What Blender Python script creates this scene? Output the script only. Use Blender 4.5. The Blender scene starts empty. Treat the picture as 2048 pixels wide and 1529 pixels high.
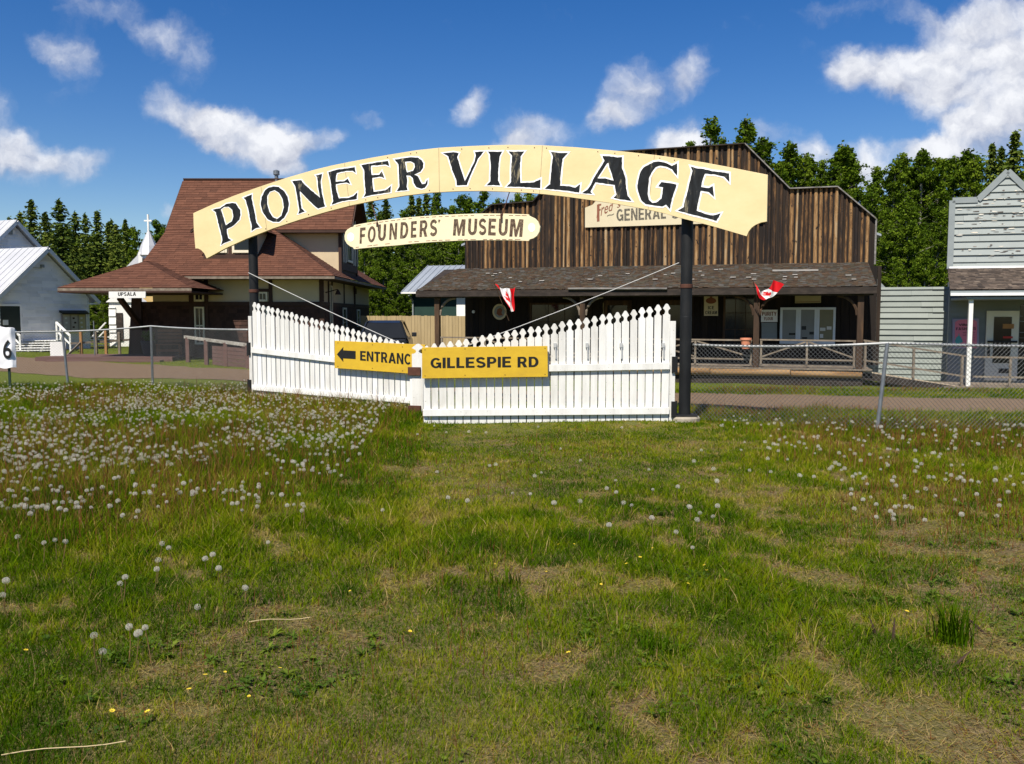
import bpy, math, random
import numpy as np
from math import sin, cos, tan, pi, radians, sqrt, atan2, floor, ceil
from mathutils import Vector, Matrix

random.seed(7)
RNG = np.random.default_rng(11)
SC = bpy.context.scene
COL = SC.collection

# ------------------------------------------------------------------ camera
FPX, PITCH, EYE = 1737.0, radians(4.36), 1.6
cam = bpy.data.cameras.new("camera")
cam_o = bpy.data.objects.new("camera", cam)
COL.objects.link(cam_o)
cam.sensor_width = 36.0
cam.lens = FPX / 2048 * 36.0
cam.clip_start, cam.clip_end = 0.05, 3000
cam_o.location = (0, 0, EYE)
cam_o.rotation_euler = (pi / 2 - PITCH, 0, 0)
SC.camera = cam_o

# ------------------------------------------------------------------ exposure, sun, sky
SC.view_settings.view_transform = 'Standard'
SC.view_settings.look = 'None'
SC.view_settings.exposure = 0.62
SC.view_settings.gamma = 1.0
SUN_EL, SUN_AZ = radians(54), radians(-157)      # azimuth measured from +Y towards +X
sd = Vector((sin(SUN_AZ) * cos(SUN_EL), cos(SUN_AZ) * cos(SUN_EL), sin(SUN_EL)))
sun = bpy.data.lights.new("sun", 'SUN')
sun.energy, sun.angle, sun.color = 5.0, radians(0.53), (1.0, 0.925, 0.81)
sun_o = bpy.data.objects.new("sun", sun)
COL.objects.link(sun_o)
sun_o.rotation_euler = (-sd).to_track_quat('-Z', 'Y').to_euler()


def ray(px, py):
    u, v = (px - 1024) / FPX, -(py - 764.5) / FPX
    return Vector((u, v * sin(PITCH) + cos(PITCH), v * cos(PITCH) - sin(PITCH)))


def at(px, py, d):
    r = ray(px, py)
    return Vector((0, 0, EYE)) + r * (d / r.y)


def on_plane(px, py, p0, n):
    r = ray(px, py)
    o = Vector((0, 0, EYE))
    return o + r * ((Vector(p0) - o).dot(n) / r.dot(n))


world = bpy.data.worlds.new("World")
SC.world = world
world.use_nodes = True
NT = world.node_tree
NT.nodes.clear()


def nd(t, kind, **kw):
    n = t.nodes.new(kind)
    for k, v in kw.items():
        setattr(n, k, v)
    return n


def mathn(t, op, a, b=None, c=None, clamp=False):
    n = t.nodes.new('ShaderNodeMath')
    n.operation = op
    n.use_clamp = clamp
    for i, x in enumerate((a, b, c)):
        if x is None:
            continue
        if isinstance(x, (int, float)):
            n.inputs[i].default_value = x
        else:
            t.links.new(x, n.inputs[i])
    return n.outputs[0]


def build_sky():
    t = NT
    out = nd(t, 'ShaderNodeOutputWorld')
    sky = nd(t, 'ShaderNodeTexSky')
    sky.sky_type = 'NISHITA'
    sky.sun_disc = False
    sky.sun_elevation = SUN_EL
    sky.sun_rotation = SUN_AZ
    sky.altitude = 300
    sky.air_density = 1.0
    sky.dust_density = 0.25
    sky.ozone_density = 2.2
    hs = nd(t, 'ShaderNodeHueSaturation')
    hs.inputs['Hue'].default_value = 0.513
    hs.inputs['Saturation'].default_value = 1.42
    hs.inputs['Value'].default_value = 1.0
    t.links.new(sky.outputs[0], hs.inputs['Color'])
    bg = nd(t, 'ShaderNodeBackground')
    bg.inputs[1].default_value = 0.070
    t.links.new(hs.outputs[0], bg.inputs[0])
    # clouds live on the directions of the sky
    tc = nd(t, 'ShaderNodeTexCoord')
    sx = nd(t, 'ShaderNodeSeparateXYZ')
    t.links.new(tc.outputs['Generated'], sx.inputs[0])
    yy = mathn(t, 'MAXIMUM', sx.outputs[1], 0.02)
    u = mathn(t, 'DIVIDE', sx.outputs[0], yy)
    v = mathn(t, 'DIVIDE', sx.outputs[2], yy)
    cv = nd(t, 'ShaderNodeCombineXYZ')
    t.links.new(u, cv.inputs[0])
    t.links.new(v, cv.inputs[1])
    nz = nd(t, 'ShaderNodeTexNoise')
    nz.inputs['Scale'].default_value = 16
    nz.inputs['Detail'].default_value = 5
    nz.inputs['Roughness'].default_value = 0.6
    t.links.new(cv.outputs[0], nz.inputs['Vector'])
    sub = nd(t, 'ShaderNodeVectorMath', operation='SUBTRACT')
    t.links.new(nz.outputs['Color'], sub.inputs[0])
    sub.inputs[1].default_value = (0.5, 0.5, 0.5)
    scl = nd(t, 'ShaderNodeVectorMath', operation='SCALE')
    t.links.new(sub.outputs[0], scl.inputs[0])
    scl.inputs['Scale'].default_value = 0.055
    add = nd(t, 'ShaderNodeVectorMath', operation='ADD')
    t.links.new(cv.outputs[0], add.inputs[0])
    t.links.new(scl.outputs[0], add.inputs[1])
    Pd = add.outputs[0]
    # px, py, half width, half height, tilt (deg, + = right side down), strength
    blobs = [(130, 100, 105, 40, 20, .56), (230, 30, 120, 45, 15, .40), (370, 95, 48, 75, -25, .56), (300, 85, 50, 40, 40, .32),
             (320, 215, 45, 45, 45, .55), (410, 250, 75, 48, 15, 1.15), (490, 270, 90, 60, 24, 1.2), (565, 285, 60, 55, 10, 1.1), (655, 285, 50, 28, 0, .6),
             (25, 315, 95, 62, 8, .95), (150, 322, 70, 45, 0, .78), (575, 345, 60, 22, 0, .5), (545, 170, 40, 20, 0, .0),
             (942, 212, 50, 34, -35, .7), (735, 242, 45, 18, 0, .45), (1075, 265, 85, 38, 0, .75), (1010, 285, 60, 20, 0, .5),
             (1265, 185, 75, 65, -35, .74), (1390, 150, 45, 62, 30, .62), (1215, 235, 50, 35, 0, .55),
             (1345, 285, 70, 45, 0, 1.15), (1400, 290, 50, 25, 0, .7), (1530, 262, 50, 38, 0, .5), (1600, 285, 50, 30, 0, .45),
             (1790, 150, 125, 58, 0, 1.0), (1900, 120, 125, 75, -10, 1.0), (2010, 165, 130, 75, 0, 1.0), (1970, 25, 130, 45, -10, .7), (1790, 20, 110, 30, 10, .42),
             (1690, 130, 50, 50, 0, .6), (1870, 215, 60, 40, -15, .75), (1935, 250, 60, 24, 0, 1.2), (2010, 235, 80, 70, 0, .85), (1920, 300, 110, 40, 0, .8),
             (1735, 330, 60, 55, 40, 1.0), (1630, 320, 60, 35, 0, .7), (1850, 300, 80, 30, 0, .8), (1670, 30, 60, 30, 0, .4), (350, 425, 40, 25, 0, .6), (1000, 395, 80, 20, 0, .7), (2120, 90, 130, 100, 0, 1.0),
             (-120, 200, 160, 70, 0, .8), (2300, 240, 160, 80, 0, .9), (-260, 60, 150, 60, 0, .6)]
    acc = None
    shade = None
    for (px, py, hw, hh, tilt, s) in blobs:
        if s <= 0:
            continue
        r = ray(px, py)
        m = nd(t, 'ShaderNodeMapping', vector_type='TEXTURE')
        m.inputs['Location'].default_value = (r.x / r.y, r.z / r.y, 0)
        m.inputs['Rotation'].default_value = (0, 0, -radians(tilt))
        m.inputs['Scale'].default_value = (hw * 1.36 / FPX, hh * 1.36 / FPX, 1)
        t.links.new(Pd, m.inputs['Vector'])
        ln = nd(t, 'ShaderNodeVectorMath', operation='LENGTH')
        t.links.new(m.outputs[0], ln.inputs[0])
        b = nd(t, 'ShaderNodeMapRange', interpolation_type='SMOOTHSTEP')
        t.links.new(ln.outputs['Value'], b.inputs['Value'])
        b.inputs['From Min'].default_value = 0.15
        b.inputs['From Max'].default_value = 1.0
        b.inputs['To Min'].default_value = s
        b.inputs['To Max'].default_value = 0
        s2 = nd(t, 'ShaderNodeSeparateXYZ')
        t.links.new(m.outputs[0], s2.inputs[0])
        w = mathn(t, 'MULTIPLY', b.outputs[0], s2.outputs[1])
        acc = b.outputs[0] if acc is None else mathn(t, 'ADD', acc, b.outputs[0])
        shade = w if shade is None else mathn(t, 'ADD', shade, w)
    fb = nd(t, 'ShaderNodeTexNoise')
    fb.inputs['Scale'].default_value = 17
    fb.inputs['Detail'].default_value = 8
    fb.inputs['Roughness'].default_value = 0.57
    t.links.new(Pd, fb.inputs['Vector'])
    off = nd(t, 'ShaderNodeVectorMath', operation='ADD')
    t.links.new(Pd, off.inputs[0])
    off.inputs[1].default_value = (-0.006, 0.011, 0)
    fb2 = nd(t, 'ShaderNodeTexNoise')
    fb2.inputs['Scale'].default_value = 17
    fb2.inputs['Detail'].default_value = 8
    fb2.inputs['Roughness'].default_value = 0.57
    t.links.new(off.outputs[0], fb2.inputs['Vector'])
    n0 = mathn(t, 'SUBTRACT', fb.outputs['Fac'], 0.5)
    dens = mathn(t, 'ADD', mathn(t, 'MINIMUM', acc, 1.08), mathn(t, 'MULTIPLY', n0, 1.15))
    al = nd(t, 'ShaderNodeMapRange', interpolation_type='SMOOTHSTEP')
    t.links.new(dens, al.inputs['Value'])
    al.inputs['From Min'].default_value = 0.12
    al.inputs['From Max'].default_value = 1.16
    gate = nd(t, 'ShaderNodeMapRange')
    t.links.new(sx.outputs[1], gate.inputs['Value'])
    gate.inputs['From Min'].default_value = 0.1
    gate.inputs['From Max'].default_value = 0.3
    alpha = mathn(t, 'MULTIPLY', mathn(t, 'MULTIPLY', al.outputs[0], gate.outputs[0]), 0.97)
    em = mathn(t, 'MULTIPLY', mathn(t, 'SUBTRACT', fb.outputs['Fac'], fb2.outputs['Fac']), 2.3)
    lit = mathn(t, 'ADD', mathn(t, 'ADD', mathn(t, 'MULTIPLY', shade, 0.42), em), mathn(t, 'MULTIPLY', acc, 0.22))
    lit = mathn(t, 'ADD', lit, 0.36, clamp=True)
    cr = nd(t, 'ShaderNodeValToRGB')
    cr.color_ramp.elements[0].position = 0.0
    cr.color_ramp.elements[0].color = (0.31, 0.34, 0.44, 1)
    cr.color_ramp.elements[1].position = 0.95
    cr.color_ramp.elements[1].color = (0.74, 0.75, 0.78, 1)
    t.links.new(lit, cr.inputs[0])
    bc = nd(t, 'ShaderNodeBackground')
    t.links.new(cr.outputs[0], bc.inputs[0])
    bc.inputs[1].default_value = 0.84
    mx = nd(t, 'ShaderNodeMixShader')
    t.links.new(alpha, mx.inputs[0])
    t.links.new(bg.outputs[0], mx.inputs[1])
    t.links.new(bc.outputs[0], mx.inputs[2])
    t.links.new(mx.outputs[0], out.inputs[0])


build_sky()

# ------------------------------------------------------------------ materials


def hexc(s):
    def f(c):
        c /= 255
        return c / 12.92 if c <= .04045 else ((c + .055) / 1.055) ** 2.4
    return tuple(f(int(s[i:i + 2], 16)) for i in (0, 2, 4))


def mat(name, cols, scale=(4, 4, 4), rough=.75, rnd=0.0, detail=6, bump=0.0, bscale=None, spec=.3, metal=0.0, trans=0.0, nrough=.6, dist=0.0, fine=None):
    """cols: stops of a ramp driven by noise (object coords) mixed with the per-face random attribute rnd."""
    m = bpy.data.materials.new(name)
    m.use_nodes = True
    t = m.node_tree
    b = t.nodes['Principled BSDF']
    b.inputs['Roughness'].default_value = rough
    b.inputs['Specular IOR Level'].default_value = spec
    b.inputs['Metallic'].default_value = metal
    if isinstance(cols[0], (int, float)):
        cols = [cols, tuple(c * .82 for c in cols)]
    tc = nd(t, 'ShaderNodeTexCoord')
    mp = nd(t, 'ShaderNodeMapping')
    mp.inputs['Scale'].default_value = scale
    t.links.new(tc.outputs['Object'], mp.inputs[0])
    nz = nd(t, 'ShaderNodeTexNoise')
    nz.inputs['Scale'].default_value = 1.0
    nz.inputs['Detail'].default_value = detail
    nz.inputs['Roughness'].default_value = nrough
    nz.inputs['Distortion'].default_value = dist
    fac0 = nz.outputs['Fac']
    vec = mp.outputs[0]
    if rnd:
        at_ = nd(t, 'ShaderNodeAttribute', attribute_name='rnd')
        sc = nd(t, 'ShaderNodeVectorMath', operation='ADD')
        cb = nd(t, 'ShaderNodeCombineXYZ')
        k = mathn(t, 'MULTIPLY', at_.outputs['Fac'], 37.0)
        for i in range(3):
            t.links.new(k, cb.inputs[i])
        t.links.new(mp.outputs[0], sc.inputs[0])
        t.links.new(cb.outputs[0], sc.inputs[1])
        vec = sc.outputs[0]
    t.links.new(vec, nz.inputs['Vector'])
    st = mathn(t, 'ADD', mathn(t, 'MULTIPLY', mathn(t, 'SUBTRACT', fac0, .5), 1.9), .5, clamp=True)
    fac = st
    if rnd:
        fac = mathn(t, 'ADD', mathn(t, 'MULTIPLY', st, 1 - rnd), mathn(t, 'MULTIPLY', at_.outputs['Fac'], rnd), clamp=True)
    cr = nd(t, 'ShaderNodeValToRGB')
    e = cr.color_ramp.elements
    n = len(cols)
    for i, c in enumerate(cols):
        p = i / (n - 1)
        if len(c) == 4:
            p, c = c[3], c[:3]
        if i == 0:
            x = e[0]
            x.position = p
        elif i == n - 1:
            x = e[len(e) - 1]
            x.position = p
        else:
            x = e.new(p)
        x.color = (*c, 1)
    t.links.new(fac, cr.inputs[0])
    col = cr.outputs[0]
    if fine:
        n3 = nd(t, 'ShaderNodeTexNoise')
        n3.inputs['Scale'].default_value = fine[0]
        n3.inputs['Detail'].default_value = 4
        t.links.new(tc.outputs['Object'], n3.inputs['Vector'])
        ms = nd(t, 'ShaderNodeMapRange')
        t.links.new(n3.outputs['Fac'], ms.inputs['Value'])
        ms.inputs['From Min'].default_value = fine[1]
        ms.inputs['From Max'].default_value = fine[1] + .06
        mc = nd(t, 'ShaderNodeMix', data_type='RGBA')
        t.links.new(ms.outputs[0], mc.inputs[0])
        t.links.new(col, mc.inputs[6])
        mc.inputs[7].default_value = (*fine[2], 1)
        col = mc.outputs[2]
    t.links.new(col, b.inputs['Base Color'])
    if bump:
        n2 = nd(t, 'ShaderNodeTexNoise')
        n2.inputs['Scale'].default_value = 1.0
        n2.inputs['Detail'].default_value = 5
        m2 = nd(t, 'ShaderNodeMapping')
        m2.inputs['Scale'].default_value = bscale or tuple(s * 3 for s in scale)
        t.links.new(tc.outputs['Object'], m2.inputs[0])
        t.links.new(m2.outputs[0], n2.inputs['Vector'])
        bp = nd(t, 'ShaderNodeBump')
        bp.inputs['Strength'].default_value = min(1, bump * 10)
        bp.inputs['Distance'].default_value = bump * .1
        t.links.new(n2.outputs['Fac'], bp.inputs['Height'])
        t.links.new(bp.outputs[0], b.inputs['Normal'])
    if trans:
        tr = nd(t, 'ShaderNodeBsdfTranslucent')
        t.links.new(col, tr.inputs[0])
        mx = nd(t, 'ShaderNodeMixShader')
        mx.inputs[0].default_value = trans
        t.links.new(b.outputs[0], mx.inputs[1])
        t.links.new(tr.outputs[0], mx.inputs[2])
        t.links.new(mx.outputs[0], t.nodes['Material Output'].inputs[0])
    return m


def attr_mat(name, stops, rough=.8, spec=.15, trans=0.0, attr='rnd', jitter=0.0):
    m = bpy.data.materials.new(name)
    m.use_nodes = True
    t = m.node_tree
    b = t.nodes['Principled BSDF']
    b.inputs['Roughness'].default_value = rough
    b.inputs['Specular IOR Level'].default_value = spec
    a = nd(t, 'ShaderNodeAttribute', attribute_name=attr)
    cr = nd(t, 'ShaderNodeValToRGB')
    e = cr.color_ramp.elements
    for i, (p, c) in enumerate(stops):
        x = e[0] if i == 0 else (e[len(e) - 1] if i == len(stops) - 1 else e.new(p))
        x.position = p
        x.color = (*c, 1)
    f = a.outputs['Fac']
    if jitter:
        tc = nd(t, 'ShaderNodeTexCoord')
        oi = nd(t, 'ShaderNodeObjectInfo')
        f = mathn(t, 'ADD', f, mathn(t, 'MULTIPLY', mathn(t, 'SUBTRACT', oi.outputs['Random'], .5), jitter), clamp=True)
    t.links.new(f, cr.inputs[0])
    t.links.new(cr.outputs[0], b.inputs['Base Color'])
    if trans:
        tr = nd(t, 'ShaderNodeBsdfTranslucent')
        t.links.new(cr.outputs[0], tr.inputs[0])
        mx = nd(t, 'ShaderNodeMixShader')
        mx.inputs[0].default_value = trans
        t.links.new(b.outputs[0], mx.inputs[1])
        t.links.new(tr.outputs[0], mx.inputs[2])
        t.links.new(mx.outputs[0], t.nodes['Material Output'].inputs[0])
    return m


WHITE = mat('white_paint', [(.74, .74, .72), (.62, .62, .59)], (3, 3, 1.2), .55, fine=(60, .70, (.42, .40, .36)), bump=.02)
PICKET = mat('picket_paint', [(.80, .80, .77), (.72, .72, .69), (.60, .595, .56), (.45, .43, .38)], (6, 6, 1.1), .6, rnd=.30, detail=9, nrough=.7, fine=(38, .675, (.26, .235, .20)), bump=.02)
TRIMW = mat('trim_white', [(.82, .82, .80), (.68, .68, .66)], (2, 2, 2), .6)
CREAM = mat('cream_board', [(.75, .625, .36), (.70, .565, .305), (.64, .50, .26)], (1.3, 1.3, 2.3), .55, detail=9, nrough=.7, fine=(38, .73, (.60, .50, .30)))
CREAM2 = mat('cream_small_board', [(.80, .71, .48), (.76, .665, .42)], (1.3, 1.3, 1.3), .5)
CREAM3 = mat('cream_store_board', [(.62, .55, .38), (.54, .475, .32)], (1, 1, 1), .6)
LETTERW = mat('white_letter_outline', [(.90, .90, .88), (.84, .84, .82)], (3, 3, 3), .5)
LETTERB = mat('black_letter_paint', [(.008, .008, .009), (.012, .013, .014), (.02, .023, .026), (.34, .29, .18, .90)], (5, 5, 1.3), .65, spec=.12, detail=8, nrough=.7, dist=1.5, bump=.04, bscale=(14, 14, 30))
LETTERF = mat('flaking_letter_paint', [(.02, .014, .012), (.05, .03, .02), (.16, .11, .07), (.62, .55, .4)], (26, 26, 20), .7, detail=8, nrough=.75)
LETTERK = mat('black_vinyl_letter', [(.01, .01, .01), (.02, .02, .02)], (5, 5, 5), .4)
YELLOW = mat('yellow_sign_paint', [(.64, .43, .032), (.56, .36, .026), (.47, .30, .03)], (3, 3, 5), .5, detail=9, nrough=.72, fine=(24, .74, (.40, .26, .03)))
BLACKM = mat('black_steel', [(.007, .007, .008), (.012, .013, .014), (.022, .022, .022)], (5, 5, 2), .55, bump=.02, spec=.22)
RUST = mat('rusty_iron', [(.05, .02, .012), (.10, .04, .025)], (9, 9, 9), .8)
GALV = mat('galvanised_steel', [(.24, .26, .28), (.15, .165, .18)], (14, 14, 14), .45, metal=.55)
WIREM = mat('chain_wire', [(.10, .105, .105), (.16, .165, .165)], (3, 3, 3), .6, spec=.15)
RAILM = mat('pale_top_rail', [(.42, .43, .42), (.26, .27, .27)], (6, 6, 6), .5, metal=.2)
CABLE = mat('pale_cable', [(.44, .44, .42), (.36, .36, .35)], (6, 6, 6), .6)
CONC = mat('concrete', [(.36, .32, .25), (.26, .23, .18)], (6, 6, 6), .9, bump=.05)
BATTEN = mat('weathered_slab_wood', [(.007, .006, .006, 0), (.016, .011, .009, .30), (.055, .030, .015, .43), (.175, .09, .034, .55), (.31, .185, .08, .69), (.36, .275, .17, .84), (.20, .19, .175, 1)], (13, 13, 1.5), .85, rnd=.42, detail=9, nrough=.72, bump=.05, bscale=(40, 40, 4), fine=(7, .64, (.010, .008, .008)))
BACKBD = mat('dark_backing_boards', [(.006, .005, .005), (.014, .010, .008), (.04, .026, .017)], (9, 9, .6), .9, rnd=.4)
GREYWD = mat('grey_weathered_wood', [(.07, .066, .06), (.17, .16, .15), (.30, .285, .26)], (3, 9, 9), .9, detail=8)
DARKWD = mat('dark_weathered_wood', [(.012, .010, .009), (.028, .021, .017), (.065, .05, .04)], (3, 8, 8), .85, detail=8)
POSTWD = mat('brown_post_wood', [(.018, .011, .008), (.05, .029, .017), (.12, .065, .03)], (7, 7, 1), .8, detail=7)
LOGWD = mat('orange_log_wood', [(.05, .03, .018), (.20, .11, .045), (.30, .19, .09), (.09, .06, .04)], (.9, 7, 11), .85, detail=8, nrough=.7)
RAILWD = mat('grey_rail_wood', [(.09, .072, .055), (.18, .145, .11), (.25, .215, .17)], (6, 6, 6), .85)
CEDAR = mat('old_cedar_shingle', [(.025, .021, .019), (.07, .055, .045), (.13, .10, .078), (.21, .17, .13)], (7, 7, 7), .9, rnd=.62, detail=5)
CEDARM = mat('mossy_cedar_shingle', [(.028, .022, .02), (.068, .052, .042), (.105, .066, .040), (.085, .076, .055), (.115, .108, .10), (.19, .15, .115)], (1.6, 2.6, 2.6), .9, rnd=.58, detail=7, nrough=.7)
PATCHW = mat('fresh_patch_shingle', [(.33, .32, .30), (.24, .23, .21)], (5, 5, 5), .7)
ASPH = mat('red_brown_asphalt_shingle', [(.058, .024, .014), (.098, .039, .022), (.142, .060, .035)], (2.6, 2.6, 2.6), .9, rnd=.42, detail=6, nrough=.7)
STUCCO = mat('cream_stucco', [(.56, .46, .30), (.49, .40, .26)], (2, 2, 2), .9, bump=.02, bscale=(60, 60, 60))
BROWNT = mat('brown_timber_trim', [(.035, .017, .012), (.06, .03, .02)], (5, 5, 2), .75)
BROWNS = mat('brown_wall_shingle', [(.022, .011, .008), (.05, .024, .017), (.075, .036, .026)], (6, 6, 6), .85, rnd=.6)
BROWNB = mat('purple_brown_boards', [(.085, .045, .038), (.125, .07, .06), (.06, .035, .03)], (3, 3, 8), .85, rnd=.3)
BENCHW = mat('red_brown_bench_wood', [(.13, .05, .025), (.20, .08, .04)], (4, 12, 12), .7)
GLASS = mat('dark_window_glass', [(.010, .011, .012), (.016, .018, .02)], (1, 1, 1), .08, spec=.32)
FRAMEC = mat('cream_window_frame', [(.74, .68, .52), (.64, .58, .44)], (4, 4, 4), .6)
BRICKW = None
METALR = mat('white_metal_roof', [(.50, .51, .53), (.40, .41, .43)], (.8, .8, .8), .45, metal=.1)
METALG = mat('grey_ribbed_metal_roof', [(.36, .40, .44), (.28, .31, .35)], (.7, .7, .7), .4, metal=.3)
GREENW = mat('dark_green_siding', [(.010, .032, .026), (.016, .045, .036)], (2, 2, 2), .7)
GREYCL = mat('grey_green_clapboard', [(.21, .24, .225), (.255, .285, .265), (.185, .212, .198)], (1.6, 1.6, 3), .7, rnd=.45, bump=.02)
GREYPEEL = mat('peeling_grey_clapboard', [(.245, .275, .27), (.30, .33, .32), (.265, .295, .288)], (1.6, 1.6, 3), .75, rnd=.5, bump=.02)
GREYTR = mat('grey_trim_board', [(.20, .23, .24), (.25, .28, .285)], (2, 2, 6), .7)
YELWD = mat('pale_fence_boards', [(.30, .225, .115), (.38, .29, .155), (.24, .18, .095)], (6, 6, 1), .85, rnd=.5)
TARP = mat('white_sign_cloth', [(.86, .86, .88), (.78, .78, .80)], (2, 2, 2), .5)
PINK = mat('pink_poster', [(.55, .16, .24), (.50, .14, .21)], (2, 2, 2), .6)
LILAC = mat('lilac_poster_edge', [(.26, .24, .34), (.22, .20, .30)], (2, 2, 2), .6)
TEAL = mat('teal_print', [(.05, .24, .27), (.07, .28, .30)], (3, 3, 3), .6)
PAPER = mat('notice_paper', [(.62, .63, .60), (.54, .55, .52)], (3, 3, 3), .7)
PAPERY = mat('yellow_notice_paper', [(.46, .40, .22), (.40, .34, .18)], (3, 3, 3), .7)
ALU = mat('pale_aluminium_frame', [(.62, .66, .70), (.54, .58, .62)], (3, 3, 3), .4, metal=.1)
TERRA = mat('terracotta', [(.62, .24, .14), (.52, .19, .11)], (5, 5, 5), .8)
REDP = mat('red_print', [(.42, .03, .025), (.34, .025, .02)], (3, 3, 3), .6)
BROWNP = mat('brown_red_print', [(.24, .085, .05), (.19, .07, .04)], (9, 9, 9), .7)
CARP = mat('black_car_paint', [(.012, .014, .018), (.018, .02, .024)], (2, 2, 2), .2, spec=.6)
RUBBER = mat('tyre_rubber', [(.012, .012, .012), (.02, .02, .02)], (4, 4, 4), .85)
REDL = mat('red_lens', [(.35, .01, .01), (.3, .01, .01)], (3, 3, 3), .2)
BUTTER = mat('buttery_yellow_wall', [(.72, .50, .18), (.66, .45, .16)], (2, 2, 2), .8)
ORANGEB = mat('orange_brown_wood', [(.34, .17, .06), (.28, .14, .05)], (3, 3, 3), .7)
BARK = mat('spruce_bark', [(.05, .038, .03), (.10, .08, .065)], (4, 4, 1), .9)
BARKP = mat('pale_poplar_bark', [(.26, .25, .20), (.15, .14, .11)], (3, 3, 1), .9)
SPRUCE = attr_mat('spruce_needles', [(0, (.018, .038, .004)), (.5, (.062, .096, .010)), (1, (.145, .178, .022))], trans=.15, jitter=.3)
ASPEN = attr_mat('poplar_leaves', [(0, (.025, .052, .003)), (.5, (.080, .134, .007)), (1, (.17, .235, .018))], trans=.30, rough=.65, spec=.06, jitter=.3)
FLAGM = attr_mat('flag_cloth', [(0, (.86, .86, .86)), (.49, (.86, .86, .86)), (.51, (.60, .012, .018)), (1, (.60, .012, .018))], rough=.6, trans=.15)
FLUFF = mat('dandelion_fluff', [(.76, .73, .64), (.56, .53, .46)], (40, 40, 40), .9, trans=.4)
STEM = mat('dandelion_stem', [(.16, .075, .035), (.12, .10, .03)], (20, 20, 3), .7)
YPETAL = mat('yellow_petals', [(.80, .62, .05), (.72, .50, .03)], (20, 20, 20), .6, trans=.2)
WEEDM = attr_mat('weed_leaves', [(0, (.028, .062, .006)), (.5, (.068, .118, .010)), (1, (.14, .185, .018))], rough=.55, spec=.2, trans=.25)
GRASSM = attr_mat('grass_blades', [(0, (.026, .070, .001)), (.28, (.084, .142, .001)), (.5, (.172, .205, .003)), (.66, (.25, .215, .024)), (.82, (.39, .29, .125)), (.93, (.18, .072, .024)), (1, (.14, .048, .018))], rough=.75, spec=.03, trans=.32)

# ------------------------------------------------------------------ mesh helpers


class MB:
    def __init__(s):
        s.v, s.f, s.r = [], [], []

    def add(s, vs, fs, r=None):
        o = len(s.v)
        s.v += [tuple(v) for v in vs]
        r = random.random() if r is None else r
        for f in fs:
            s.f.append(tuple(i + o for i in f))
            s.r.append(r)
        return s

    def box(s, x0, x1, y0, y1, z0, z1, r=None):
        vs = [(x, y, z) for z in (z0, z1) for y in (y0, y1) for x in (x0, x1)]
        return s.add(vs, [(0, 2, 3, 1), (4, 5, 7, 6), (0, 1, 5, 4), (2, 6, 7, 3), (0, 4, 6, 2), (1, 3, 7, 5)], r)

    def beam(s, p, q, w, h, up=(0, 0, 1), r=None):
        p, q = Vector(p), Vector(q)
        d = (q - p).normalized()
        up = Vector(up)
        a = d.cross(up)
        if a.length < 1e-4:
            a = d.cross(Vector((0, 1, 0)))
        a.normalize()
        b = a.cross(d)
        a, b = a * w / 2, b * h / 2
        vs = [p - a - b, p + a - b, p + a + b, p - a + b, q - a - b, q + a - b, q + a + b, q - a + b]
        return s.add(vs, [(0, 1, 2, 3), (7, 6, 5, 4), (0, 4, 5, 1), (1, 5, 6, 2), (2, 6, 7, 3), (3, 7, 4, 0)], r)

    def tube(s, pts, rad, n=8, r=None, caps=True):
        pts = [Vector(p) for p in pts]
        if not hasattr(rad, '__len__'):
            rad = [rad] * len(pts)
        vs, fs = [], []
        for i, p in enumerate(pts):
            d = (pts[min(i + 1, len(pts) - 1)] - pts[max(i - 1, 0)]).normalized()
            a = d.cross(Vector((0.03, 0.02, 1)) if abs(d.z) < .95 else Vector((1, 0, 0))).normalized()
            b = d.cross(a)
            for k in range(n):
                t = 2 * pi * k / n
                vs.append(p + (a * cos(t) + b * sin(t)) * rad[i])
        for i in range(len(pts) - 1):
            for k in range(n):
                k2 = (k + 1) % n
                fs.append((i * n + k, i * n + k2, (i + 1) * n + k2, (i + 1) * n + k))
        if caps:
            fs.append(tuple(range(n))[::-1])
            fs.append(tuple(range((len(pts) - 1) * n, len(pts) * n)))
        return s.add(vs, fs, r)

    def prism(s, pts, d, r=None):
        """pts: 3-D outline (concave allowed); extruded by vector d."""
        pts = [Vector(p) for p in pts]
        d = Vector(d)
        n = len(pts)
        fs = [tuple(range(n)), tuple(range(2 * n - 1, n - 1, -1))]
        fs += [((i + 1) % n, i, n + i, n + (i + 1) % n) for i in range(n)]
        return s.add(pts + [p + d for p in pts], fs, r)

    def lathe(s, c, prof, n=20, r=None):
        vs, fs = [], []
        for (rr, z) in prof:
            for k in range(n):
                t = 2 * pi * k / n
                vs.append((c[0] + rr * cos(t), c[1] + rr * sin(t), c[2] + z))
        for i in range(len(prof) - 1):
            for k in range(n):
                k2 = (k + 1) % n
                fs.append((i * n + k, i * n + k2, (i + 1) * n + k2, (i + 1) * n + k))
        fs.append(tuple(range(n))[::-1])
        fs.append(tuple(range((len(prof) - 1) * n, len(prof) * n)))
        return s.add(vs, fs, r)

    def build(s, name, m, parent=None, smooth=False, bevel=0.0):
        me = bpy.data.meshes.new(name)
        me.from_pydata(s.v, [], s.f)
        a = me.attributes.new('rnd', 'FLOAT', 'FACE')
        a.data.foreach_set('value', np.array(s.r, dtype=np.float32))
        me.materials.append(m)
        if smooth:
            me.polygons.foreach_set('use_smooth', [True] * len(me.polygons))
        me.update()
        o = bpy.data.objects.new(name, me)
        COL.objects.link(o)
        if parent:
            o.parent = parent
        if bevel:
            b = o.modifiers.new('bevel', 'BEVEL')
            b.width, b.segments, b.limit_method = bevel, 2, 'ANGLE'
        return o


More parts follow.
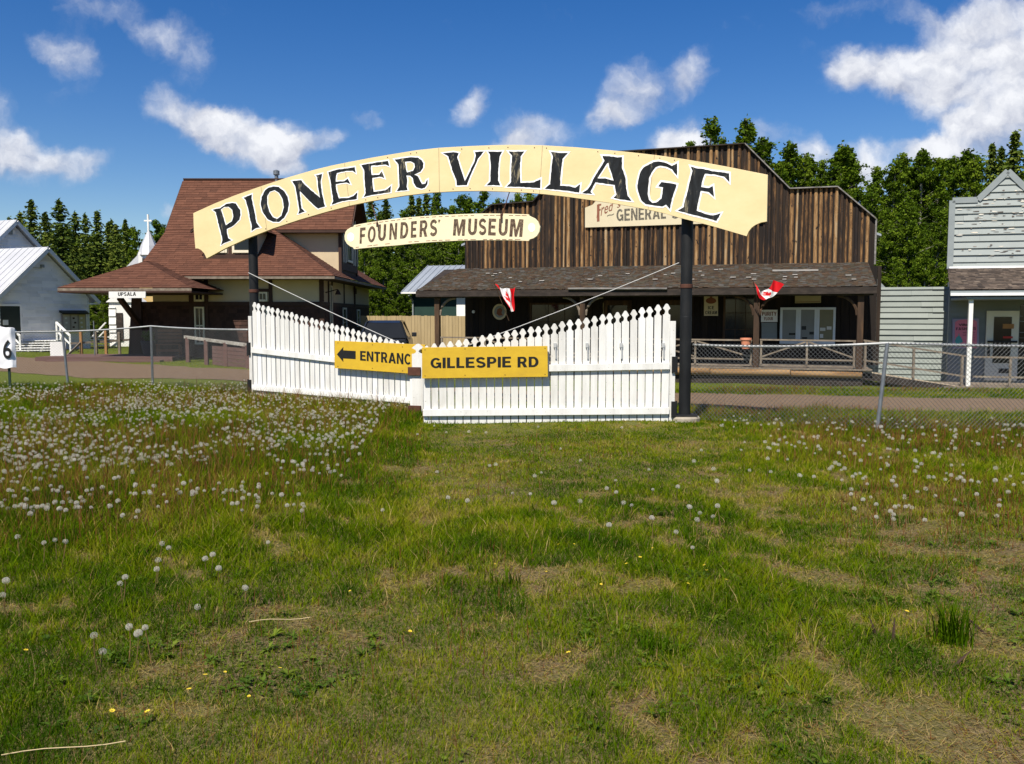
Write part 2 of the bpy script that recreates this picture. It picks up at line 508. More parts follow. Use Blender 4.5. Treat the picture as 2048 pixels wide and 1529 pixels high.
def np_mesh(name, v, f, m, rnd=None, parent=None, link=True, dom='FACE'):
    """v (n,3) array, f list of (k,3/4) index array of one size"""
    me = bpy.data.meshes.new(name)
    v = np.ascontiguousarray(v, dtype=np.float32)
    f = np.ascontiguousarray(f, dtype=np.int32)
    k = f.shape[1]
    me.vertices.add(len(v))
    me.vertices.foreach_set('co', v.ravel())
    me.loops.add(f.size)
    me.loops.foreach_set('vertex_index', f.ravel())
    me.polygons.add(len(f))
    me.polygons.foreach_set('loop_start', np.arange(0, f.size, k, dtype=np.int32))
    if rnd is not None:
        a = me.attributes.new('rnd', 'FLOAT', dom)
        a.data.foreach_set('value', np.ascontiguousarray(rnd, dtype=np.float32))
    me.materials.append(m)
    me.update(calc_edges=True)
    if not link:
        return me
    o = bpy.data.objects.new(name, me)
    COL.objects.link(o)
    if parent:
        o.parent = parent
    return o


def tag(o, label, cat, group=None, kind=None):
    if label:
        o['label'] = label
    if cat:
        o['category'] = cat
    if group:
        o['group'] = group
    if kind:
        o['kind'] = kind
    return o


def thing(name, label, cat, loc=(0, 0, 0), rz=0.0, group=None):
    o = bpy.data.objects.new(name, None)
    o.empty_display_size = .3
    COL.objects.link(o)
    o.location = loc
    o.rotation_euler = (0, 0, rz)
    tag(o, label, cat, group)
    return o


def local(o_loc, rz, p):
    q = Vector(p) - Vector(o_loc)
    return Vector((q.x * cos(-rz) - q.y * sin(-rz), q.x * sin(-rz) + q.y * cos(-rz), q.z))


def clip_rect(poly, u0, u1, v0, v1):
    def cl(pts, ax, val, keep_ge):
        out = []
        n = len(pts)
        for i in range(n):
            a, b = pts[i], pts[(i + 1) % n]
            ia = (a[ax] >= val) if keep_ge else (a[ax] <= val)
            ib = (b[ax] >= val) if keep_ge else (b[ax] <= val)
            if ia:
                out.append(a)
            if ia != ib:
                t = (val - a[ax]) / (b[ax] - a[ax])
                p = [a[0] + t * (b[0] - a[0]), a[1] + t * (b[1] - a[1])]
                p[ax] = val
                out.append(tuple(p))
        return out
    p = list(poly)
    for ax, val, ge in ((0, u0, True), (0, u1, False), (1, v0, True), (1, v1, False)):
        p = cl(p, ax, val, ge)
        if len(p) < 3:
            return None
    q = []
    for a in p:
        if not q or abs(a[0] - q[-1][0]) + abs(a[1] - q[-1][1]) > 1e-5:
            q.append(a)
    if len(q) > 2 and abs(q[0][0] - q[-1][0]) + abs(q[0][1] - q[-1][1]) < 1e-5:
        q.pop()
    return q if len(q) > 2 else None


def courses(mb, poly, org, U, V, N, ch, pw, th, jit=.0, gap=.004, rowrnd=False, wobble=0.0):
    """lapped courses (shingles, clapboards) covering the 2-D outline poly"""
    org, U, V, N = Vector(org), Vector(U), Vector(V), Vector(N)
    us = [p[0] for p in poly]
    vs = [p[1] for p in poly]
    v = min(vs)
    row = 0
    while v < max(vs) - 1e-4:
        v1 = v + ch
        u = min(us) - random.random() * pw
        while u < max(us):
            w = pw * (1 + random.uniform(-jit, jit))
            vb = v - random.uniform(0, wobble)
            p = clip_rect(poly, max(u + gap / 2, min(us)), u + w - gap / 2, vb, v1)
            u += w
            if not p:
                continue
            r = random.random()
            t2 = th * random.uniform(.75, 1.25) if jit else th
            hh = [t2 * (1 - (q[1] - vb) / (ch + v - vb)) + .002 for q in p]
            top = [org + U * q[0] + V * q[1] + N * h for q, h in zip(p, hh)]
            mb.add(top, [tuple(range(len(p)))], r)
            for i in range(len(p)):
                a, b = p[i], p[(i + 1) % len(p)]
                if abs(a[1] - b[1]) < 1e-6 and abs(a[1] - vb) < 1e-3:
                    A, B = top[i], top[(i + 1) % len(p)]
                    mb.add([A, B, org + U * b[0] + V * b[1], org + U * a[0] + V * a[1]], [(0, 1, 2, 3)], r)
                elif abs(a[0] - b[0]) < 1e-6:
                    A, B = top[i], top[(i + 1) % len(p)]
                    mb.add([A, B, org + U * b[0] + V * b[1], org + U * a[0] + V * a[1]], [(0, 1, 2, 3)], r)
        v = v1
        row += 1
    return mb


def roof_plane(mb, pts, ch=.15, pw=.32, th=.014, jit=.06, wobble=0.0):
    """shingled plane through the outline pts (3-D, planar); up-slope found from the normal"""
    P = [Vector(p) for p in pts]
    n = Vector((0, 0, 0))
    for i in range(len(P)):
        a, b = P[i], P[(i + 1) % len(P)]
        n += a.cross(b)
    n.normalize()
    if n.z < 0:
        n = -n
    V = (Vector((0, 0, 1)) - n * n.z).normalized()
    U = V.cross(n)
    o = P[0]
    poly = [((p - o).dot(U), (p - o).dot(V)) for p in P]
    mb.add([p - n * .004 for p in P], [tuple(range(len(P)))], .3)
    return courses(mb, poly, o, U, V, n, ch, pw, th, jit, wobble=wobble)


def window(parent, o, U, N, w, h, nx=1, ny=1, fw=.06, mf=None, mg=None, depth=.05, name='window', bars=.022, label=None):
    """o = lower left corner on the wall; U right, N out"""
    mf, mg = mf or FRAMEC, mg or GLASS
    o, U, N = Vector(o), Vector(U), Vector(N)
    Z = Vector((0, 0, 1))
    m = MB()

    def bx(u0, u1, z0, z1, d0, d1, mb):
        c = [o + U * u + Z * z + N * d for d in (d0, d1) for z in (z0, z1) for u in (u0, u1)]
        mb.add(c, [(0, 2, 3, 1), (4, 5, 7, 6), (0, 1, 5, 4), (2, 6, 7, 3), (0, 4, 6, 2), (1, 3, 7, 5)])
    bx(0, fw, 0, h, .003, depth, m)
    bx(w - fw, w, 0, h, .003, depth, m)
    bx(fw, w - fw, h - fw, h, .003, depth, m)
    bx(fw, w - fw, 0, fw * 1.2, .003, depth + .02, m)
    for i in range(1, nx):
        u = fw + (w - 2 * fw) * i / nx
        bx(u - bars / 2, u + bars / 2, fw * 1.2, h - fw, .006, depth * .6, m)
    for j in range(1, ny):
        z = fw + (h - 2 * fw) * j / ny
        bx(fw, w - fw, z - bars / 2, z + bars / 2, .005, depth * .62, m)
    fo = m.build(name, mf, parent)
    if label:
        fo['label'] = label
    g = MB()
    bx(fw * .5, w - fw * .5, fw * .5, h - fw * .5, .001, .018, g)
    g.build('pane', mg, fo)
    return fo


# ---- lettering
def glyph_mesh(body, bold=0.0, shear=0.0):
    c = bpy.data.curves.new('lettering', 'FONT')
    c.body = body
    c.offset = bold
    c.shear = shear
    c.resolution_u = 4
    o = bpy.data.objects.new('lettering', c)
    COL.objects.link(o)
    bpy.context.view_layer.update()
    me = bpy.data.meshes.new_from_object(o)
    vs = [tuple(v.co) for v in me.vertices]
    fs = [tuple(p.vertices) for p in me.polygons]
    bpy.data.objects.remove(o)
    bpy.data.curves.remove(c)
    bpy.data.meshes.remove(me)
    x0, x1 = min(v[0] for v in vs), max(v[0] for v in vs)
    y0, y1 = min(v[1] for v in vs), max(v[1] for v in vs)
    return [((v[0] - x0) / (x1 - x0), (v[1] - y0) / (y1 - y0)) for v in vs], fs


def text_quad(mb, body, quad, fn, bold=.02, shear=0.0):
    """quad = lower-left, lower-right, upper-right, upper-left in the coordinates fn understands"""
    vs, fs = glyph_mesh(body, bold, shear)
    (a, b, c, d) = [Vector(q) for q in quad]
    out = []
    for (s, t) in vs:
        p = (a * (1 - s) + b * s) * (1 - t) + (d * (1 - s) + c * s) * t
        out.append(fn(p))
    mb.add(out, fs, random.random())


def thick(path, w, close=False):
    L, R = [], []
    n = len(path)
    ws = w if hasattr(w, '__len__') else [w] * n
    for i in range(n):
        a, b = Vector(path[max(i - 1, 0)]), Vector(path[min(i + 1, n - 1)])
        d = (b - a).normalized()
        q = Vector((-d.y, d.x)) * ws[i] / 2
        L.append(tuple(Vector(path[i]) + q))
        R.append(tuple(Vector(path[i]) - q))
    return L + R[::-1]


def arc_(cx, cy, rx, ry, a0, a1, n=14):
    return [(cx + rx * cos(radians(a0 + (a1 - a0) * i / n)), cy + ry * sin(radians(a0 + (a1 - a0) * i / n))) for i in range(n + 1)]


def block_outline(ch):
    """heavy grotesque capitals, height 1: (outlines, width); each outline = (outer, holes)"""
    s, h = .215, .175
    if ch == 'I':
        return [([(0, 0), (s, 0), (s, 1), (0, 1)], [])], s
    if ch == 'L':
        return [([(0, 0), (.56, 0), (.56, h), (s, h), (s, 1), (0, 1)], [])], .56
    if ch == 'E':
        return [([(0, 0), (.62, 0), (.62, h), (s, h), (s, .42), (.56, .42), (.56, .59), (s, .59), (s, 1 - h), (.61, 1 - h), (.61, 1), (0, 1)], [])], .62
    if ch == 'F':
        return [([(0, 0), (s, 0), (s, .41), (.53, .41), (.53, .58), (s, .58), (s, 1 - h), (.58, 1 - h), (.58, 1), (0, 1)], [])], .58
    if ch == 'T':
        return [([(.32 - s / 2, 0), (.32 + s / 2, 0), (.32 + s / 2, 1 - h), (.64, 1 - h), (.64, 1), (0, 1), (0, 1 - h), (.32 - s / 2, 1 - h)], [])], .64
    if ch == 'N':
        return [([(0, 0), (.2, 0), (.2, .64), (.5, 0), (.72, 0), (.72, 1), (.52, 1), (.52, .37), (.23, 1), (0, 1)], [])], .72
    if ch == 'M':
        return [([(0, 0), (.2, 0), (.2, .66), (.36, 0), (.5, 0), (.66, .66), (.66, 0), (.86, 0), (.86, 1), (.58, 1), (.43, .4), (.28, 1), (0, 1)], [])], .86
    if ch == 'A':
        return [([(0, 0), (.22, 0), (.275, .2), (.525, .2), (.58, 0), (.8, 0), (.52, 1), (.28, 1)], [[(.32, .36), (.48, .36), (.4, .72)]])], .8
    if ch == 'Y':
        return [([(.25, 0), (.47, 0), (.47, .38), (.72, 1), (.48, 1), (.36, .6), (.24, 1), (0, 1), (.25, .38)], [])], .72
    if ch == 'H':
        return [([(0, 0), (s, 0), (s, .41), (.5, .41), (.5, 0), (.5 + s, 0), (.5 + s, 1), (.5, 1), (.5, .59), (s, .59), (s, 1), (0, 1)], [])], .5 + s
    if ch == 'O':
        return [(arc_(.39, .5, .39, .5, 0, 345, 23), [arc_(.39, .5, .185, .335, 0, 345, 23)])], .78
    if ch == 'U':
        return [([(0, 1)] + [(0, .34)] + arc_(.35, .34, .35, .34, 180, 360, 14) + [(.7, 1), (.7 - s, 1)] + arc_(.35, .34, .35 - s, .34 - h, 360, 180, 14) + [(s, 1)], [])], .7
    if ch == 'D':
        return [([(0, 0), (.34, 0)] + arc_(.34, .5, .38, .5, -90, 90, 14) + [(0, 1)], [[(s, h), (.32, h)] + arc_(.32, .5, .18, .5 - h, -90, 90, 12) + [(s, 1 - h)]])], .72
    if ch in 'PR':
        o = [(0, 0), (s, 0), (s, .37), (.30, .37)]
        if ch == 'R':
            o += [(.46, 0), (.71, 0), (.53, .41)]
        else:
            o += [(.38, .37)]
        o += arc_(.38, .69 if ch == 'P' else .70, .28, .31, -60 if ch == 'R' else -80, 90, 12) + [(0, 1)]
        return [(o, [[(s, .54), (.36, .54)] + arc_(.36, .69, .10, .15, -90, 90, 10) + [(s, .84)]])], .66 if ch == 'P' else .71
    if ch in 'CG':
        p = arc_(.39, .5, .285, .41, 42, 318 if ch == 'C' else 340, 24)
        w = [.20 - .03 * abs(sin(radians(42 + i * 11.5))) for i in range(len(p))]
        out = [(thick(p, w), [])]
        if ch == 'G':
            out.append(([(.40, .36), (.76, .36), (.76, .0), (.63, .0), (.58, .2), (.58, .52), (.40, .52)], []))
            out[-1] = ([(.40, .54), (.40, .38), (.58, .38), (.585, .20), (.64, .01), (.76, .01), (.76, .54)], [])
        return out, .76
    if ch == 'S':
        p = arc_(.34, .725, .235, .19, 28, 250, 14) + arc_(.345, .275, .245, .19, 75, -150, 14)
        p = arc_(.34, .715, .235, .20, 20, 262, 14) + arc_(.345, .28, .245, .20, 80, -158, 14)
        return [(thick(p, .185), [])], .68
    if ch == "'":
        return [([(.05, .62), (.2, 1), (0, 1), (0, .8), (.06, .8)], [])], .2
    return [([(0, 0), (.5, 0), (.5, 1), (0, 1)], [])], .5


def block_word(word, gap=.10):
    V, F, x = [], [], 0
    for ch in word:
        outs, w = block_outline(ch)
        for o, hl in outs:
            vs, fs = fill2d(o, hl)
            k = len(V)
            V += [(a + x, b) for a, b in vs]
            F += [tuple(i + k for i in f) for f in fs]
        x += w + gap
    x0, x1 = min(v[0] for v in V), max(v[0] for v in V)
    y0, y1 = min(v[1] for v in V), max(v[1] for v in V)
    return [((v[0] - x0) / (x1 - x0), (v[1] - y0) / (y1 - y0)) for v in V], F


def block_quad(mb, body, quad, fn, shear=0.0):
    vs, fs = block_word(body)
    (a, b, c, d) = [Vector(q) for q in quad]
    out = []
    for (s, t) in vs:
        s = (s + shear * t) / (1 + shear)
        p = (a * (1 - s) + b * s) * (1 - t) + (d * (1 - s) + c * s) * t
        out.append(fn(p))
    mb.add(out, fs, random.random())


def fill2d(outer, holes=()):
    c = bpy.data.curves.new('outline', 'CURVE')
    c.dimensions = '2D'
    c.fill_mode = 'BOTH'
    for lp in [outer] + list(holes):
        sp = c.splines.new('POLY')
        sp.points.add(len(lp) - 1)
        for p, q in zip(sp.points, lp):
            p.co = (q[0], q[1], 0, 1)
        sp.use_cyclic_u = True
    o = bpy.data.objects.new('outline', c)
    COL.objects.link(o)
    bpy.context.view_layer.update()
    me = bpy.data.meshes.new_from_object(o)
    vs = [tuple(v.co)[:2] for v in me.vertices]
    fs = [tuple(p.vertices) for p in me.polygons]
    bpy.data.objects.remove(o)
    bpy.data.curves.remove(c)
    bpy.data.meshes.remove(me)
    return vs, fs


def area2(p):
    return sum(p[i][0] * p[(i + 1) % len(p)][1] - p[(i + 1) % len(p)][0] * p[i][1] for i in range(len(p))) / 2


def offset2(p, d):
    if area2(p) < 0:
        p = p[::-1]
    n = len(p)
    out = []
    for i in range(n):
        a, b, c = Vector(p[i - 1]), Vector(p[i]), Vector(p[(i + 1) % n])
        e1, e2 = (b - a).normalized(), (c - b).normalized()
        n1, n2 = Vector((e1.y, -e1.x)), Vector((e2.y, -e2.x))
        k = n1 + n2
        if k.length < .35:
            out.append(tuple(b + n1 * d))
            out.append(tuple(b + n2 * d))
            continue
        k = k / (1 + n1.dot(n2))
        if k.length > 1.9:
            k = k.normalized() * 1.9
        out.append(tuple(b + k * d))
    return out


def jag(p, amp, step):
    out = []
    n = len(p)
    for i in range(n):
        a, b = Vector(p[i]), Vector(p[(i + 1) % n])
        L = (b - a).length
        k = max(1, int(L / step))
        for j in range(k):
            q = a.lerp(b, j / k)
            out.append((q.x + (random.uniform(-amp, amp) if j else 0), q.y + (random.uniform(-amp, amp) if j else 0)))
    return out

# ------------------------------------------------------------------ terrain


def sst(a, b, x):
    t = np.clip((x - a) / (b - a), 0, 1)
    return t * t * (3 - 2 * t)


def terr(x, y):
    x, y = np.asarray(x, float), np.asarray(y, float)
    z = -0.45 * sst(17.5, 24.5, y) * sst(-9, 2, x)
    z = z + .022 * np.sin(1.3 * x + .7 * y) * np.sin(.9 * y - .4 * x) + .012 * np.sin(3.1 * x - 1.7) * np.sin(2.7 * y)
    return z * np.where(y > 70, np.clip(1 - (y - 70) / 60, 0, 1), 1)


def tz(x, y):
    return float(terr(x, y))


def lattice(seed, n=256):
    return np.random.default_rng(seed).random((n, n))


def vnoise(x, y, s, seed):
    L = lattice(seed)
    x, y = np.asarray(x) * s + 1000.3, np.asarray(y) * s + 1000.7
    i, j = np.floor(x).astype(int), np.floor(y).astype(int)
    fx, fy = x - i, y - j
    fx, fy = fx * fx * (3 - 2 * fx), fy * fy * (3 - 2 * fy)
    a, b = L[i % 256, j % 256], L[(i + 1) % 256, j % 256]
    c, d = L[i % 256, (j + 1) % 256], L[(i + 1) % 256, (j + 1) % 256]
    return (a * (1 - fx) + b * fx) * (1 - fy) + (c * (1 - fx) + d * fx) * fy


def fbm(x, y, s, seed, o=4):
    r, w, t = 0, .5, 0
    for k in range(o):
        r = r + w * vnoise(x, y, s * 2 ** k, seed + k)
        t += w
        w *= .55
    return r / t


def ground_material():
    m = bpy.data.materials.new('meadow_soil')
    m.use_nodes = True
    t = m.node_tree
    b = t.nodes['Principled BSDF']
    b.inputs['Roughness'].default_value = .95
    b.inputs['Specular IOR Level'].default_value = .1
    tc = nd(t, 'ShaderNodeTexCoord')

    def noise(s, d=6, ro=.65):
        n = nd(t, 'ShaderNodeTexNoise')
        n.inputs['Scale'].default_value = s
        n.inputs['Detail'].default_value = d
        n.inputs['Roughness'].default_value = ro
        t.links.new(tc.outputs['Object'], n.inputs['Vector'])
        return n.outputs['Fac']

    def ramp(f, cols):
        cr = nd(t, 'ShaderNodeValToRGB')
        e = cr.color_ramp.elements
        for i, (p, c) in enumerate(cols):
            x = e[0] if i == 0 else (e[len(e) - 1] if i == len(cols) - 1 else e.new(p))
            x.position, x.color = p, (*c, 1)
        t.links.new(f, cr.inputs[0])
        return cr.outputs[0]
    nmix = mathn(t, 'ADD', mathn(t, 'MULTIPLY', noise(38, 5, .75), .5), mathn(t, 'MULTIPLY', noise(240, 4, .8), .5))
    soil = ramp(nmix, [(.40, (.03, .021, .012)), (.49, (.095, .07, .034)), (.58, (.25, .19, .105))])
    lmix = mathn(t, 'ADD', mathn(t, 'MULTIPLY', noise(30, 6, .8), .45), mathn(t, 'MULTIPLY', noise(210, 4, .8), .55))
    lawn = ramp(lmix, [(.38, (.022, .040, .004)), (.49, (.080, .108, .010)), (.60, (.19, .19, .035))])
    sx = nd(t, 'ShaderNodeSeparateXYZ')
    t.links.new(tc.outputs['Object'], sx.inputs[0])
    far = nd(t, 'ShaderNodeMapRange')
    t.links.new(sx.outputs[1], far.inputs['Value'])
    far.inputs['From Min'].default_value = 10.5
    far.inputs['From Max'].default_value = 14
    pat = nd(t, 'ShaderNodeMapRange')
    t.links.new(noise(1.1, 5, .6), pat.inputs['Value'])
    pat.inputs['From Min'].default_value = .40
    pat.inputs['From Max'].default_value = .56
    f = mathn(t, 'MAXIMUM', far.outputs[0], mathn(t, 'MULTIPLY', pat.outputs[0], .35))
    mx = nd(t, 'ShaderNodeMix', data_type='RGBA')
    t.links.new(f, mx.inputs[0])
    t.links.new(soil, mx.inputs[6])
    t.links.new(lawn, mx.inputs[7])
    t.links.new(mx.outputs[2], b.inputs['Base Color'])
    bp = nd(t, 'ShaderNodeBump')
    bp.inputs['Strength'].default_value = .8
    bp.inputs['Distance'].default_value = .02
    t.links.new(noise(70, 4, .7), bp.inputs['Height'])
    t.links.new(bp.outputs[0], b.inputs['Normal'])
    return m


def gravel_material():
    return mat('brown_gravel', [(.06, .038, .022), (.115, .075, .043), (.165, .112, .068), (.27, .20, .135)], (5, 5, 5), .95, detail=12, nrough=.88, bump=.10, bscale=(28, 28, 28))


def grid_mesh(xs, ys, name, m):
    X, Y = np.meshgrid(xs, ys)
    Z = terr(X, Y)
    v = np.stack([X.ravel(), Y.ravel(), Z.ravel()], 1)
    nx, ny = len(xs), len(ys)
    i = (np.arange(ny - 1)[:, None] * nx + np.arange(nx - 1)[None, :]).ravel()
    f = np.stack([i, i + 1, i + nx + 1, i + nx], 1)
    return np_mesh(name, v, f, m)


xs = np.concatenate([[-900, -400, -150, -80, -50], np.arange(-36, 36.01, .45), [50, 80, 150, 400, 900]])
ys = np.concatenate([[-300, -60, -15, -4], np.arange(0, 60.01, .4), [70, 90, 130, 300, 1500]])
g = grid_mesh(xs, ys, 'ground', ground_material())
tag(g, 'grassy ground of the field and village lawns', 'ground', kind='structure')

# gravel path: near and far edges
PN = [(-32, 31.5), (-24, 29.5), (-18.0, 26.8), (-14.2, 24.6), (-11.7, 22.8), (-9.15, 22.0), (-6.7, 21.5), (-3.5, 19.0), (0, 16.3), (3.2, 14.68), (5.6, 14.25), (8.1, 13.85), (12, 13.6), (22, 13.6), (36, 14.5)]
PF = [(-32, 37), (-24, 35.6), (-19.56, 33.9), (-15.95, 31.0), (-11.8, 28.2), (-9.6, 26.6), (-7.95, 25.7), (-3.2, 22.8), (.8, 19.8), (3.95, 18.1), (6.7, 17.25), (9.7, 16.5), (13, 16.3), (22, 16.4), (36, 17.5)]


def interp_path(P, n):
    P = [Vector(p) for p in P]
    out = []
    for k in range(n):
        t = k / (n - 1) * (len(P) - 1)
        i = min(int(t), len(P) - 2)
        f = t - i
        p0, p1, p2, p3 = P[max(i - 1, 0)], P[i], P[i + 1], P[min(i + 2, len(P) - 1)]
        out.append(.5 * ((2 * p1) + (p2 - p0) * f + (2 * p0 - 5 * p1 + 4 * p2 - p3) * f * f + (3 * p1 - p0 - 3 * p2 + p3) * f ** 3))
    return out


def make_path():
    n, k = 240, 9
    a, b = interp_path(PN, n), interp_path(PF, n)
    v = []
    for i in range(n):
        ja, jb = .16 * (fbm(i * .31, 3.1, 1, 5) - .5) * 2, .16 * (fbm(i * .31, 9.4, 1, 6) - .5) * 2
        for j in range(k):
            p = a[i].lerp(b[i], j / (k - 1))
            d = (b[i] - a[i]).normalized()
            p = p + d * (ja * (1 - j / (k - 1)) + jb * j / (k - 1))
            v.append((p.x, p.y, tz(p.x, p.y) + .010))
    i = (np.arange(n - 1)[:, None] * k + np.arange(k - 1)[None, :]).ravel()
    f = np.stack([i, i + k, i + k + 1, i + 1], 1)
    o = np_mesh('gravel_path', np.array(v), f, gravel_material())
    tag(o, 'brown gravel path running behind the gate past the village buildings', 'path', kind='structure')
    return a, b


PA, PB = make_path()
PAx, PAy = np.array([p.x for p in PA]), np.array([p.y for p in PA])
PBx, PBy = np.array([p.x for p in PB]), np.array([p.y for p in PB])


def on_path(x, y, m=.05):
    return (y > np.interp(x, PAx, PAy) - m) & (y < np.interp(x, PBx, PBy) + m)

# ------------------------------------------------------------------ gate posts, gates
RP = Vector((2.62, 13.12, 0))       # right post
LP = Vector((-4.955, 16.76, 0))      # left post


def gate_post(p, h, label, foot=True):
    t = thing('gate_post', label, 'post', (p.x, p.y, tz(p.x, p.y)), 0, 'black steel posts of the arch')
    m = MB()
    m.lathe((0, 0, -.2), [(.088, 0), (.088, h * .55), (.0865, h * .55 + .004), (.0865, h + .2), (.02, h + .215)], 24)
    o = m.build('shaft', BLACKM, t, smooth=False)
    m = MB()
    m.lathe((0, 0, h * .62), [(.094, 0), (.096, .01), (.096, .05), (.094, .06)], 20)
    m.build('collar', RUST, t)
    m = MB()
    m.box(-.17, .17, -.15, .15, .088, .112)
    m.build('base_plate', BLACKM, t, bevel=.004)
    m = MB()
    m.lathe((0, 0, -.3), [(.23, 0), (.235, .36), (.215, .385)], 14)
    m.build('footing', CONC, t)
    return t


gate_post(RP, 3.25, 'black steel arch post at the right gate hinge, standing on a pale concrete footing')
gate_post(LP, 3.25, 'black steel arch post behind the left end of the left gate')


def picket_profile(x, w, z0, z1):
    n = .021
    pts = [(x - w, z0), (x - w, z1 - .165)]
    for k in range(1, 6):
        a = pi * k / 6
        pts.append((x - w + (w - n) * sin(a), z1 - .165 + .085 * (1 - cos(a)) / 2))
    pts += [(x - w, z1 - .072), (x - w * .93, z1 - .062), (x - .016, z1 - .006), (x, z1)]
    r = [(2 * x - p[0], p[1]) for p in pts[-2::-1]]
    return pts + r


def gate(name, label, A, B, zA, zB, railsA, railsB, npk, stile_at, pw):
    """A -> B runs left to right seen from the camera; zA, zB picket top heights at the two ends"""
    A, B = Vector(A), Vector(B)
    d = B - A
    L = d.xy.length
    rz = atan2(d.y, d.x)
    t = thing(name, label, 'gate', (A.x, A.y, tz(A.x, A.y)), rz, 'white picket gates under the arch')
    sp = L / npk
    pk = MB()
    for i in range(npk):
        x = (i + .5) * sp
        f = x / L
        zt = zA + (zB - zA) * f + random.uniform(-.008, .008)
        lean = random.uniform(-.007, .007)
        pts = picket_profile(x, pw / 2 * random.uniform(.97, 1.02), -.035 + random.uniform(-.015, .02), zt)
        pk.prism([(p[0] + lean * p[1], 0, p[1]) for p in pts], (0, .02, 0))
    pk.build('pickets', PICKET, t)
    for k, (ra, rb) in enumerate(zip(railsA, railsB)):
        m = MB()
        m.beam((0.0, -.024, ra), (L, -.024, rb), .042, .10)
        m.build('rail', PICKET, t, bevel=.003)
    m = MB()
    if stile_at == 'A':
        m.box(-.09, -.006, -.01, .05, .0, zA - .27)
    else:
        m.box(L + .006, L + .09, -.01, .05, .0, zB - .27)
    m.build('stile', PICKET, t, bevel=.003)
    hx = -.07 if stile_at == 'A' else L + .07
    for z in ((railsA if stile_at == 'A' else railsB)):
        m = MB()
        m.box(hx - .035, hx + .035, -.045, -.012, z - .10, z + .14)
        m.tube([(hx + (.04 if stile_at == 'B' else -.04), -.03, z - .12), (hx + (.04 if stile_at == 'B' else -.04), -.03, z + .15)], .012, 8)
        m.build('hinge', BLACKM, t)
    return t, L, rz


GRA, GRB = (-1.33, 12.93, 0), (2.36, 13.02, 0)
gr, GRL, GRZ = gate('picket_gate', 'white picket gate on the right that carries the sign with a road name',
                    GRA, GRB, 1.165, 1.80, (.80, .165), (.86, .185), 31, 'B', .106)
GLA, GLB = (-4.93, 16.5, 0), (-1.68, 14.52, 0)
gl, GLL, GLZ = gate('picket_gate', 'white picket gate on the left that carries the arrow sign',
                    GLA, GLB, 1.84, 1.09, (.93, .22), (.70, .16), 31, 'A', .104)
GALVL = mat('pale_zinc', [(.46, .47, .46), (.36, .37, .37)], (9, 9, 9), .5)
# small hooks on the right gate
for px in (1110, 1174, 1242, 1326):
    p = local(GRA, GRZ, on_plane(px, 690, GRA, Vector((-sin(GRZ), cos(GRZ), 0))))
    m = MB()
    m.box(p.x - .022, p.x + .022, -.03, -.001, p.z - .03, p.z + .035)
    m.beam((p.x + .006, -.016, p.z - .03), (p.x + .012, -.012, p.z - .20), .022, .02, (0, 1, 0))
    m.build('hook', GALVL, gr)
# meeting post at the free end of the left gate
P0 = at(832, 760, 14.2)
t = thing('meeting_post', 'flaking white post with rusty brackets where the two gates meet', 'post', (P0.x, P0.y, tz(P0.x, P0.y)), radians(-14))
m = MB()
m.box(-.095, -.012, -.03, .05, .02, .70)
m.prism([(p[0], -.035, p[1]) for p in picket_profile(.04, .095, .0, 1.13)], (0, .07, 0))
m.build('stile', PICKET, t)
for z in (.69, .06):
    m = MB()
    m.box(-.115, .10, -.075, -.036, z - .075, z + .06)
    m.build('bracket', RUST, t, bevel=.004)

# yellow signs -----------------------------------------------------------
gn = Vector((sin(GRZ), -cos(GRZ), 0))


def planar_sign(name, label, cat, corners, p0, n, thick, m, group=None, bevel=.003):
    """board whose outline is given by picture directions on the real plane (p0, n); returns thing and a map to local coordinates"""
    n = Vector(n).normalized()
    W = [on_plane(px, py, p0, n) for px, py in corners]
    c = sum(W, Vector()) / len(W)
    base = Vector((c.x, c.y, min(w.z for w in W)))
    rz = atan2(n.x, -n.y)
    t = thing(name, label, cat, base, rz, group)
    mb = MB()
    pts = [local(base, rz, w) for w in W]
    mb.prism(pts, (0, thick, 0))
    mb.build('board', m, t, bevel=bevel)

    def fn(p, lift=.004):
        q = local(base, rz, on_plane(p[0], p[1], p0, n))
        return (q.x, q.y - lift, q.z)
    return t, fn


p0 = Vector(GRA) + gn * .10
t, fn = planar_sign('road_sign', 'yellow board reading GILLESPIE RD on the right gate', 'sign', [(844, 757.5), (1096, 754), (1095, 692.5), (844, 695.5)], p0, gn, .045, YELLOW)
mb = MB()
block_quad(mb, 'GILLESPIE', [(861, 737), (1022, 735), (1022, 713.5), (861, 716)], fn)
mb.build('lettering', LETTERK, t)
mb = MB()
block_quad(mb, 'RD', [(1035, 735), (1077, 734), (1077, 713.5), (1035, 714)], fn)
mb.build('lettering', LETTERK, t)
mb = MB()
for x, y in ((850, 700), (850, 752), (930, 698), (930, 751), (1010, 697), (1010, 750), (1090, 697), (1090, 749)):
    mb.add([fn((x + 1.0 * cos(q * pi / 3), y + 1.0 * sin(q * pi / 3))) for q in range(6)], [tuple(range(6))])
mb.build('screws', RUST, t)
ln = Vector((sin(GLZ), -cos(GLZ), 0))
p0 = Vector(GLA) + ln * .10
t, fn = planar_sign('entrance_sign', 'yellow board with black arrow and the word ENTRANCE on the left gate', 'sign', [(669, 736.5), (850, 750), (850, 690), (669, 682)], p0, ln, .04, YELLOW)
mb = MB()
block_quad(mb, 'ENTRANCE', [(720.5, 721), (836, 731.5), (836, 708.5), (720.5, 702)], fn)
mb.build('lettering', LETTERK, t)
mb = MB()
vs, fs = fill2d([(674, 709), (687, 724.5), (686.5, 717), (711.5, 718.5), (711.5, 702.5), (686.5, 701), (687, 694)])
mb.add([fn(v) for v in vs], fs)
mb.build('arrow', LETTERK, t)
mb = MB()
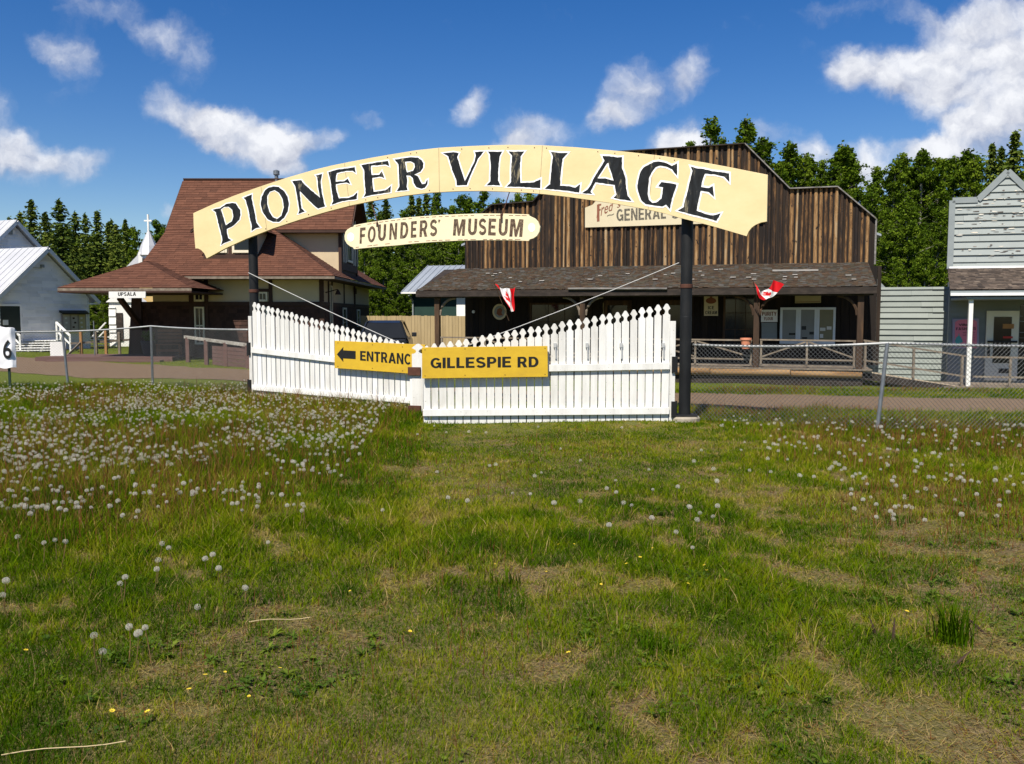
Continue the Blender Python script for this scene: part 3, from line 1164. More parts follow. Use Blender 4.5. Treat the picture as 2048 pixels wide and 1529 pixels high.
for x, y in ((676, 686), (676, 733), (745, 690), (745, 737), (805, 694), (805, 742)):
    mb.add([fn((x + .9 * cos(q * pi / 3), y + .9 * sin(q * pi / 3))) for q in range(6)], [tuple(range(6))])
mb.build('screws', RUST, t)

# cables -----------------------------------------------------------------


def cable(a, b, label, sag=.0):
    m = MB()
    n = 14
    a, b = Vector(a), Vector(b)
    m.tube([a.lerp(b, i / n) - Vector((0, 0, sag * 4 * (i / n) * (1 - i / n))) for i in range(n + 1)], .0075, 6)
    m.build('brace_cable', CABLE, None)
    o = COL.objects[-1]
    tag(o, label, 'cable', 'pale cables holding up the gates')


la, lb = at(497, 546, 16.62), at(805, 690, 14.75)
cable(la, lb + Vector((0, .06, 0)), 'pale cable from the left arch post down to the left gate', .02)
ra, rb = at(1358, 526, 13.1), at(868, 716, 13.02)
cable(ra, rb, 'pale cable from the right arch post down to the right gate', .03)

# arch sign --------------------------------------------------------------
SL, SR = Vector((-4.98, 16.55, 0)), Vector((2.58, 12.95, 0))
dirv = (SR - SL).normalized()
an = Vector((dirv.y, -dirv.x, 0)).normalized()
ap0 = SL + an * .07
outline = [(386.5, 426.7), (387.5, 460), (390.7, 497.6), (396, 497.5), (402, 500.5), (408.5, 507.5), (413.3, 517.5),
           (450, 497.5), (493, 478), (547.6, 456.8), (600, 439.6), (650, 425), (700, 411.8), (743, 402.7), (810.5, 391.7), (862.5, 385.8), (916, 383),
           (965, 382.4), (1016, 384.2), (1055, 386.2), (1091, 389.2), (1137, 394.5), (1183, 401), (1240, 409.5), (1291.7, 419), (1330, 427.5), (1359.5, 436.3), (1395, 445), (1430.4, 454.5), (1493.3, 473),
           (1497.4, 463.5), (1503, 456), (1511, 450.2), (1522, 445.6), (1533.6, 443.6), (1535.4, 350),
           (1496, 342.2), (1455, 334), (1412, 326), (1367.5, 318.5), (1322, 312), (1280, 307), (1240, 302.7), (1200, 299.2), (1150, 294.8), (1084.7, 291), (1028.9, 290), (985, 290.8), (940, 292.5), (877.7, 296), (832, 301), (788.9, 308), (745, 315.5), (700, 324), (663, 331.5),
           (626, 340.5), (573, 356), (521.4, 373), (470, 391), (430, 407)]
at_, afn = planar_sign('arch_sign', 'large arched cream sign reading PIONEER VILLAGE across the two black posts', 'sign', outline, ap0, an, .05, CREAM)
# panel joints
mb = MB()
for a, b in (((522, 373.5), (534, 462)), ((689, 327), (699, 411.5)), ((877.5, 296.5), (879, 384.5)), ((1085, 291.5), (1079, 388)), ((1309, 311), (1296, 420))):
    u = [(a[0] - .5, a[1]), (a[0] + .5, a[1]), (b[0] + .5, b[1]), (b[0] - .5, b[1])]
    mb.add([afn(p, .002) for p in u], [(0, 1, 2, 3)])
mb.build('joints', mat('joint_line', [(.30, .25, .14), (.4, .34, .2)], (3, 3, 3)), at_)


mb = MB()
for k in range(1, 26):
    i = 8 + k % 12 if k < 13 else 39 + k % 13
    a, b = outline[min(i, len(outline) - 2)], outline[min(i, len(outline) - 2) + 1]
    f = random.random()
    x, y = a[0] + (b[0] - a[0]) * f, a[1] + (b[1] - a[1]) * f + (-5 if k < 13 else 5)
    mb.add([afn((x + 1.1 * cos(q * pi / 3), y + 1.1 * sin(q * pi / 3)), .004) for q in range(6)], [tuple(range(6))])
mb.build('screws', RUST, at_)


def sc_(pts, ox, oy, s):
    return [(ox + x / s, oy + y / s) for x, y in pts]


A_, B_, C_, D_, E_, F_ = (380, 380, 9.309), (400, 300, 4.778), (700, 280, 7.877), (940, 280, 7.877), (1140, 280, 7.646), (1280, 300, 7.314)
LET = [
    (A_, [(425, 375), (500, 352), (560, 345), (680, 262), (790, 243), (855, 255), (905, 335), (940, 375), (945, 470), (925, 555), (870, 610), (790, 680), (690, 730), (690, 790), (715, 900), (775, 937), (640, 990), (580, 1030), (605, 940), (600, 880), (545, 680), (510, 530), (485, 420)],
     [[(580, 365), (640, 318), (720, 315), (790, 375), (810, 500), (780, 590), (670, 660), (630, 520)]]),
    (A_, [(998, 148), (1070, 118), (1155, 85), (1150, 160), (1200, 380), (1240, 610), (1310, 700), (1230, 715), (1150, 770), (1155, 690), (1120, 540), (1085, 350), (1040, 190)], []),
    (B_, [(700, 350), (755, 355), (810, 400), (840, 450), (852, 510), (840, 590), (805, 650), (755, 690), (700, 688), (650, 665), (600, 595), (582, 525), (590, 450), (625, 385), (660, 360)],
     [[(715, 385), (755, 410), (790, 470), (803, 550), (780, 630), (740, 660), (700, 645), (665, 590), (645, 520), (645, 440), (670, 400)]]),
    (B_, [(883, 300), (970, 290), (1000, 330), (1148, 458), (1132, 370), (1122, 262), (1108, 245), (1168, 230), (1155, 300), (1165, 400), (1185, 500), (1198, 540), (1130, 562), (1090, 530), (955, 395), (958, 440), (972, 560), (1003, 592), (940, 612), (952, 580), (927, 430), (912, 350)], []),
    (B_, [(1228, 215), (1310, 190), (1400, 178), (1480, 165), (1490, 222), (1460, 200), (1395, 202), (1310, 222), (1302, 250), (1298, 305), (1380, 300), (1415, 275), (1440, 328), (1400, 312), (1300, 328), (1300, 345), (1308, 400), (1330, 465), (1420, 460), (1470, 440), (1505, 405), (1500, 470), (1360, 490), (1258, 525), (1275, 490), (1262, 400), (1250, 310)], []),
    (C_, [(180, 400), (320, 375), (460, 352), (600, 330), (620, 415), (565, 390), (430, 405), (340, 405), (330, 440), (345, 555), (465, 550), (505, 495), (545, 605), (470, 580), (355, 600), (355, 660), (375, 820), (560, 795), (650, 725), (640, 825), (340, 870), (215, 905), (250, 840), (230, 620), (225, 480)], []),
    (C_, [(705, 310), (890, 285), (960, 275), (1075, 280), (1130, 320), (1160, 370), (1155, 440), (1110, 505), (1010, 550), (1075, 575), (1110, 650), (1140, 700), (1190, 690), (1210, 640), (1225, 630), (1220, 700), (1180, 755), (1130, 770), (1045, 745), (1005, 680), (990, 600), (950, 565), (890, 560), (905, 640), (895, 740), (910, 790), (740, 808), (780, 740), (775, 600), (770, 480), (765, 390)],
     [[(870, 345), (960, 340), (1015, 370), (1025, 430), (995, 490), (900, 515), (885, 460)]]),
    (C_, [(1465, 212), (1630, 195), (1715, 210), (1690, 270), (1745, 450), (1812, 650), (1870, 540), (1965, 340), (1985, 250), (1970, 190), (2112, 185), (2020, 295), (1950, 450), (1885, 600), (1845, 715), (1685, 718), (1680, 650), (1620, 500), (1550, 260)], []),
    (D_, [(285, 185), (400, 188), (510, 185), (470, 260), (455, 370), (450, 450), (445, 640), (480, 720), (370, 712), (262, 718), (320, 660), (325, 500), (330, 420), (315, 230)], []),
    (D_, [(608, 183), (730, 188), (860, 183), (800, 260), (790, 440), (795, 680), (1010, 670), (1112, 620), (1108, 762), (780, 740), (580, 738), (650, 665), (650, 450), (665, 250)], []),
    (D_, [(1275, 192), (1400, 206), (1545, 205), (1460, 300), (1440, 470), (1420, 725), (1560, 730), (1660, 755), (1740, 700), (1720, 832), (1500, 800), (1180, 768), (1265, 700), (1285, 460), (1308, 260)], []),
    (E_, [(497, 247), (600, 250), (730, 270), (800, 265), (795, 420), (850, 580), (860, 740), (885, 860), (945, 935), (800, 915), (665, 885), (715, 835), (695, 760), (685, 690), (390, 650), (345, 740), (315, 795), (345, 830), (185, 815), (270, 760), (320, 690), (370, 580), (470, 420), (530, 320)],
     [[(590, 350), (570, 360), (420, 590), (540, 590), (670, 625), (640, 520), (600, 420)]]),
    (E_, [(1640, 360), (1640, 555), (1560, 450), (1470, 410), (1380, 395), (1310, 420), (1250, 500), (1215, 570), (1200, 700), (1190, 820), (1210, 920), (1260, 965), (1320, 960), (1400, 900), (1415, 820), (1425, 725), (1350, 712), (1400, 645), (1520, 662), (1630, 685), (1610, 760), (1560, 900), (1530, 1060), (1470, 990), (1410, 1020), (1330, 1010), (1160, 985), (1090, 920), (1040, 780), (1030, 700), (1050, 600), (1080, 490), (1130, 420), (1280, 340), (1360, 332), (1470, 355), (1560, 400)], []),
    (F_, [(745, 245), (850, 275), (930, 280), (1060, 315), (1180, 325), (1305, 345), (1308, 475), (1230, 390), (1100, 360), (950, 350), (915, 450), (895, 545), (1010, 560), (1065, 530), (1083, 690), (1010, 620), (890, 600), (870, 690), (830, 890), (960, 940), (1070, 960), (1185, 930), (1120, 1040), (960, 995), (740, 940), (555, 890), (640, 840), (660, 740), (700, 600), (720, 500), (770, 310)], []),
]
for fr, outer, holes in LET:
    o2 = sc_(outer, *fr)
    h2 = [sc_(h, *fr) for h in holes]
    k = .55 + .45 * (o2[0][0] - 400) / 1000
    wo = offset2(o2, 3.6 * k)
    wh = []
    for h in h2:
        q = offset2(h, -3.0 * k)
        if abs(area2(q)) > 8:
            wh.append(q)
    vs, fs = fill2d(jag(wo, .25, 7), wh)
    w = MB().add([afn(v, .003) for v in vs], fs).build('letter_outline', LETTERW, at_)
    vs, fs = fill2d(jag(o2, .45, 4), [jag(h, .35, 4) for h in h2])
    MB().add([afn(v, .006) for v in vs], fs).build('letter', LETTERB, at_)

# hanging museum sign ----------------------------------------------------
S_ = 4.876


def hs(x, y):
    return (680 + x / S_, 380 + y / S_)


def arcp(c, r, a0, a1, n, ry=None):
    return [(c[0] + r * cos(radians(a0 + (a1 - a0) * i / n)), c[1] - (ry or r) * sin(radians(a0 + (a1 - a0) * i / n))) for i in range(n + 1)]


ho = [hs(*p) for p in [(135, 345), (260, 322), (400, 300), (560, 278), (750, 262), (950, 248), (1150, 238), (1400, 231), (1600, 232), (1840, 240), (1842, 252), (1862, 262), (1900, 280), (1930, 312), (1950, 365), (1944, 410), (1920, 450), (1885, 474), (1850, 484), (1840, 500),
                          (1620, 492), (1400, 492), (1150, 497), (950, 507), (750, 522), (550, 543), (330, 560), (135, 580), (128, 563), (100, 553), (68, 528), (46, 490), (43, 450), (52, 412), (72, 386), (105, 366), (130, 360)]]
hp0 = ap0 + an * .0
ht, hfn = planar_sign('museum_sign', "small cream sign reading FOUNDERS' MUSEUM hanging below the arch", 'sign', ho, hp0, an, .035, CREAM2)
mb = MB()
for ch, x0, x1, y0, y1 in [('F', 192, 250, 372, 525), ('O', 268, 352, 358, 515), ('U', 370, 452, 340, 500), ('N', 480, 560, 328, 487), ('D', 586, 670, 318, 475), ('E', 690, 750, 310, 468), ('R', 775, 860, 300, 460), ('S', 875, 952, 292, 455), ("'", 958, 980, 290, 330),
                           ('M', 1102, 1226, 285, 445), ('U', 1246, 1340, 280, 440), ('S', 1350, 1432, 278, 440), ('E', 1445, 1525, 280, 442), ('U', 1545, 1640, 282, 445), ('M', 1652, 1790, 285, 455)]:
    rise = -6 if x0 < 900 else 3
    block_quad(mb, ch, [hs(x0, y1), hs(x1, y1 + rise), hs(x1, y0 + rise), hs(x0, y0)], hfn, shear=.10)
mb.build('lettering', LETTERF, ht)
mb = MB()
for a, b in [((150, 356), (950, 262)), ((960, 262), (1830, 252)), ((150, 562), (950, 492)), ((960, 492), (1825, 486))]:
    n = 14
    for i in range(n):
        if random.random() < .25:
            continue
        f0, f1 = i / n + .004, (i + random.uniform(.6, .95)) / n

        def pt(f, o):
            x = a[0] + (b[0] - a[0]) * f
            y = a[1] + (b[1] - a[1]) * f + (-14 if a[0] < 500 else -8) * sin(pi * f) * (1 if a[1] < 400 else .6)
            return hfn(hs(x, y + o), .003)
        mb.add([pt(f0, -2.2), pt(f1, -2.2), pt(f1, 2.2), pt(f0, 2.2)], [(0, 3, 2, 1)])
mb.build('border_stripe', BROWNP, ht)
mb = MB()
for cx, cy in ((105, 462), (1870, 368)):
    mb.add([hfn(p, .003) for p in arcp(hs(cx, cy), 34 / S_, 0, 330, 22, 44 / S_)], [tuple(range(23))])
mb.build('white_disc', LETTERW, ht)
for (x0, y0, x1, y1) in [(741, 400, 756, 449), (1022, 375, 1004, 432)]:
    a, b = local(ht.location, ht.rotation_euler.z, on_plane(x0, y0, ap0 - an * .06, an)), local(ht.location, ht.rotation_euler.z, on_plane(x1, y1, ap0 + an * .01, an))
    m = MB()
    m.tube([a, b], .008, 6)
    m.tube([b + Vector((0, -.03, .03)), b + Vector((0, -.03, -.05))], .014, 6)
    m.build('hanger', RUST, ht)

# ------------------------------------------------------------------ chain-link fences


def chain_fence(label, posts, gate_end, z0=.04, pitch=.062, lean=None, wr=.0017, sag=0.02):
    """posts: list of (x, y, height); the mesh runs along them"""
    P = [Vector((x, y, tz(x, y))) for x, y, h in posts]
    H = [h for *_, h in posts]
    t = thing('chain_link_fence', label, 'fence', P[0])
    o = P[0]
    rail = []
    for i in range(len(P)):
        rail.append(P[i] + Vector((0, 0, H[i])) - o)
    m = MB()
    pts = []
    for i in range(len(P) - 1):
        for k in range(6):
            f = k / 6
            pts.append(rail[i].lerp(rail[i + 1], f) - Vector((0, 0, sag * 4 * f * (1 - f))))
    pts.append(rail[-1])
    m.tube(pts, .018, 8)
    m.build('top_rail', RAILM, t, smooth=True)
    for i, p in enumerate(P):
        if i in gate_end:
            continue
        m = MB()
        b = p - o
        ln = Vector(lean[i]) if lean else Vector((0, 0, 0))
        m.tube([b - ln - Vector((0, 0, .3)), rail[i] + Vector((0, 0, .0))], .027, 10)
        m.build('post', GALV, t, smooth=False)
    w = MB()
    for i in range(len(P) - 1):
        a, b = P[i] - o, P[i + 1] - o
        L = (b - a).xy.length
        d = (b - a) / L
        nrm = Vector((d.y, -d.x, 0)).normalized()
        ha, hb = H[i], H[i + 1]
        for sgn in (1, -1):
            n = int((L + ha) / pitch) + 1
            for k in range(-int(ha / pitch) - 1, n):
                s0 = k * pitch
                # from (s0, z0) going up with slope 1 in direction sgn
                hh = min(ha, hb) + .02
                sa, sb = (s0, s0 + (hh - z0)) if sgn > 0 else (s0 + (hh - z0), s0)
                za, zb = z0, hh
                # clip to 0..L
                def cut(s):
                    return za + (zb - za) * (s - sa) / (sb - sa)
                lo, hi = (sa, sb) if sa < sb else (sb, sa)
                if hi <= 0 or lo >= L:
                    continue
                lo, hi = max(lo, 0), min(hi, L)
                off = nrm * (.0235 + .0035 * sgn)
                w.tube([a + d * lo + Vector((0, 0, cut(lo))) + off, a + d * hi + Vector((0, 0, cut(hi))) + off], wr, 3, caps=False)
    w.build('chain_mesh', WIREM, t)
    return t


chain_fence('chain link fence left of the gates with two grey posts',
            [(-13.8, 17.6, 1.26), (-10.0, 19.35, 1.255), (-8.32, 20.05, 1.36), (-5.12, 16.86, 1.30)], (3,), lean=[(0, 0, 0), (-.10, 0, 0), (0, 0, 0), (0, 0, 0)])
chain_fence('chain link fence right of the gates with a leaning grey post',
            [(2.74, 13.16, 1.17), (5.12, 11.85, 1.21), (9.9, 12.0, 1.20)], (0,), wr=.0027, lean=[(0, 0, 0), (.13, 0, 0), (0, 0, 0)], sag=.035)

# ------------------------------------------------------------------ general store (local x along the front, y to the rear)
SO, SZ = (-3.03, 28.9, 0), atan2(-3.9, 13.33)
SEX, SEY = Vector((cos(SZ), sin(SZ), 0)), Vector((-sin(SZ), cos(SZ), 0))
X, Y, Z = Vector((1, 0, 0)), Vector((0, 1, 0)), Vector((0, 0, 1))
store = thing('general_store', 'weathered brown timber store with a stepped false front and a shingled porch roof', 'store', SO, SZ)


def st_world(px, py, back):
    return on_plane(px, py, Vector(SO) + SEY * back, SEY)


def st_loc(px, py, back):
    return local(SO, SZ, st_world(px, py, back))


FF = [(.68, 3.12), (14.2, 3.12), (14.2, 4.60), (13.06, 5.62), (11.64, 5.62), (10.23, 7.10), (4.69, 7.04), (3.2, 5.52), (1.72, 5.46), (.68, 4.70)]
m = MB()
m.prism([(x, 2.52, z) for x, z in FF], (0, .10, 0), .2)
# wide boards
u = .68
bk = MB()
while u < 14.2:
    w = random.uniform(.17, .26)
    p = clip_rect(FF, u + .004, min(u + w - .004, 14.2), 3.12, 7.2)
    if p:
        bk.prism([(a, 2.519, b) for a, b in p], (0, -random.uniform(.012, .024), 0))
    u += w
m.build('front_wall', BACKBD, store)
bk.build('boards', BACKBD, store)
bt = MB()
u = .72
while u < 14.1:
    w = random.uniform(.075, .125)
    lean = random.uniform(-.012, .012)
    p = clip_rect(FF, u, u + w, 3.14 + random.uniform(0, .06), 7.2)
    if p:
        r = random.random()
        mid = u + w / 2
        dep = random.uniform(.05, .075)
        # rounded slab: three strips
        top = {}
        for s0, s1, d0, d1 in ((0, .25, .024, dep), (.25, .75, dep, dep), (.75, 1, dep, .024)):
            q = clip_rect(p, u + w * s0, u + w * s1, 3, 7.3)
            if not q:
                continue
            vs = []
            for a, b in q:
                f = (a - (u + w * s0)) / (w * (s1 - s0))
                vs.append((a + lean * (b - 3.1), 2.52 - (d0 + (d1 - d0) * f), b))
            bt.add(vs, [tuple(range(len(vs)))], r)
    u += w + random.uniform(.04, .095)
bt.build('battens', BATTEN, store)
# coping boards along the top
m = MB()
m2 = MB()
seg = list(zip(FF[2:], FF[3:] + FF[:0]))
for i, (a, b) in enumerate(seg):
    (m2 if i in (0, 1, 2) else m).beam((a[0], 2.50, a[1] + .012), (b[0], 2.50, b[1] + .012), .26, .035, (0, 0, 1) if abs(a[1] - b[1]) < .3 else (.3, 0, 1))
m.build('coping', DARKWD, store)
m2.build('coping', GREYWD, store)
m = MB()
m.beam((14.215, 2.47, 3.2), (14.215, 2.47, 4.6), .05, .12, (0, 1, 0))
m.build('corner_board', GREYWD, store)
# rear body and roof
m = MB()
m.prism([(.9, 2.63, -.3), (14.0, 2.63, -.3), (14.0, 2.63, 4.2), (7.45, 2.63, 6.6), (.9, 2.63, 4.2)], (0, 9.5, 0))
m.build('rear_wall', BACKBD, store)
m = MB()
m.beam((7.45, 2.64, 6.68), (7.45, 12.4, 6.68), .05, .05)
for s in (0, 1):
    a, b = ((.5, 4.08), (7.45, 6.64)) if s == 0 else ((7.45, 6.64), (14.4, 4.08))
    m.prism([(a[0], 2.63, a[1]), (b[0], 2.63, b[1]), (b[0], 2.63, b[1] + .07), (a[0], 2.63, a[1] + .07)], (0, 9.8, 0))
m.build('main_roof', METALG, store)
# porch roof
m = MB()
roof_plane(m, [(-.12, -.12, 2.42), (14.02, -.12, 2.42), (14.02, 2.5, 3.27), (-.12 + .55, 2.5, 3.27)], .115, .125, .030, .4, wobble=.028)
m.build('porch_roof', CEDARM, store)
m = MB()
m.prism([(-.10, -.08, 2.36), (-.10, -.08, 2.41), (-.1, 2.51, 3.25), (-.1, 2.51, 3.18)], (14.1, 0, 0))
m.build('porch_ceiling', DARKWD, store)
pm = MB()
nrm = Vector((0, -.85, 2.62)).normalized()
vs_ = Vector((0, 2.62, .85)).normalized()
for px, py in [(975, 548), (990, 549), (1000, 547), (985, 553), (1020, 557), (1040, 565), (1083, 563), (1200, 553), (1226, 555), (1255, 549), (1290, 545), (1330, 551), (1346, 548), (1432, 541), (1442, 540), (1405, 552), (1466, 556), (1497, 556), (1507, 549), (1508, 560), (1570, 555), (1590, 551), (1569, 560), (1592, 556), (1385, 560), (1400, 544), (1697, 552), (1708, 560), (1180, 560), (1310, 560)]:
    p = local(SO, SZ, on_plane(px, py, Vector(SO) + SEX * 0 + SEY * -.12 + Z * 2.465, SEX * nrm.x + SEY * nrm.y + Z * nrm.z))
    if random.random() < .12:
        continue
    w = random.uniform(.045, .085)
    n0 = nrm * .012
    pm.add([p - X * w + n0, p + X * w + n0, p + X * w + vs_ * .07 + n0, p - X * w + vs_ * .07 + n0], [(0, 1, 2, 3)])
p = st_loc(1545, 538, 1.4)
pm.beam((p.x, 1.52, 3.005), (p.x + 1.35, 1.52, 3.0), .06, .05)
pm.build('patch_shingle', PATCHW, store)
m = MB()
m.beam((-.12, -.10, 2.315), (6.9, -.10, 2.315), .045, .19)
m.beam((6.9, -.10, 2.315), (14.02, -.10, 2.325), .045, .19)
m.beam((-.1, .05, 2.23), (13.95, .05, 2.23), .12, .09)
m.build('fascia', DARKWD, store, bevel=.004)
m = MB()
m.tube([st_loc(1136, 578, -.16), st_loc(1334, 578, -.16)], .035, 10)
m.build('awning_tube', GREYWD, store, smooth=True)
# porch wall
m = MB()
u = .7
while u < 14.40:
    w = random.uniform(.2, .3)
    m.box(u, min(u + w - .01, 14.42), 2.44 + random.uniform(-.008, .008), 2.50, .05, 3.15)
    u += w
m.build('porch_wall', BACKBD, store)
for (x, w, z, h, nx, ny) in [(3.1, 1.9, .75, 1.3, 3, 2), (9.65, 1.1, .55, 1.75, 3, 3)]:
    window(store, (x, 2.43, z), X, -Y, w, h, nx, ny, .07, POSTWD, GLASS)
for x in (5.7, 7.6):
    m = MB()
    m.box(x, x + .95, 2.36, 2.425, .06, 2.12)
    d = m.build('door', POSTWD, store)
    m = MB()
    m.box(x + .14, x + .81, 2.348, 2.359, .9, 1.95)
    m.build('pane', GLASS, d)
# posts, braces
for x in (.55, 5.45, 10.73, 13.62):
    m = MB()
    m.box(x - .085, x + .085, .05, .21, .05, 2.20)
    o = m.build('porch_post', POSTWD, store, bevel=.01)
    for s in (-1, 1):
        if (x < 1 and s < 0) or (x > 13 and s > 0):
            continue
        m = MB()
        n = 6
        m.tube([(x + s * (.09 + .55 * (1 - cos(k / n * pi / 2))), .13, 1.62 + .56 * sin(k / n * pi / 2)) for k in range(n + 1)], .045, 6)
        m.build('brace', RAILWD if x < 6 else POSTWD, o)
# deck
m = MB()
u = -.02
while u < 13.85:
    m.box(u, u + .135, -.03, 2.42, .015, .055)
    u += .14
m.build('deck_boards', RAILWD, store)
m = MB()
m.tube([(-.05 + k * 1.0, .02 + .02 * sin(k * 2.1), -.08 + .012 * sin(k * 1.3)) for k in range(9)] + [(9.4, .02, -.08)], .115, 10)
m.tube([(9.42, .03, -.09), (11.7, .02, -.08), (11.72, .02, -.08)], .11, 10)
m.tube([(11.74, .04, -.10), (13.7, .03, -.12)], .10, 10)
m.build('log_beam', LOGWD, store, smooth=True)
m = MB()
m.box(0, 13.72, .04, .10, -.60, -.19)
m.box(12.35, 13.72, -.02, .035, -.56, -.30)
m.build('skirting', DARKWD, store)
# railing
for xa, xb in ((.66, 5.34), (5.56, 10.62), (10.84, 13.52)):
    m = MB()
    dz = .89
    m.beam((xa, .12, dz), (xb, .12, dz - .02), .07, .045)
    m.beam((xa, .12, .32), (xb, .12, .30), .045, .05)
    m.beam((xa, .12, .14), (xb, .12, .12), .05, .05)
    mid = (xa + xb) / 2 if xb - xa < 4 else None
    ps = [mid] if mid else [xa + (xb - xa) * .33, xa + (xb - xa) * .67]
    for x in ps + [xa + .04, xb - .04]:
        m.beam((x, .12, .1), (x, .12, dz - .03), .06, .05, (0, 1, 0))
    ps2 = [xa] + ps + [xb]
    for i in range(len(ps)):
        c = ps[i]
        for e in ((ps2[i]), (ps2[i + 2])):
            if abs(e - c) > .3:
                m.beam((c + (.05 if e > c else -.05), .12, dz - .06), (e, .12, .36), .045, .05, (0, 1, 0))
    m.build('railing', RAILWD, store)

# signs on the store ------------------------------------------------------


def store_sign(name, label, corners, back, m, thick=.03, cat='sign'):
    return planar_sign(name, label, cat, corners, Vector(SO) + SEY * back, -SEY, thick, m)


co = [(1170, 455.5), (1300, 451.5), (1420, 447.5), (1530, 444), (1530, 415), (1515, 408), (1508, 385), (1194, 385), (1192, 402), (1185, 410), (1170, 416)]
t, fn = store_sign('store_sign', 'wide cream sign on the timber false front, half hidden by the arch', co, 2.40, CREAM3, .045)
mb = MB()
text_quad(mb, 'Fred', [(1193, 437), (1227, 420), (1227, 402), (1193, 410)], fn, bold=.004, shear=.25)
text_quad(mb, "'s", [(1233, 417), (1242, 414), (1242, 400), (1233, 403)], fn, bold=.004, shear=.25)
q = [(1194, 444), (1199, 443), (1199, 408), (1194, 410)]
mb.add([fn(p, .005) for p in q], [(0, 1, 2, 3)])
mb.build('lettering', BROWNP, t)
mb = MB()
block_quad(mb, 'GENERAL', [(1233, 443), (1332, 437.5), (1332, 414), (1233, 418.5)], fn)
block_quad(mb, 'STORE', [(1343, 438), (1430, 434), (1430, 411), (1343, 414)], fn)
text_quad(mb, '~', [(1214, 434), (1228, 430), (1228, 427), (1214, 431)], fn, bold=.01)
mb.build('lettering', mat('faded_grey_letters', [(.06, .055, .045), (.10, .09, .07), (.36, .32, .23)], (22, 22, 22), .8), t)

t, fn = store_sign('ice_cream_sign', 'upright cream sign reading ICE CREAM on the porch wall', [(1408, 632), (1436, 632), (1436, 590), (1408, 590)], 2.38, CREAM3, .02)
mb = MB()
block_quad(mb, 'ICE', [(1416, 619), (1428, 619), (1428, 612.5), (1416, 612.5)], fn)
mb.build('lettering', LETTERK, t)
mb = MB()
block_quad(mb, 'CREAM', [(1410.5, 629), (1434, 629), (1434, 622), (1410.5, 622)], fn)
mb.build('lettering', LETTERK, t)
mb = MB()
mb.add([fn(p) for p in arcp((1422, 602), 10.5, 0, 345, 20, 6)], [tuple(range(21))])
mb.add([fn(p) for p in [(1419, 597), (1425, 597), (1424, 592.5), (1422, 594), (1421, 592.5)]], [(0, 1, 2, 3, 4)])
mb.build('emblem', BROWNP, t)

t, fn = store_sign('flour_sign', 'pale sign reading PURITY FLOUR on the wall beside the porch post', [(1522, 644.5), (1555, 644.5), (1555, 620), (1522, 620)], 2.38, TARP, .02)
mb = MB()
block_quad(mb, 'PURITY', [(1524, 632), (1553, 632), (1553, 624), (1524, 624)], fn)
block_quad(mb, 'FLOUR', [(1528.5, 641), (1546, 641), (1546, 634.5), (1528.5, 634.5)], fn)
mb.build('lettering', BROWNP, t)
t, fn = store_sign('blank_panel', 'plain grey panel under the pale flour sign on the porch wall', [(1523, 681), (1554, 681), (1554, 646), (1523, 646)], 2.39, GREYTR, .018, 'panel')
t, fn = store_sign('porch_sign', 'dim olive sign with a brown border above the white notice case', [(1590, 607), (1642, 606), (1642, 588), (1590, 588)], 2.38, PAPERY, .02)
mb = MB()
for a, b in (((1592, 605.2), (1640, 604.2)), ((1592, 591), (1640, 590.6))):
    mb.add([fn(p) for p in [a, b, (b[0], b[1] - 1), (a[0], a[1] - 1)]], [(0, 1, 2, 3)])
mb.build('border', BROWNP, t)
mb = MB()
cxy = (999, 624)
t, fn = store_sign('round_sign', 'round pale sign with a reddish centre on the dark porch wall', arcp(cxy, 14, 0, 345, 23, 16), 2.38, CREAM3, .02)
mb.add([fn(p) for p in arcp(cxy, 10.5, 0, 345, 23, 12)], [tuple(range(24))])
mb.build('inner_disc', GREYTR, t)
mb = MB()
mb.add([fn(p, .008) for p in [(993, 628), (995, 619), (1001, 616), (1005, 620), (1003, 626), (1006, 631), (998, 632)]], [tuple(range(7))])
mb.build('emblem', BROWNP, t)
t, fn = store_sign('wall_board', 'plain olive board with an arched top on the store wall behind the right gate', [(1206, 646), (1250, 646), (1250, 606), (1240, 604.5), (1228, 604), (1215, 604.5), (1206, 606)], 2.38, PAPERY, .02, 'board')
t, fn = store_sign('narrow_board', 'narrow olive board on the store wall beside the right arch post', [(1343, 650), (1360, 650), (1360, 604), (1343, 604)], 2.38, PAPERY, .02, 'board')
t = thing('wall_dial', 'small round pale dial on the left end of the store porch wall', 'dial', st_world(947, 624, 2.40), SZ)
m = MB()
m.add([(.055 * cos(k * pi / 8), -.02, .055 * sin(k * pi / 8)) for k in range(16)] + [(.055 * cos(k * pi / 8), .02, .055 * sin(k * pi / 8)) for k in range(16)],
      [tuple(range(16))] + [(k, (k + 1) % 16, 16 + (k + 1) % 16, 16 + k) for k in range(16)])
m.build('case', ALU, t)
m = MB()
m.add([(.04 * cos(k * pi / 8), -.024, .04 * sin(k * pi / 8)) for k in range(16)], [tuple(range(16))])
m.build('face', PAPER, t)
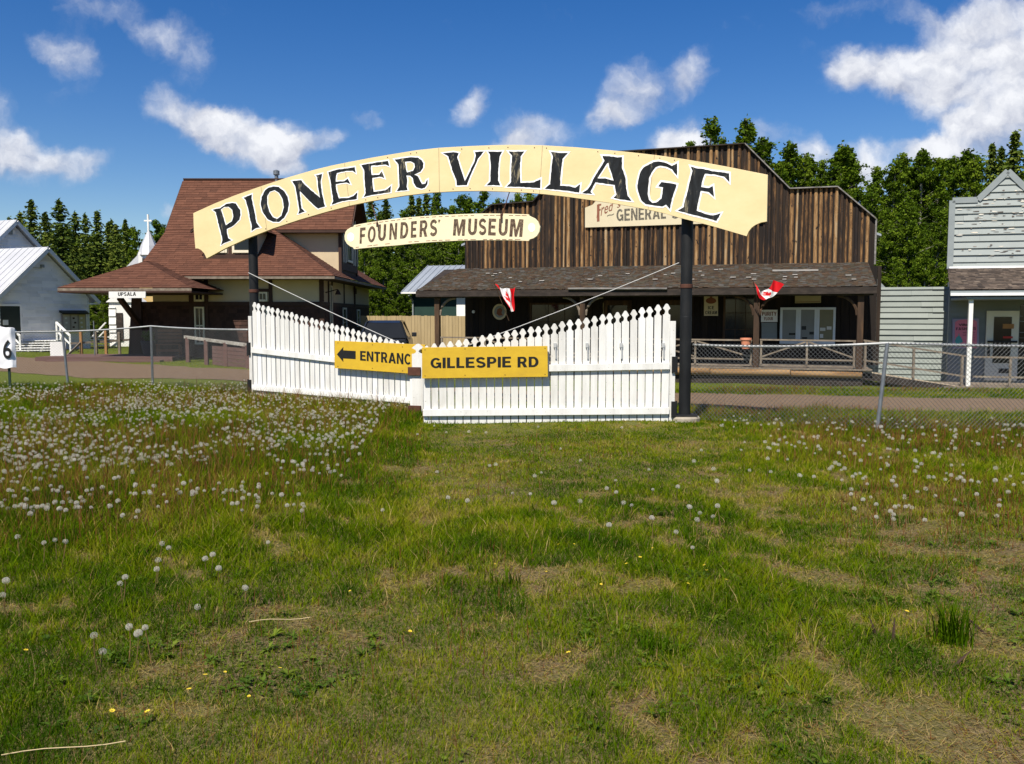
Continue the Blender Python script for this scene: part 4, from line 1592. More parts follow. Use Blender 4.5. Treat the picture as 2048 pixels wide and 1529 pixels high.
# notice case
PANEG = mat('grey_notice_pane', [(.16, .17, .17), (.21, .22, .215)], (2, 2, 2), .3)
PANEY = mat('olive_notice_pane', [(.15, .14, .08), (.19, .175, .10)], (3, 3, 3), .3)
a = st_loc(1559, 688, 2.30)
b = st_loc(1672, 615, 2.30)
t = thing('notice_case', 'white framed notice case with three glass doors on the right of the store porch', 'notice board', st_world(1559, 688, 2.30), SZ)
W_, H_ = b.x - a.x, b.z - a.z
m = MB()
m.box(0, W_, .0, .09, 0, H_)
m.build('case', ALU, t, bevel=.005)
for k in range(3):
    f = window(t, (W_ * k / 3 + .005, -.001, .005), X, -Y, W_ / 3 - .01, H_ - .01, 1, 1, .07, ALU, PANEG if k < 2 else PANEY, .035, 'door')
    m = MB()
    for (x, z, w, h) in ([(.28, .28, .2, .07)], [(.1, .45, .14, .12), (.34, .3, .14, .09), (.12, .16, .16, .06)], [(.1, .42, .16, .1), (.30, .46, .14, .1), (.1, .2, .1, .12)])[k]:
        m.box(W_ * k / 3 + x, W_ * k / 3 + x + w, -.024, -.021, z, z + h)
    m.build('notice', (LETTERK, LETTERK, PAPER)[k] if k != 2 else PAPER, f)
# terracotta pot on the railing
t = st_world(1492, 690, .12)
m = MB()
m.lathe((0, 0, 0), [(.11, 0), (.15, .26), (.17, .262), (.17, .32), (.15, .322), (.14, .27), (.02, .26)], 20)
o = m.build('flower_pot', TERRA, None, smooth=False)
o.location = (t.x, t.y, .0) + (SEY * .18 + Z * .0)[:] if False else (t.x + SEY.x * -.2, t.y + SEY.y * -.2, .62)
tag(o, 'terracotta flower pot hung on the store railing by the porch post', 'pot')

# flags ------------------------------------------------------------------


def flag(label, pole, corners, back, ripple, droop):
    a, b = st_world(*pole[0], back + .35), st_world(*pole[1], back)
    t = thing('flag', label, 'flag', a, SZ, 'small flags on the store porch')
    lc = lambda p: local(a, SZ, p)
    m = MB()
    m.tube([lc(a), lc(b)], .012, 8)
    m.build('pole', POSTWD, t)
    c = [lc(st_world(*q, back)) for q in corners]       # hoist top, hoist bottom, fly top, fly bottom
    nx, ny = 48, 26
    vs, fs, rr = [], [], []
    leaf = [(0, .0), (.03, .0), (.02, .22), (.2, .18), (.17, .25), (.38, .42), (.33, .46), (.37, .6), (.27, .57), (.24, .64), (.13, .5), (.18, .78), (.1, .74), (0, .95)]
    poly = [(x, z) for x, z in leaf] + [(-x, z) for x, z in leaf[::-1]]

    def inside(x, y):
        r = False
        for i in range(len(poly)):
            (x1, y1), (x2, y2) = poly[i - 1], poly[i]
            if (y1 > y) != (y2 > y) and x < (x2 - x1) * (y - y1) / (y2 - y1) + x1:
                r = not r
        return r
    for j in range(ny + 1):
        for i in range(nx + 1):
            s, q = i / nx, j / ny
            p = (c[0] * (1 - s) + c[2] * s) * (1 - q) + (c[1] * (1 - s) + c[3] * s) * q
            w = sin(s * ripple[0] + q * ripple[1] + ripple[2]) * .07 * (1 - .3 * q)
            vs.append(p + Vector((.02 * sin(q * 6 + s * 9), w, -droop * 4 * s * (1 - s) * (1 - .4 * q) + .02 * sin(s * 13 + q * 3))))
    for j in range(ny):
        for i in range(nx):
            k = j * (nx + 1) + i
            s, q = (i + .5) / nx, (j + .5) / ny
            fs.append((k, k + 1, k + nx + 2, k + nx + 1))
            rr.append(1.0 if s < .25 or s > .75 or inside((s - .5) * 2.0, (1 - q) * 1.1 - .08) else 0.0)
    m = MB()
    m.v, m.f, m.r = vs, fs, rr
    m.build('cloth', FLAGM, t, smooth=True)


flag('red and white maple leaf flag hanging in folds on the left part of the porch', ((1018, 642), (988, 566)), [(989, 568), (1018, 612), (1030, 574), (1029, 623)], -.55, (15, 2, .4), .10)
flag('red and white maple leaf flag blowing sideways beside the middle porch post', ((1517, 612), (1506, 562)), [(1507, 564), (1519, 597), (1546, 561), (1567, 569)], -.55, (11, 5, 1.2), .30)

# ------------------------------------------------------------------ dress shop on the right
SHZ = SZ * .85
q_ = at(1897, 700, 24.75)
shop_o = (q_.x, q_.y, 0)
SHN = Vector((sin(SHZ), -cos(SHZ), 0))
shop = thing('dress_shop', 'small grey shop with peeling clapboards, stepped gable front and shingled porch', 'shop', shop_o, SHZ)


D2 = 1.75


def sl(px, py, d):
    back = {26.6: D2, 26.5: D2, 25.0: .08, 24.78: 0}[d]
    return local(shop_o, SHZ, on_plane(px, py, Vector(shop_o) - SHN * back, SHN))


bl, sh0, sh1, pk_ = sl(1899, 535, 26.6), sl(1903, 402, 26.6), sl(1955, 402, 26.6), sl(2015, 343, 26.6)
cx = pk_.x
FS = [(bl.x, 3.0), (2 * cx - bl.x, 3.0), (2 * cx - bl.x, sh0.z), (2 * cx - sh1.x, sh0.z), (cx, pk_.z), (sh1.x, sh0.z), (bl.x, sh0.z)]
m = MB()
m.prism([(x, D2, z) for x, z in FS], (0, .12, 0))
m.build('front_wall', GREYTR, shop)
m = MB()
courses(m, [(x, z) for x, z in FS], (0, D2, 0), X, Z, -Y, .205, 2.4, .040, .2, gap=.003)
m.build('clapboards', GREYPEEL, shop)
pe = MB()
for k in range(150):
    x, z = random.uniform(bl.x + .2, 2 * cx - bl.x), random.choice([3.4, 3.6, 4.05, 4.25, 4.45, 4.65, 5.05, 5.2, 4.85]) + random.uniform(-.05, .14)
    if not clip_rect(FS, x - .01, x + .01, z - .01, z + .01) or z > sh0.z + .7 or abs(x - cx) > .8 and z > sh0.z - .2:
        continue
    w, h = random.uniform(.02, .12), random.uniform(.006, .022)
    n = 7
    y = D2 - .046
    pe.add([(x + w * cos(2 * pi * i / n) * random.uniform(.6, 1.2), y, z + h * sin(2 * pi * i / n) * random.uniform(.6, 1.2)) for i in range(n)], [tuple(range(n))])
pe.build('paint_stain', attr_mat('bare_wood_patches', [(0, (.06, .05, .045)), (.45, (.16, .13, .11)), (.6, (.62, .6, .54)), (1, (.72, .66, .55))]), shop)
m = MB()
for a, b in zip(FS[2:], FS[3:] + [FS[0]]):
    m.beam((a[0], D2 - .045, a[1]), (b[0], D2 - .045, b[1]), .03, .17, (0, -1, 0) if False else (0, 0, 1) if abs(a[1] - b[1]) < .5 and abs(a[0] - b[0]) > .5 else (1, 0, 0) if abs(a[0] - b[0]) < .1 else (0, 0, 1))
m.build('edge_trim', GREYTR, shop, bevel=.004)
m = MB()
m.box(bl.x - .02, 2 * cx - bl.x, D2 - .07, D2 - .03, 3.0, 3.075)
m.build('base_trim', TRIMW, shop)
m = MB()
roof_plane(m, [(-.05, -.12, 2.33), (5.6, -.12, 2.33), (5.6, D2 - .02, 3.02), (.28, D2 - .02, 3.02)], .125, .16, .022, .35, wobble=.014)
m.build('porch_roof', CEDAR, shop)
m = MB()
m.box(-.03, 5.6, -.10, -.06, 2.225, 2.31)
m.box(.40, 5.6, -.055, D2, 2.06, 2.13)
m.build('fascia', GREYTR, shop, bevel=.003)
m = MB()
m.box(-.03, 5.6, -.135, -.102, 2.165, 2.24)
m.build('fascia_trim', TRIMW, shop)
px0 = sl(1938, 700, 25.0).x
for x in (px0, px0 + 3.9):
    m = MB()
    m.box(x - .055, x + .055, .02, .13, -.40, 2.06)
    m.build('porch_post', WHITE, shop, bevel=.005)
# porch wall with clapboards
WL = sl(1899, 600, 26.6).x
m = MB()
m.box(WL, 5.6, D2 + .01, D2 + .11, -.4, 2.99)
m.box(WL + .5, 5.6, D2 + .12, D2 + 2.5, -.4, 2.7)
m.build('porch_wall', GREYTR, shop)
m = MB()
courses(m, [(WL, -.34), (5.6, -.34), (5.6, 2.6), (WL, 2.6)], (0, D2 + .005, 0), X, Z, -Y, .16, 2.6, .022, .3)
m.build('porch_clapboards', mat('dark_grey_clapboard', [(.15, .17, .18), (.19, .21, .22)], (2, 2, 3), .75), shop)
a, b = sl(1968, 762, 26.5), sl(2033, 622, 26.5)
dz0 = -.33
m = MB()
m.box(a.x - .02, b.x + .06, D2 - .09, D2 - .04, dz0, b.z)
dr = m.build('door', mat('cream_door_paint', [(.62, .61, .54), (.54, .53, .47)], (2, 2, 2), .5), shop, bevel=.004)
m = MB()
m.box(a.x + .18, b.x - .14, D2 - .10, D2 - .091, dz0 + .52, b.z - .18)
m.build('pane', GLASS, dr)
m = MB()
m.box(a.x + .02, b.x + .02, D2 - .15, D2 - .11, .80, .86)
m.box(a.x + .03, a.x + .09, D2 - .15, D2 - .091, .40, .76)
m.box(a.x + .36, a.x + .66, D2 - .10, D2 - .092, dz0 + .22, dz0 + .36)
m.build('push_bar', BLACKM, dr)
m = MB()
m.box(a.x + .42, a.x + .72, D2 - .106, D2 - .101, 1.22, 1.36)
m.build('sticker', ORANGEB, dr)
m = MB()
m.box(a.x + .44, a.x + .7, D2 - .106, D2 - .101, .93, .99)
m.build('sticker', REDP, dr)
m = MB()
m.box(b.x + .1, b.x + 1.3, D2 - .02, D2 - .004, -.3, 1.95)
m.build('dark_window', GLASS, shop)
m = MB()
m.box(-.1, 5.6, -.10, D2 - .03, -.46, -.40)
m.build('deck', RAILWD, shop)
m = MB()
m.box(-.1, 5.6, -.06, -.02, -.75, -.465)
m.build('skirting', RAILWD, shop)
# railing
m = MB()
m.beam((px0 + .1, -.02, .44), (5.6, -.02, .40), .05, .05)
m.beam((px0 + .1, -.02, -.12), (5.6, -.02, -.14), .05, .05)
for x in (px0 + 1.05, px0 + 2.6):
    m.beam((x, -.02, -.4), (x, -.02, .42), .06, .05, (0, 1, 0))
m.build('railing', RAILWD, shop)
# poster
t, fn = planar_sign('shop_poster', 'pink poster reading VILLAGE FASHIONS with a teal dress on the grey shop wall', 'poster', [(1905, 698), (1958, 697.5), (1958, 637.5), (1905, 638)], Vector(shop_o) - SHN * (D2 - .06), SHN, .02, LILAC)
mb = MB()
pts = [(1909.5, 693), (1953, 697), (1953.5, 694), (1954, 644), (1949, 640.5), (1927, 639.5), (1917, 640.5), (1910, 645)]
mb.prism([fn(p, .003) for p in pts], (0, -.002, 0))
mb.build('pink_field', PINK, t)
mb = MB()
text_quad(mb, 'Village', [(1917, 654), (1944, 653), (1944, 647), (1917, 648)], lambda p: fn(p, .007), bold=.03)
block_quad(mb, 'FASHIONS', [(1912, 661), (1952, 660), (1952, 654.5), (1912, 655.5)], lambda p: fn(p, .007))
for y in (666, 671, 676, 681):
    text_quad(mb, 'we carry', [(1925 if y < 675 else 1934, y + 1.5), (1950, y + 1), (1950, y - 1.5), (1925 if y < 675 else 1934, y - 1)], lambda p: fn(p, .007), bold=.01)
mb.build('lettering', LETTERK, t)
mb = MB()
mb.add([fn(p, .007) for p in [(1910, 687), (1918, 689), (1926, 684), (1922, 675), (1918.5, 671.5), (1919, 668), (1917, 668), (1916.5, 672), (1912, 676), (1910, 681)]], [tuple(range(10))])
mb.build('dress_print', TEAL, t)

# grey clapboard wall between store and shop
AO = Vector(SO) + SEY * 3.0 + SEX * 13.9
t = thing('clapboard_annex', 'flat topped grey clapboard wall between the timber store and the peeling shop', 'annex', (AO.x, AO.y, 0), SZ)
A1 = local((AO.x, AO.y, 0), SZ, on_plane(1899, 574, AO, SEY))
APK = local((AO.x, AO.y, 0), SZ, on_plane(1751, 557, AO, SEY))
AW = [(-.3, -.6), (A1.x, -.6), (A1.x, 2.50), (APK.x + .30, 2.50), (APK.x, 2.50 + .33), (APK.x - .3, 2.5), (-.3, 2.5)]
m = MB()
m.prism([(x, .0, z) for x, z in AW], (0, .1, 0))
m.box(AW[0][0], AW[1][0], .1, 5, -.6, 2.3)
m.build('wall', GREYTR, t)
m = MB()
courses(m, [(AW[0][0], -.6), (AW[1][0], -.6), (AW[1][0], 2.50), (AW[0][0], 2.50)], (0, -.002, 0), X, Z, -Y, .178, 2.7, .045, .2, gap=.003)
m.build('clapboards', GREYCL, t)
m = MB()
m.box(AW[1][0] - .07, AW[1][0] + .0, -.05, -.01, -.5, 2.47)
m.build('corner_board', GREYTR, t)
# ramp
a, b = st_world(1722, 735, .15), Vector(shop_o) + Vector((cos(SHZ), sin(SHZ), 0)) * .45
a = Vector((a.x + .05, a.y, .02))
b = Vector((b.x, b.y, -.42))
t = thing('boardwalk_ramp', 'sloping grey boardwalk with a rail between the store porch and the shop', 'ramp', (a.x, a.y, a.z))
m = MB()
d = b - a
n = 22
for k in range(n):
    p, q = d * (k / n), d * ((k + .94) / n)
    m.add([p, q, q + Y * 1.5, p + Y * 1.5, p - Z * .04, q - Z * .04, q + Y * 1.5 - Z * .04, p + Y * 1.5 - Z * .04], [(0, 1, 2, 3), (0, 4, 5, 1), (3, 2, 6, 7), (0, 3, 7, 4), (1, 5, 6, 2)])
m.build('boards', mat('tan_ramp_boards', [(.36, .28, .19), (.44, .36, .26), (.28, .22, .16)], (6, 6, 6), .85), t)
m = MB()
m.beam(Vector((0, -.02, -.16)), d + Vector((0, -.02, -.12)), .05, .2)
m.build('side_beam', DARKWD, t)
m = MB()
m.beam((0, 0, .87), d + Vector((0, 0, .88)), .06, .05)
m.beam((0, 0, .30), d + Vector((0, 0, .30)), .05, .05)
for f in (.02, .5, .97):
    m.beam(d * f, d * f + Vector((0, 0, .87)), .06, .06, (0, 1, 0))
m.build('railing', RAILWD, t)

# ------------------------------------------------------------------ green shed, board fence, car
so = at(803, 592, 40)
t = thing('green_shed', 'dark green shed with a ribbed grey metal roof left of the store', 'shed', (so.x, so.y, 0), SZ)
m = MB()
m.box(.35, 8, .4, 6, -.3, 2.62)
m.build('wall', GREENW, t)
m = MB()
zr = 4.0
m.prism([(-.05, .0, 2.62), (-.05, 3.3, zr), (-.05, 3.3, zr + .06), (-.05, 0, 2.68)], (9, 0, 0))
m.prism([(-.05, 3.3, zr), (-.05, 6.6, 2.62), (-.05, 6.6, 2.68), (-.05, 3.3, zr + .06)], (9, 0, 0))
for k in range(30):
    x = k * .3
    m.beam((x, 0, 2.70), (x, 3.3, zr + .075), .035, .03)
m.build('roof', METALG, t)
m = MB()
m.box(-.06, 9, -.03, -.002, 2.61, 2.68)
m.build('fascia', TRIMW, t)
m = MB()
m.tube([(.36, .02, 2.55), (.42, .33, 2.3), (.42, .34, .1)], .04, 8)
m.build('downspout', GREYTR, t)
m = MB()
m.box(2.55, 3.3, .34, .395, .2, 2.45)
m.build('door', TRIMW, t)
fa, fb = at(722, 690, 36.5), at(905, 690, 35.0)
t = thing('board_fence', 'tall fence of upright yellowish boards behind the gates', 'fence', (fa.x, fa.y, 0), atan2(fb.y - fa.y, fb.x - fa.x))
m = MB()
L = (fb - fa).xy.length + 2.6
u = 0
while u < L:
    w = random.uniform(.13, .15)
    m.box(u, u + w - .008, 0 + random.uniform(-.01, .01), .03, -.4, 1.60 + random.uniform(-.015, .015))
    u += w
m.build('boards', YELWD, t)
m = MB()
m.beam((0, .06, 1.3), (L, .06, 1.3), .05, .09)
m.beam((0, .06, .2), (L, .06, .2), .05, .09)
m.build('rails', YELWD, t)

co = at(767, 700, 30.5)
gz = tz(co.x, co.y)
t = thing('parked_car', 'black parked car half hidden behind the left gate', 'car', (co.x, co.y, gz), radians(4))
zt = 1.60


def ring(y, pts):
    return [(x, y, z) for x, z in pts]


half = [(.0, .22), (.78, .22), (.86, .35), (.90, .62), (.89, .88), (.83, .98)]
bp = [(-x, z) for x, z in half[::-1]] + half[1:]
secs = [(-.02, .90, .93), (.12, .99, 1.0), (1.2, 1.0, 1.0), (3.0, 1.0, 1.0), (3.9, .97, .90), (4.35, .86, .78)]
m = MB()
vs = []
for y, sx_, sz_ in secs:
    vs += [(x * sx_, y, .22 + (z - .22) * sz_) for x, z in bp]
nb = len(bp)
fs = []
for i in range(len(secs) - 1):
    for k in range(nb):
        fs.append((i * nb + k, i * nb + (k + 1) % nb, (i + 1) * nb + (k + 1) % nb, (i + 1) * nb + k))
fs += [tuple(range(nb))[::-1], tuple(range((len(secs) - 1) * nb, len(secs) * nb))]
m.add(vs, fs)
m.build('body', CARP, t, bevel=.02)
m = MB()
cab = [(.02, .82, .97), (.30, .60, zt - .08), (.6, .57, zt), (1.8, .58, zt - .0), (2.3, .60, zt - .07), (3.05, .80, .97)]
vs = []
for y, w, z in cab:
    vs += [(-w, y, z), (w, y, z)]
top = [(2 * i, 2 * i + 1, 2 * i + 3, 2 * i + 2) for i in range(1, 4)]
m.add(vs, top)
for s in (0, 1):
    pass
m.add([(-.60, .30, zt - .09), (-.57, .6, zt - .03), (.57, .6, zt - .03), (.60, .3, zt - .09)], [(0, 1, 2, 3)])
for x in (-1, 1):
    m.beam((x * .81, .04, .97), (x * .60, .31, zt - .06), .07, .05)
    m.beam((x * .60, 2.28, zt - .06), (x * .79, 3.02, .97), .06, .05)
    m.beam((x * .585, .3, zt - .02), (x * .60, 2.3, zt - .04), .06, .05)
m.build('roof', CARP, t)
m = MB()
m.add([(-.78, .05, .99), (.78, .05, .99), (.585, .30, zt - .09), (-.585, .30, zt - .09)], [(0, 1, 2, 3)])
m.build('rear_window', GLASS, t)
m = MB()
m.add([(-.78, 2.98, .99), (-.585, 2.31, zt - .09), (.585, 2.31, zt - .09), (.78, 2.98, .99)], [(0, 1, 2, 3)])
m.build('windscreen', GLASS, t)
for x in (-1, 1):
    m = MB()
    m.add([(x * .81, .12, .99), (x * .60, .40, zt - .09), (x * .60, 2.2, zt - .09), (x * .81, 2.9, .99)], [(0, 1, 2, 3)])
    m.build('side_window', GLASS, t)
    m = MB()
    m.box(min(x * .62, x * .84), max(x * .62, x * .84), -.035, .0, .55, .70)
    m.build('tail_light', REDL, t)
    m = MB()
    m.box(min(x * .88, x * 1.06), max(x * .88, x * 1.06), 2.55, 2.68, .98, 1.14)
    m.build('mirror', CARP, t, bevel=.02)
    for y in (.8, 3.4):
        m = MB()
        n = 20
        vs = []
        for xx, r in ((.70, .30), (.72, .33), (.89, .33), (.91, .30)):
            vs += [(x * xx, y + r * cos(2 * pi * k / n), .32 + r * sin(2 * pi * k / n)) for k in range(n)]
        fs = [(i * n + k, i * n + (k + 1) % n, (i + 1) * n + (k + 1) % n, (i + 1) * n + k) for i in range(3) for k in range(n)] + [tuple(range(n)), tuple(range(3 * n, 4 * n))]
        m.add(vs, fs)
        m.build('wheel', RUBBER, t)

# ------------------------------------------------------------------ railway station
TO = Vector((-10.5, 33.0, 0))
stn = thing('railway_station', 'old railway station with a big red brown hip roof and cream upper walls', 'station', TO)


def w2(x, y, z):
    return Vector((x, y, z)) - TO


XL, XR, YF, YB = -14.2, -7.26, 33.0, 44.2      # wall box
EZ = 3.06
m = MB()
m.prism([w2(-13.6, YF + .03, 2.06), w2(XR, YF + .03, 2.06), w2(XR, YF + .03, 3.1), w2(-13.6, YF + .03, 3.1)], (0, YB - YF, 0))
m.build('upper_wall', STUCCO, stn)
m = MB()
m.prism([w2(XL, YF + .03, -.1), w2(XR, YF + .03, -.1), w2(XR, YF + .03, 2.05), w2(XL, YF + .03, 2.05)], (0, YB - YF, 0))
courses(m, [(0, -.1), (XR - XL, -.1), (XR - XL, 2.05), (0, 2.05)], w2(XL, YF + .025, 0), X, Z, -Y, .15, .2, .016, .3)
courses(m, [(0, -.1), (YB - YF, -.1), (YB - YF, 2.05), (0, 2.05)], w2(XR + .005, YF, 0), Y, Z, X, .15, .2, .016, .3)
m.build('lower_wall', BROWNS, stn)


def fx(px, y=YF):
    return (px - 1024) / FPX * y * 1.0 * (1 / (cos(PITCH) - 0)) * .9985


m = MB()
m.prism([w2(XL, YF - .035, 1.98), w2(XR + .035, YF - .035, 1.98), w2(XR + .035, YF - .035, 2.13), w2(XL, YF - .035, 2.13)], (0, .05, 0))
m.prism([w2(XR - .0, YF - .033, 1.98), w2(XR + .037, YF - .033, 1.98), w2(XR + .037, YB, 1.98), w2(XR - .0, YB, 1.98)], (0, 0, .15))
for a, b in ((378, 387), (409.5, 416.5), (527, 516), (538, 545), (639, 648)):
    a, b = min(a, b), max(a, b)
    if a == 516:
        continue
    x0, x1 = at(a, 600, YF).x, at(b, 600, YF).x
    m.prism([w2(x0, YF - .03, 2.131), w2(x1, YF - .03, 2.131), w2(x1, YF - .03, 3.05), w2(x0, YF - .03, 3.05)], (0, .05, 0))
    m.prism([w2(x0, YF - .03, .0), w2(x1, YF - .03, .0), w2(x1, YF - .03, 1.979), w2(x0, YF - .03, 1.979)], (0, .05, 0))
for xa, xb in ((387, 409.5), (516, 538)):
    x0, x1 = at(xa, 600, YF).x, at(xb, 600, YF).x
    m.prism([w2(x0, YF - .028, 2.52 - .02), w2(x1, YF - .028, 2.5), w2(x1, YF - .028, 2.62), w2(x0, YF - .028, 2.62)], (0, .05, 0))
x0 = XR + .03
for y0 in (YF + .05, 34.4, 35.1, 37.6, 40.2):
    m.prism([w2(XR - .01, y0, 2.132), w2(XR - .01, y0 + .14, 2.132), w2(XR - .01, y0 + .14, 3.05), w2(XR - .01, y0, 3.05)], (.045, 0, 0))
m.build('timber_trim', BROWNT, stn)
for xa, xb in ((387, 410), (515, 537)):
    x0, x1 = at(xa, 600, YF).x, at(xb, 600, YF).x
    window(stn, w2(x0 + .03, YF - .005, 2.14), X, -Y, x1 - x0 - .06, .36, 2, 1, .06)
    window(stn, w2(x0 + .03, YF - .02, .52), X, -Y, x1 - x0 - .06, 1.42, 2, 1, .06)
    m = MB()
    m.box(*[c for p in ((x0 + .09 - TO.x, x1 - .09 - TO.x), (YF - .06 - TO.y, YF - .045 - TO.y), (1.20, 1.25)) for c in p])
    m.build('sash_bar', FRAMEC, stn)
for y0, w, z, h in ((34.6, .42, .5, 2.3), (37.2, .8, .7, 1.25), (40.6, .7, 1.1, .8)):
    window(stn, w2(XR + .02, y0 + w, z), -Y if False else Vector((0, -1, 0)), X, w, h, 1, 2, .07)
m = MB()
m.tube([w2(XR + .02, 33.9, 2.5), w2(XR + .5, 33.8, 2.62)], .02, 6)
m.lathe(w2(XR + .52, 33.8, 2.42), [(.12, 0), (.07, .12), (.02, .2)], 10)
m.build('wall_lamp', BROWNT, stn)
m = MB()
m.tube([w2(XR + .04, 40.0, 2.0), w2(XR + .04, 40.0, 2.95)], .03, 6)
m.box(XR + .03 - TO.x, XR + .12 - TO.x, 39.9 - TO.y, 40.15 - TO.y, 2.6, 2.85)
m.build('conduit', BROWNT, stn)

# main hip
PIT = .66
EL, ER, EF, EB = -13.9, -6.5, 32.0, 45.2
m = MB()
B1 = (5.05 - EZ) / PIT      # run to block eave
yb = EF + B1
roof_plane(m, [w2(EL, EF, EZ), w2(ER, EF, EZ), w2(ER - B1, yb, 5.05), w2(-13.75, yb, 5.05)])
# continuing slope between the two hips until the steep block slope takes over
roof_plane(m, [w2(ER, EF, EZ), w2(ER, EB, EZ), w2(ER - B1, EB - B1, 5.05), w2(ER - B1, yb, 5.05)])
roof_plane(m, [w2(EL, EB, EZ), w2(EL, EF, EZ), w2(-13.75, yb, 5.05), w2(-13.75, EB - B1, 5.05)])
m.build('lower_roof', ASPH, stn)
m = MB()
m.beam(w2(EL, EF + .02, EZ - .065), w2(ER, EF + .02, EZ - .065), .05, .09)
m.beam(w2(ER - .02, EF, EZ - .066), w2(ER - .02, EB, EZ - .066), .05, .09)
m.build('eave_board', RAILWD, stn)
m = MB()
m.prism([w2(EL, EF + .05, EZ - .10), w2(ER - .05, EF + .05, EZ - .10), w2(ER - .05, EB, EZ - .10), w2(EL, EB, EZ - .10)], (0, 0, .03))
m.build('soffit', BROWNT, stn)
# two-storey block with gable ends
GL, GR = -13.78, -6.42
y0, yr, y1 = 34.95, 37.0, 39.3
ze, zr = 5.02, 7.30
WX0, WX1 = -13.3, -6.92
m = MB()
m.prism([w2(WX0, 35.45, 3.2), w2(WX1 - .05, 35.45, 3.2), w2(WX1 - .05, 35.45, 5.5), w2(WX0, 35.45, 5.5)], (0, 3.5, 0))
m.build('second_storey_wall', STUCCO, stn)
m = MB()
m.prism([w2(WX1 - .04, 35.5, 3.3), w2(WX1 - .04, 39.0, 3.3), w2(WX1 - .04, 39.0, 5.3), w2(WX1 - .04, 37.1, 7.1), w2(WX1 - .04, 35.5, 5.3)], (.03, 0, 0))
for yy in (35.43, 38.9):
    m.beam(w2(WX1 + .0, yy, 3.3), w2(WX1 + .0, yy, 5.2), .12, .10, (1, 0, 0))
m.beam(w2(WX1 + .0, 35.45, 4.95), w2(WX1 + .0, 38.9, 4.95), .10, .16)
m.beam(w2(WX1 + .0, 35.45, 3.62), w2(WX1 + .0, 38.9, 3.62), .10, .3)
m.beam(w2(WX1 - .02, 35.40, 3.2), w2(WX1 - .02, 35.40, 5.1), .14, .12, (1, 0, 0))
m.build('gable_timber', BROWNT, stn)
m = MB()
for k in range(8):
    yy = 35.75 + k * .45
    zt_ = 5.2 + min(yy - 35.4, 39.0 - yy) * .95
    if 36.6 < yy < 37.7:
        m.box(WX1 + .02 - TO.x, WX1 + .06 - TO.x, yy - TO.y, yy + .09 - TO.y, 5.03, zt_)
    else:
        m.box(WX1 + .02 - TO.x, WX1 + .06 - TO.x, yy - TO.y, yy + .09 - TO.y, 3.78, zt_)
m.build('gable_battens', FRAMEC, stn)
window(stn, w2(WX1 + .005, 37.75, 3.85), Vector((0, -1, 0)), X, 1.1, 1.05, 2, 1, .07)
m = MB()
sl_ = (zr - ze) / (yr - y0)
roof_plane(m, [w2(GL, y0, ze), w2(GR, y0, ze), w2(GR, yr, zr), w2(GL, yr, zr)])
roof_plane(m, [w2(GR, y1, ze), w2(GL, y1, ze), w2(GL, yr, zr), w2(GR, yr, zr)])
m.build('upper_roof', ASPH, stn)
m = MB()
for gx in (GL + .02, GR - .02):
    m.beam(w2(gx, y0, ze - .08), w2(gx, yr, zr - .08), .05, .14, (1, 0, 0))
    m.beam(w2(gx, y1, ze - .08), w2(gx, yr, zr - .08), .05, .14, (1, 0, 0))
m.beam(w2(GL, y0 + .03, ze - .06), w2(GR, y0 + .03, ze - .06), .05, .10)
m.prism([w2(GL + .03, y0 + .06, ze - .1), w2(GR - .03, y0 + .06, ze - .1), w2(GR - .03, 35.5, ze - .1), w2(GL + .03, 35.5, ze - .1)], (0, 0, .03))
m.build('barge_board', BROWNT, stn)
m = MB()
m.beam(w2(GL, yr, zr + .02), w2(GR, yr, zr + .02), .16, .05)
m.build('ridge_cap', BROWNT, stn)
vp = at(553, 357, yr) - TO
m = MB()
m.lathe((vp.x, vp.y, zr - .2), [(.08, 0), (.08, .38), (.13, .40), (.13, .56), (.05, .60)], 14)
m.build('vent_pipe', GALV, stn)
# dormer
DX0, DX1, DY = -11.62, -9.66, 33.05
dcx = (DX0 + DX1) / 2
m = MB()
m.prism([w2(DX0, DY, 3.74), w2(DX1, DY, 3.74), w2(DX1, DY, 4.85), w2(dcx, DY, 5.5), w2(DX0, DY, 4.85)], (0, 2.9, 0))
m.build('dormer_wall', STUCCO, stn)
m = MB()
m.prism([w2(DX0 - .02, DY - .03, 3.70), w2(DX1 + .02, DY - .03, 3.70), w2(DX1 + .02, DY - .03, 3.94), w2(DX0 - .02, DY - .03, 3.94)], (0, .05, 0))
for xx in (DX0, dcx - .06, DX1 - .12):
    m.prism([w2(xx, DY - .028, 3.94), w2(xx + .12, DY - .028, 3.94), w2(xx + .12, DY - .028, 4.85), w2(xx, DY - .028, 4.85)], (0, .05, 0))
m.build('dormer_trim', BROWNT, stn)
m = MB()
m.prism([w2(DX0 - .05, DY - .10, 3.58), w2(DX1 + .05, DY - .10, 3.58), w2(DX1 + .05, DY - .10, 3.66), w2(DX0 - .05, DY - .10, 3.66)], (0, .1, 0))
m.build('dormer_sill', mat('pinkish_white_board', [(.62, .50, .45), (.52, .40, .36)], (4, 4, 4), .7), stn)
for xx in (DX0 + .16, dcx + .10):
    window(stn, w2(xx, DY - .01, 3.97), X, -Y, .72, 1.1, 1, 1, .08)
m = MB()
for s in (-1, 1):
    e = dcx + s * 1.35
    roof_plane(m, [w2(e, DY - .35, 4.78), w2(dcx, DY - .35, 5.72), w2(dcx, 36.3, 5.72), w2(e, 35.6, 4.78)][::s])
m.build('dormer_roof', ASPH, stn)
m = MB()
for s in (-1, 1):
    m.beam(w2(dcx + s * 1.35, DY - .33, 4.70), w2(dcx, DY - .33, 5.64), .05, .13, (0, -1, 0))
m.build('dormer_barge', BROWNT, stn)
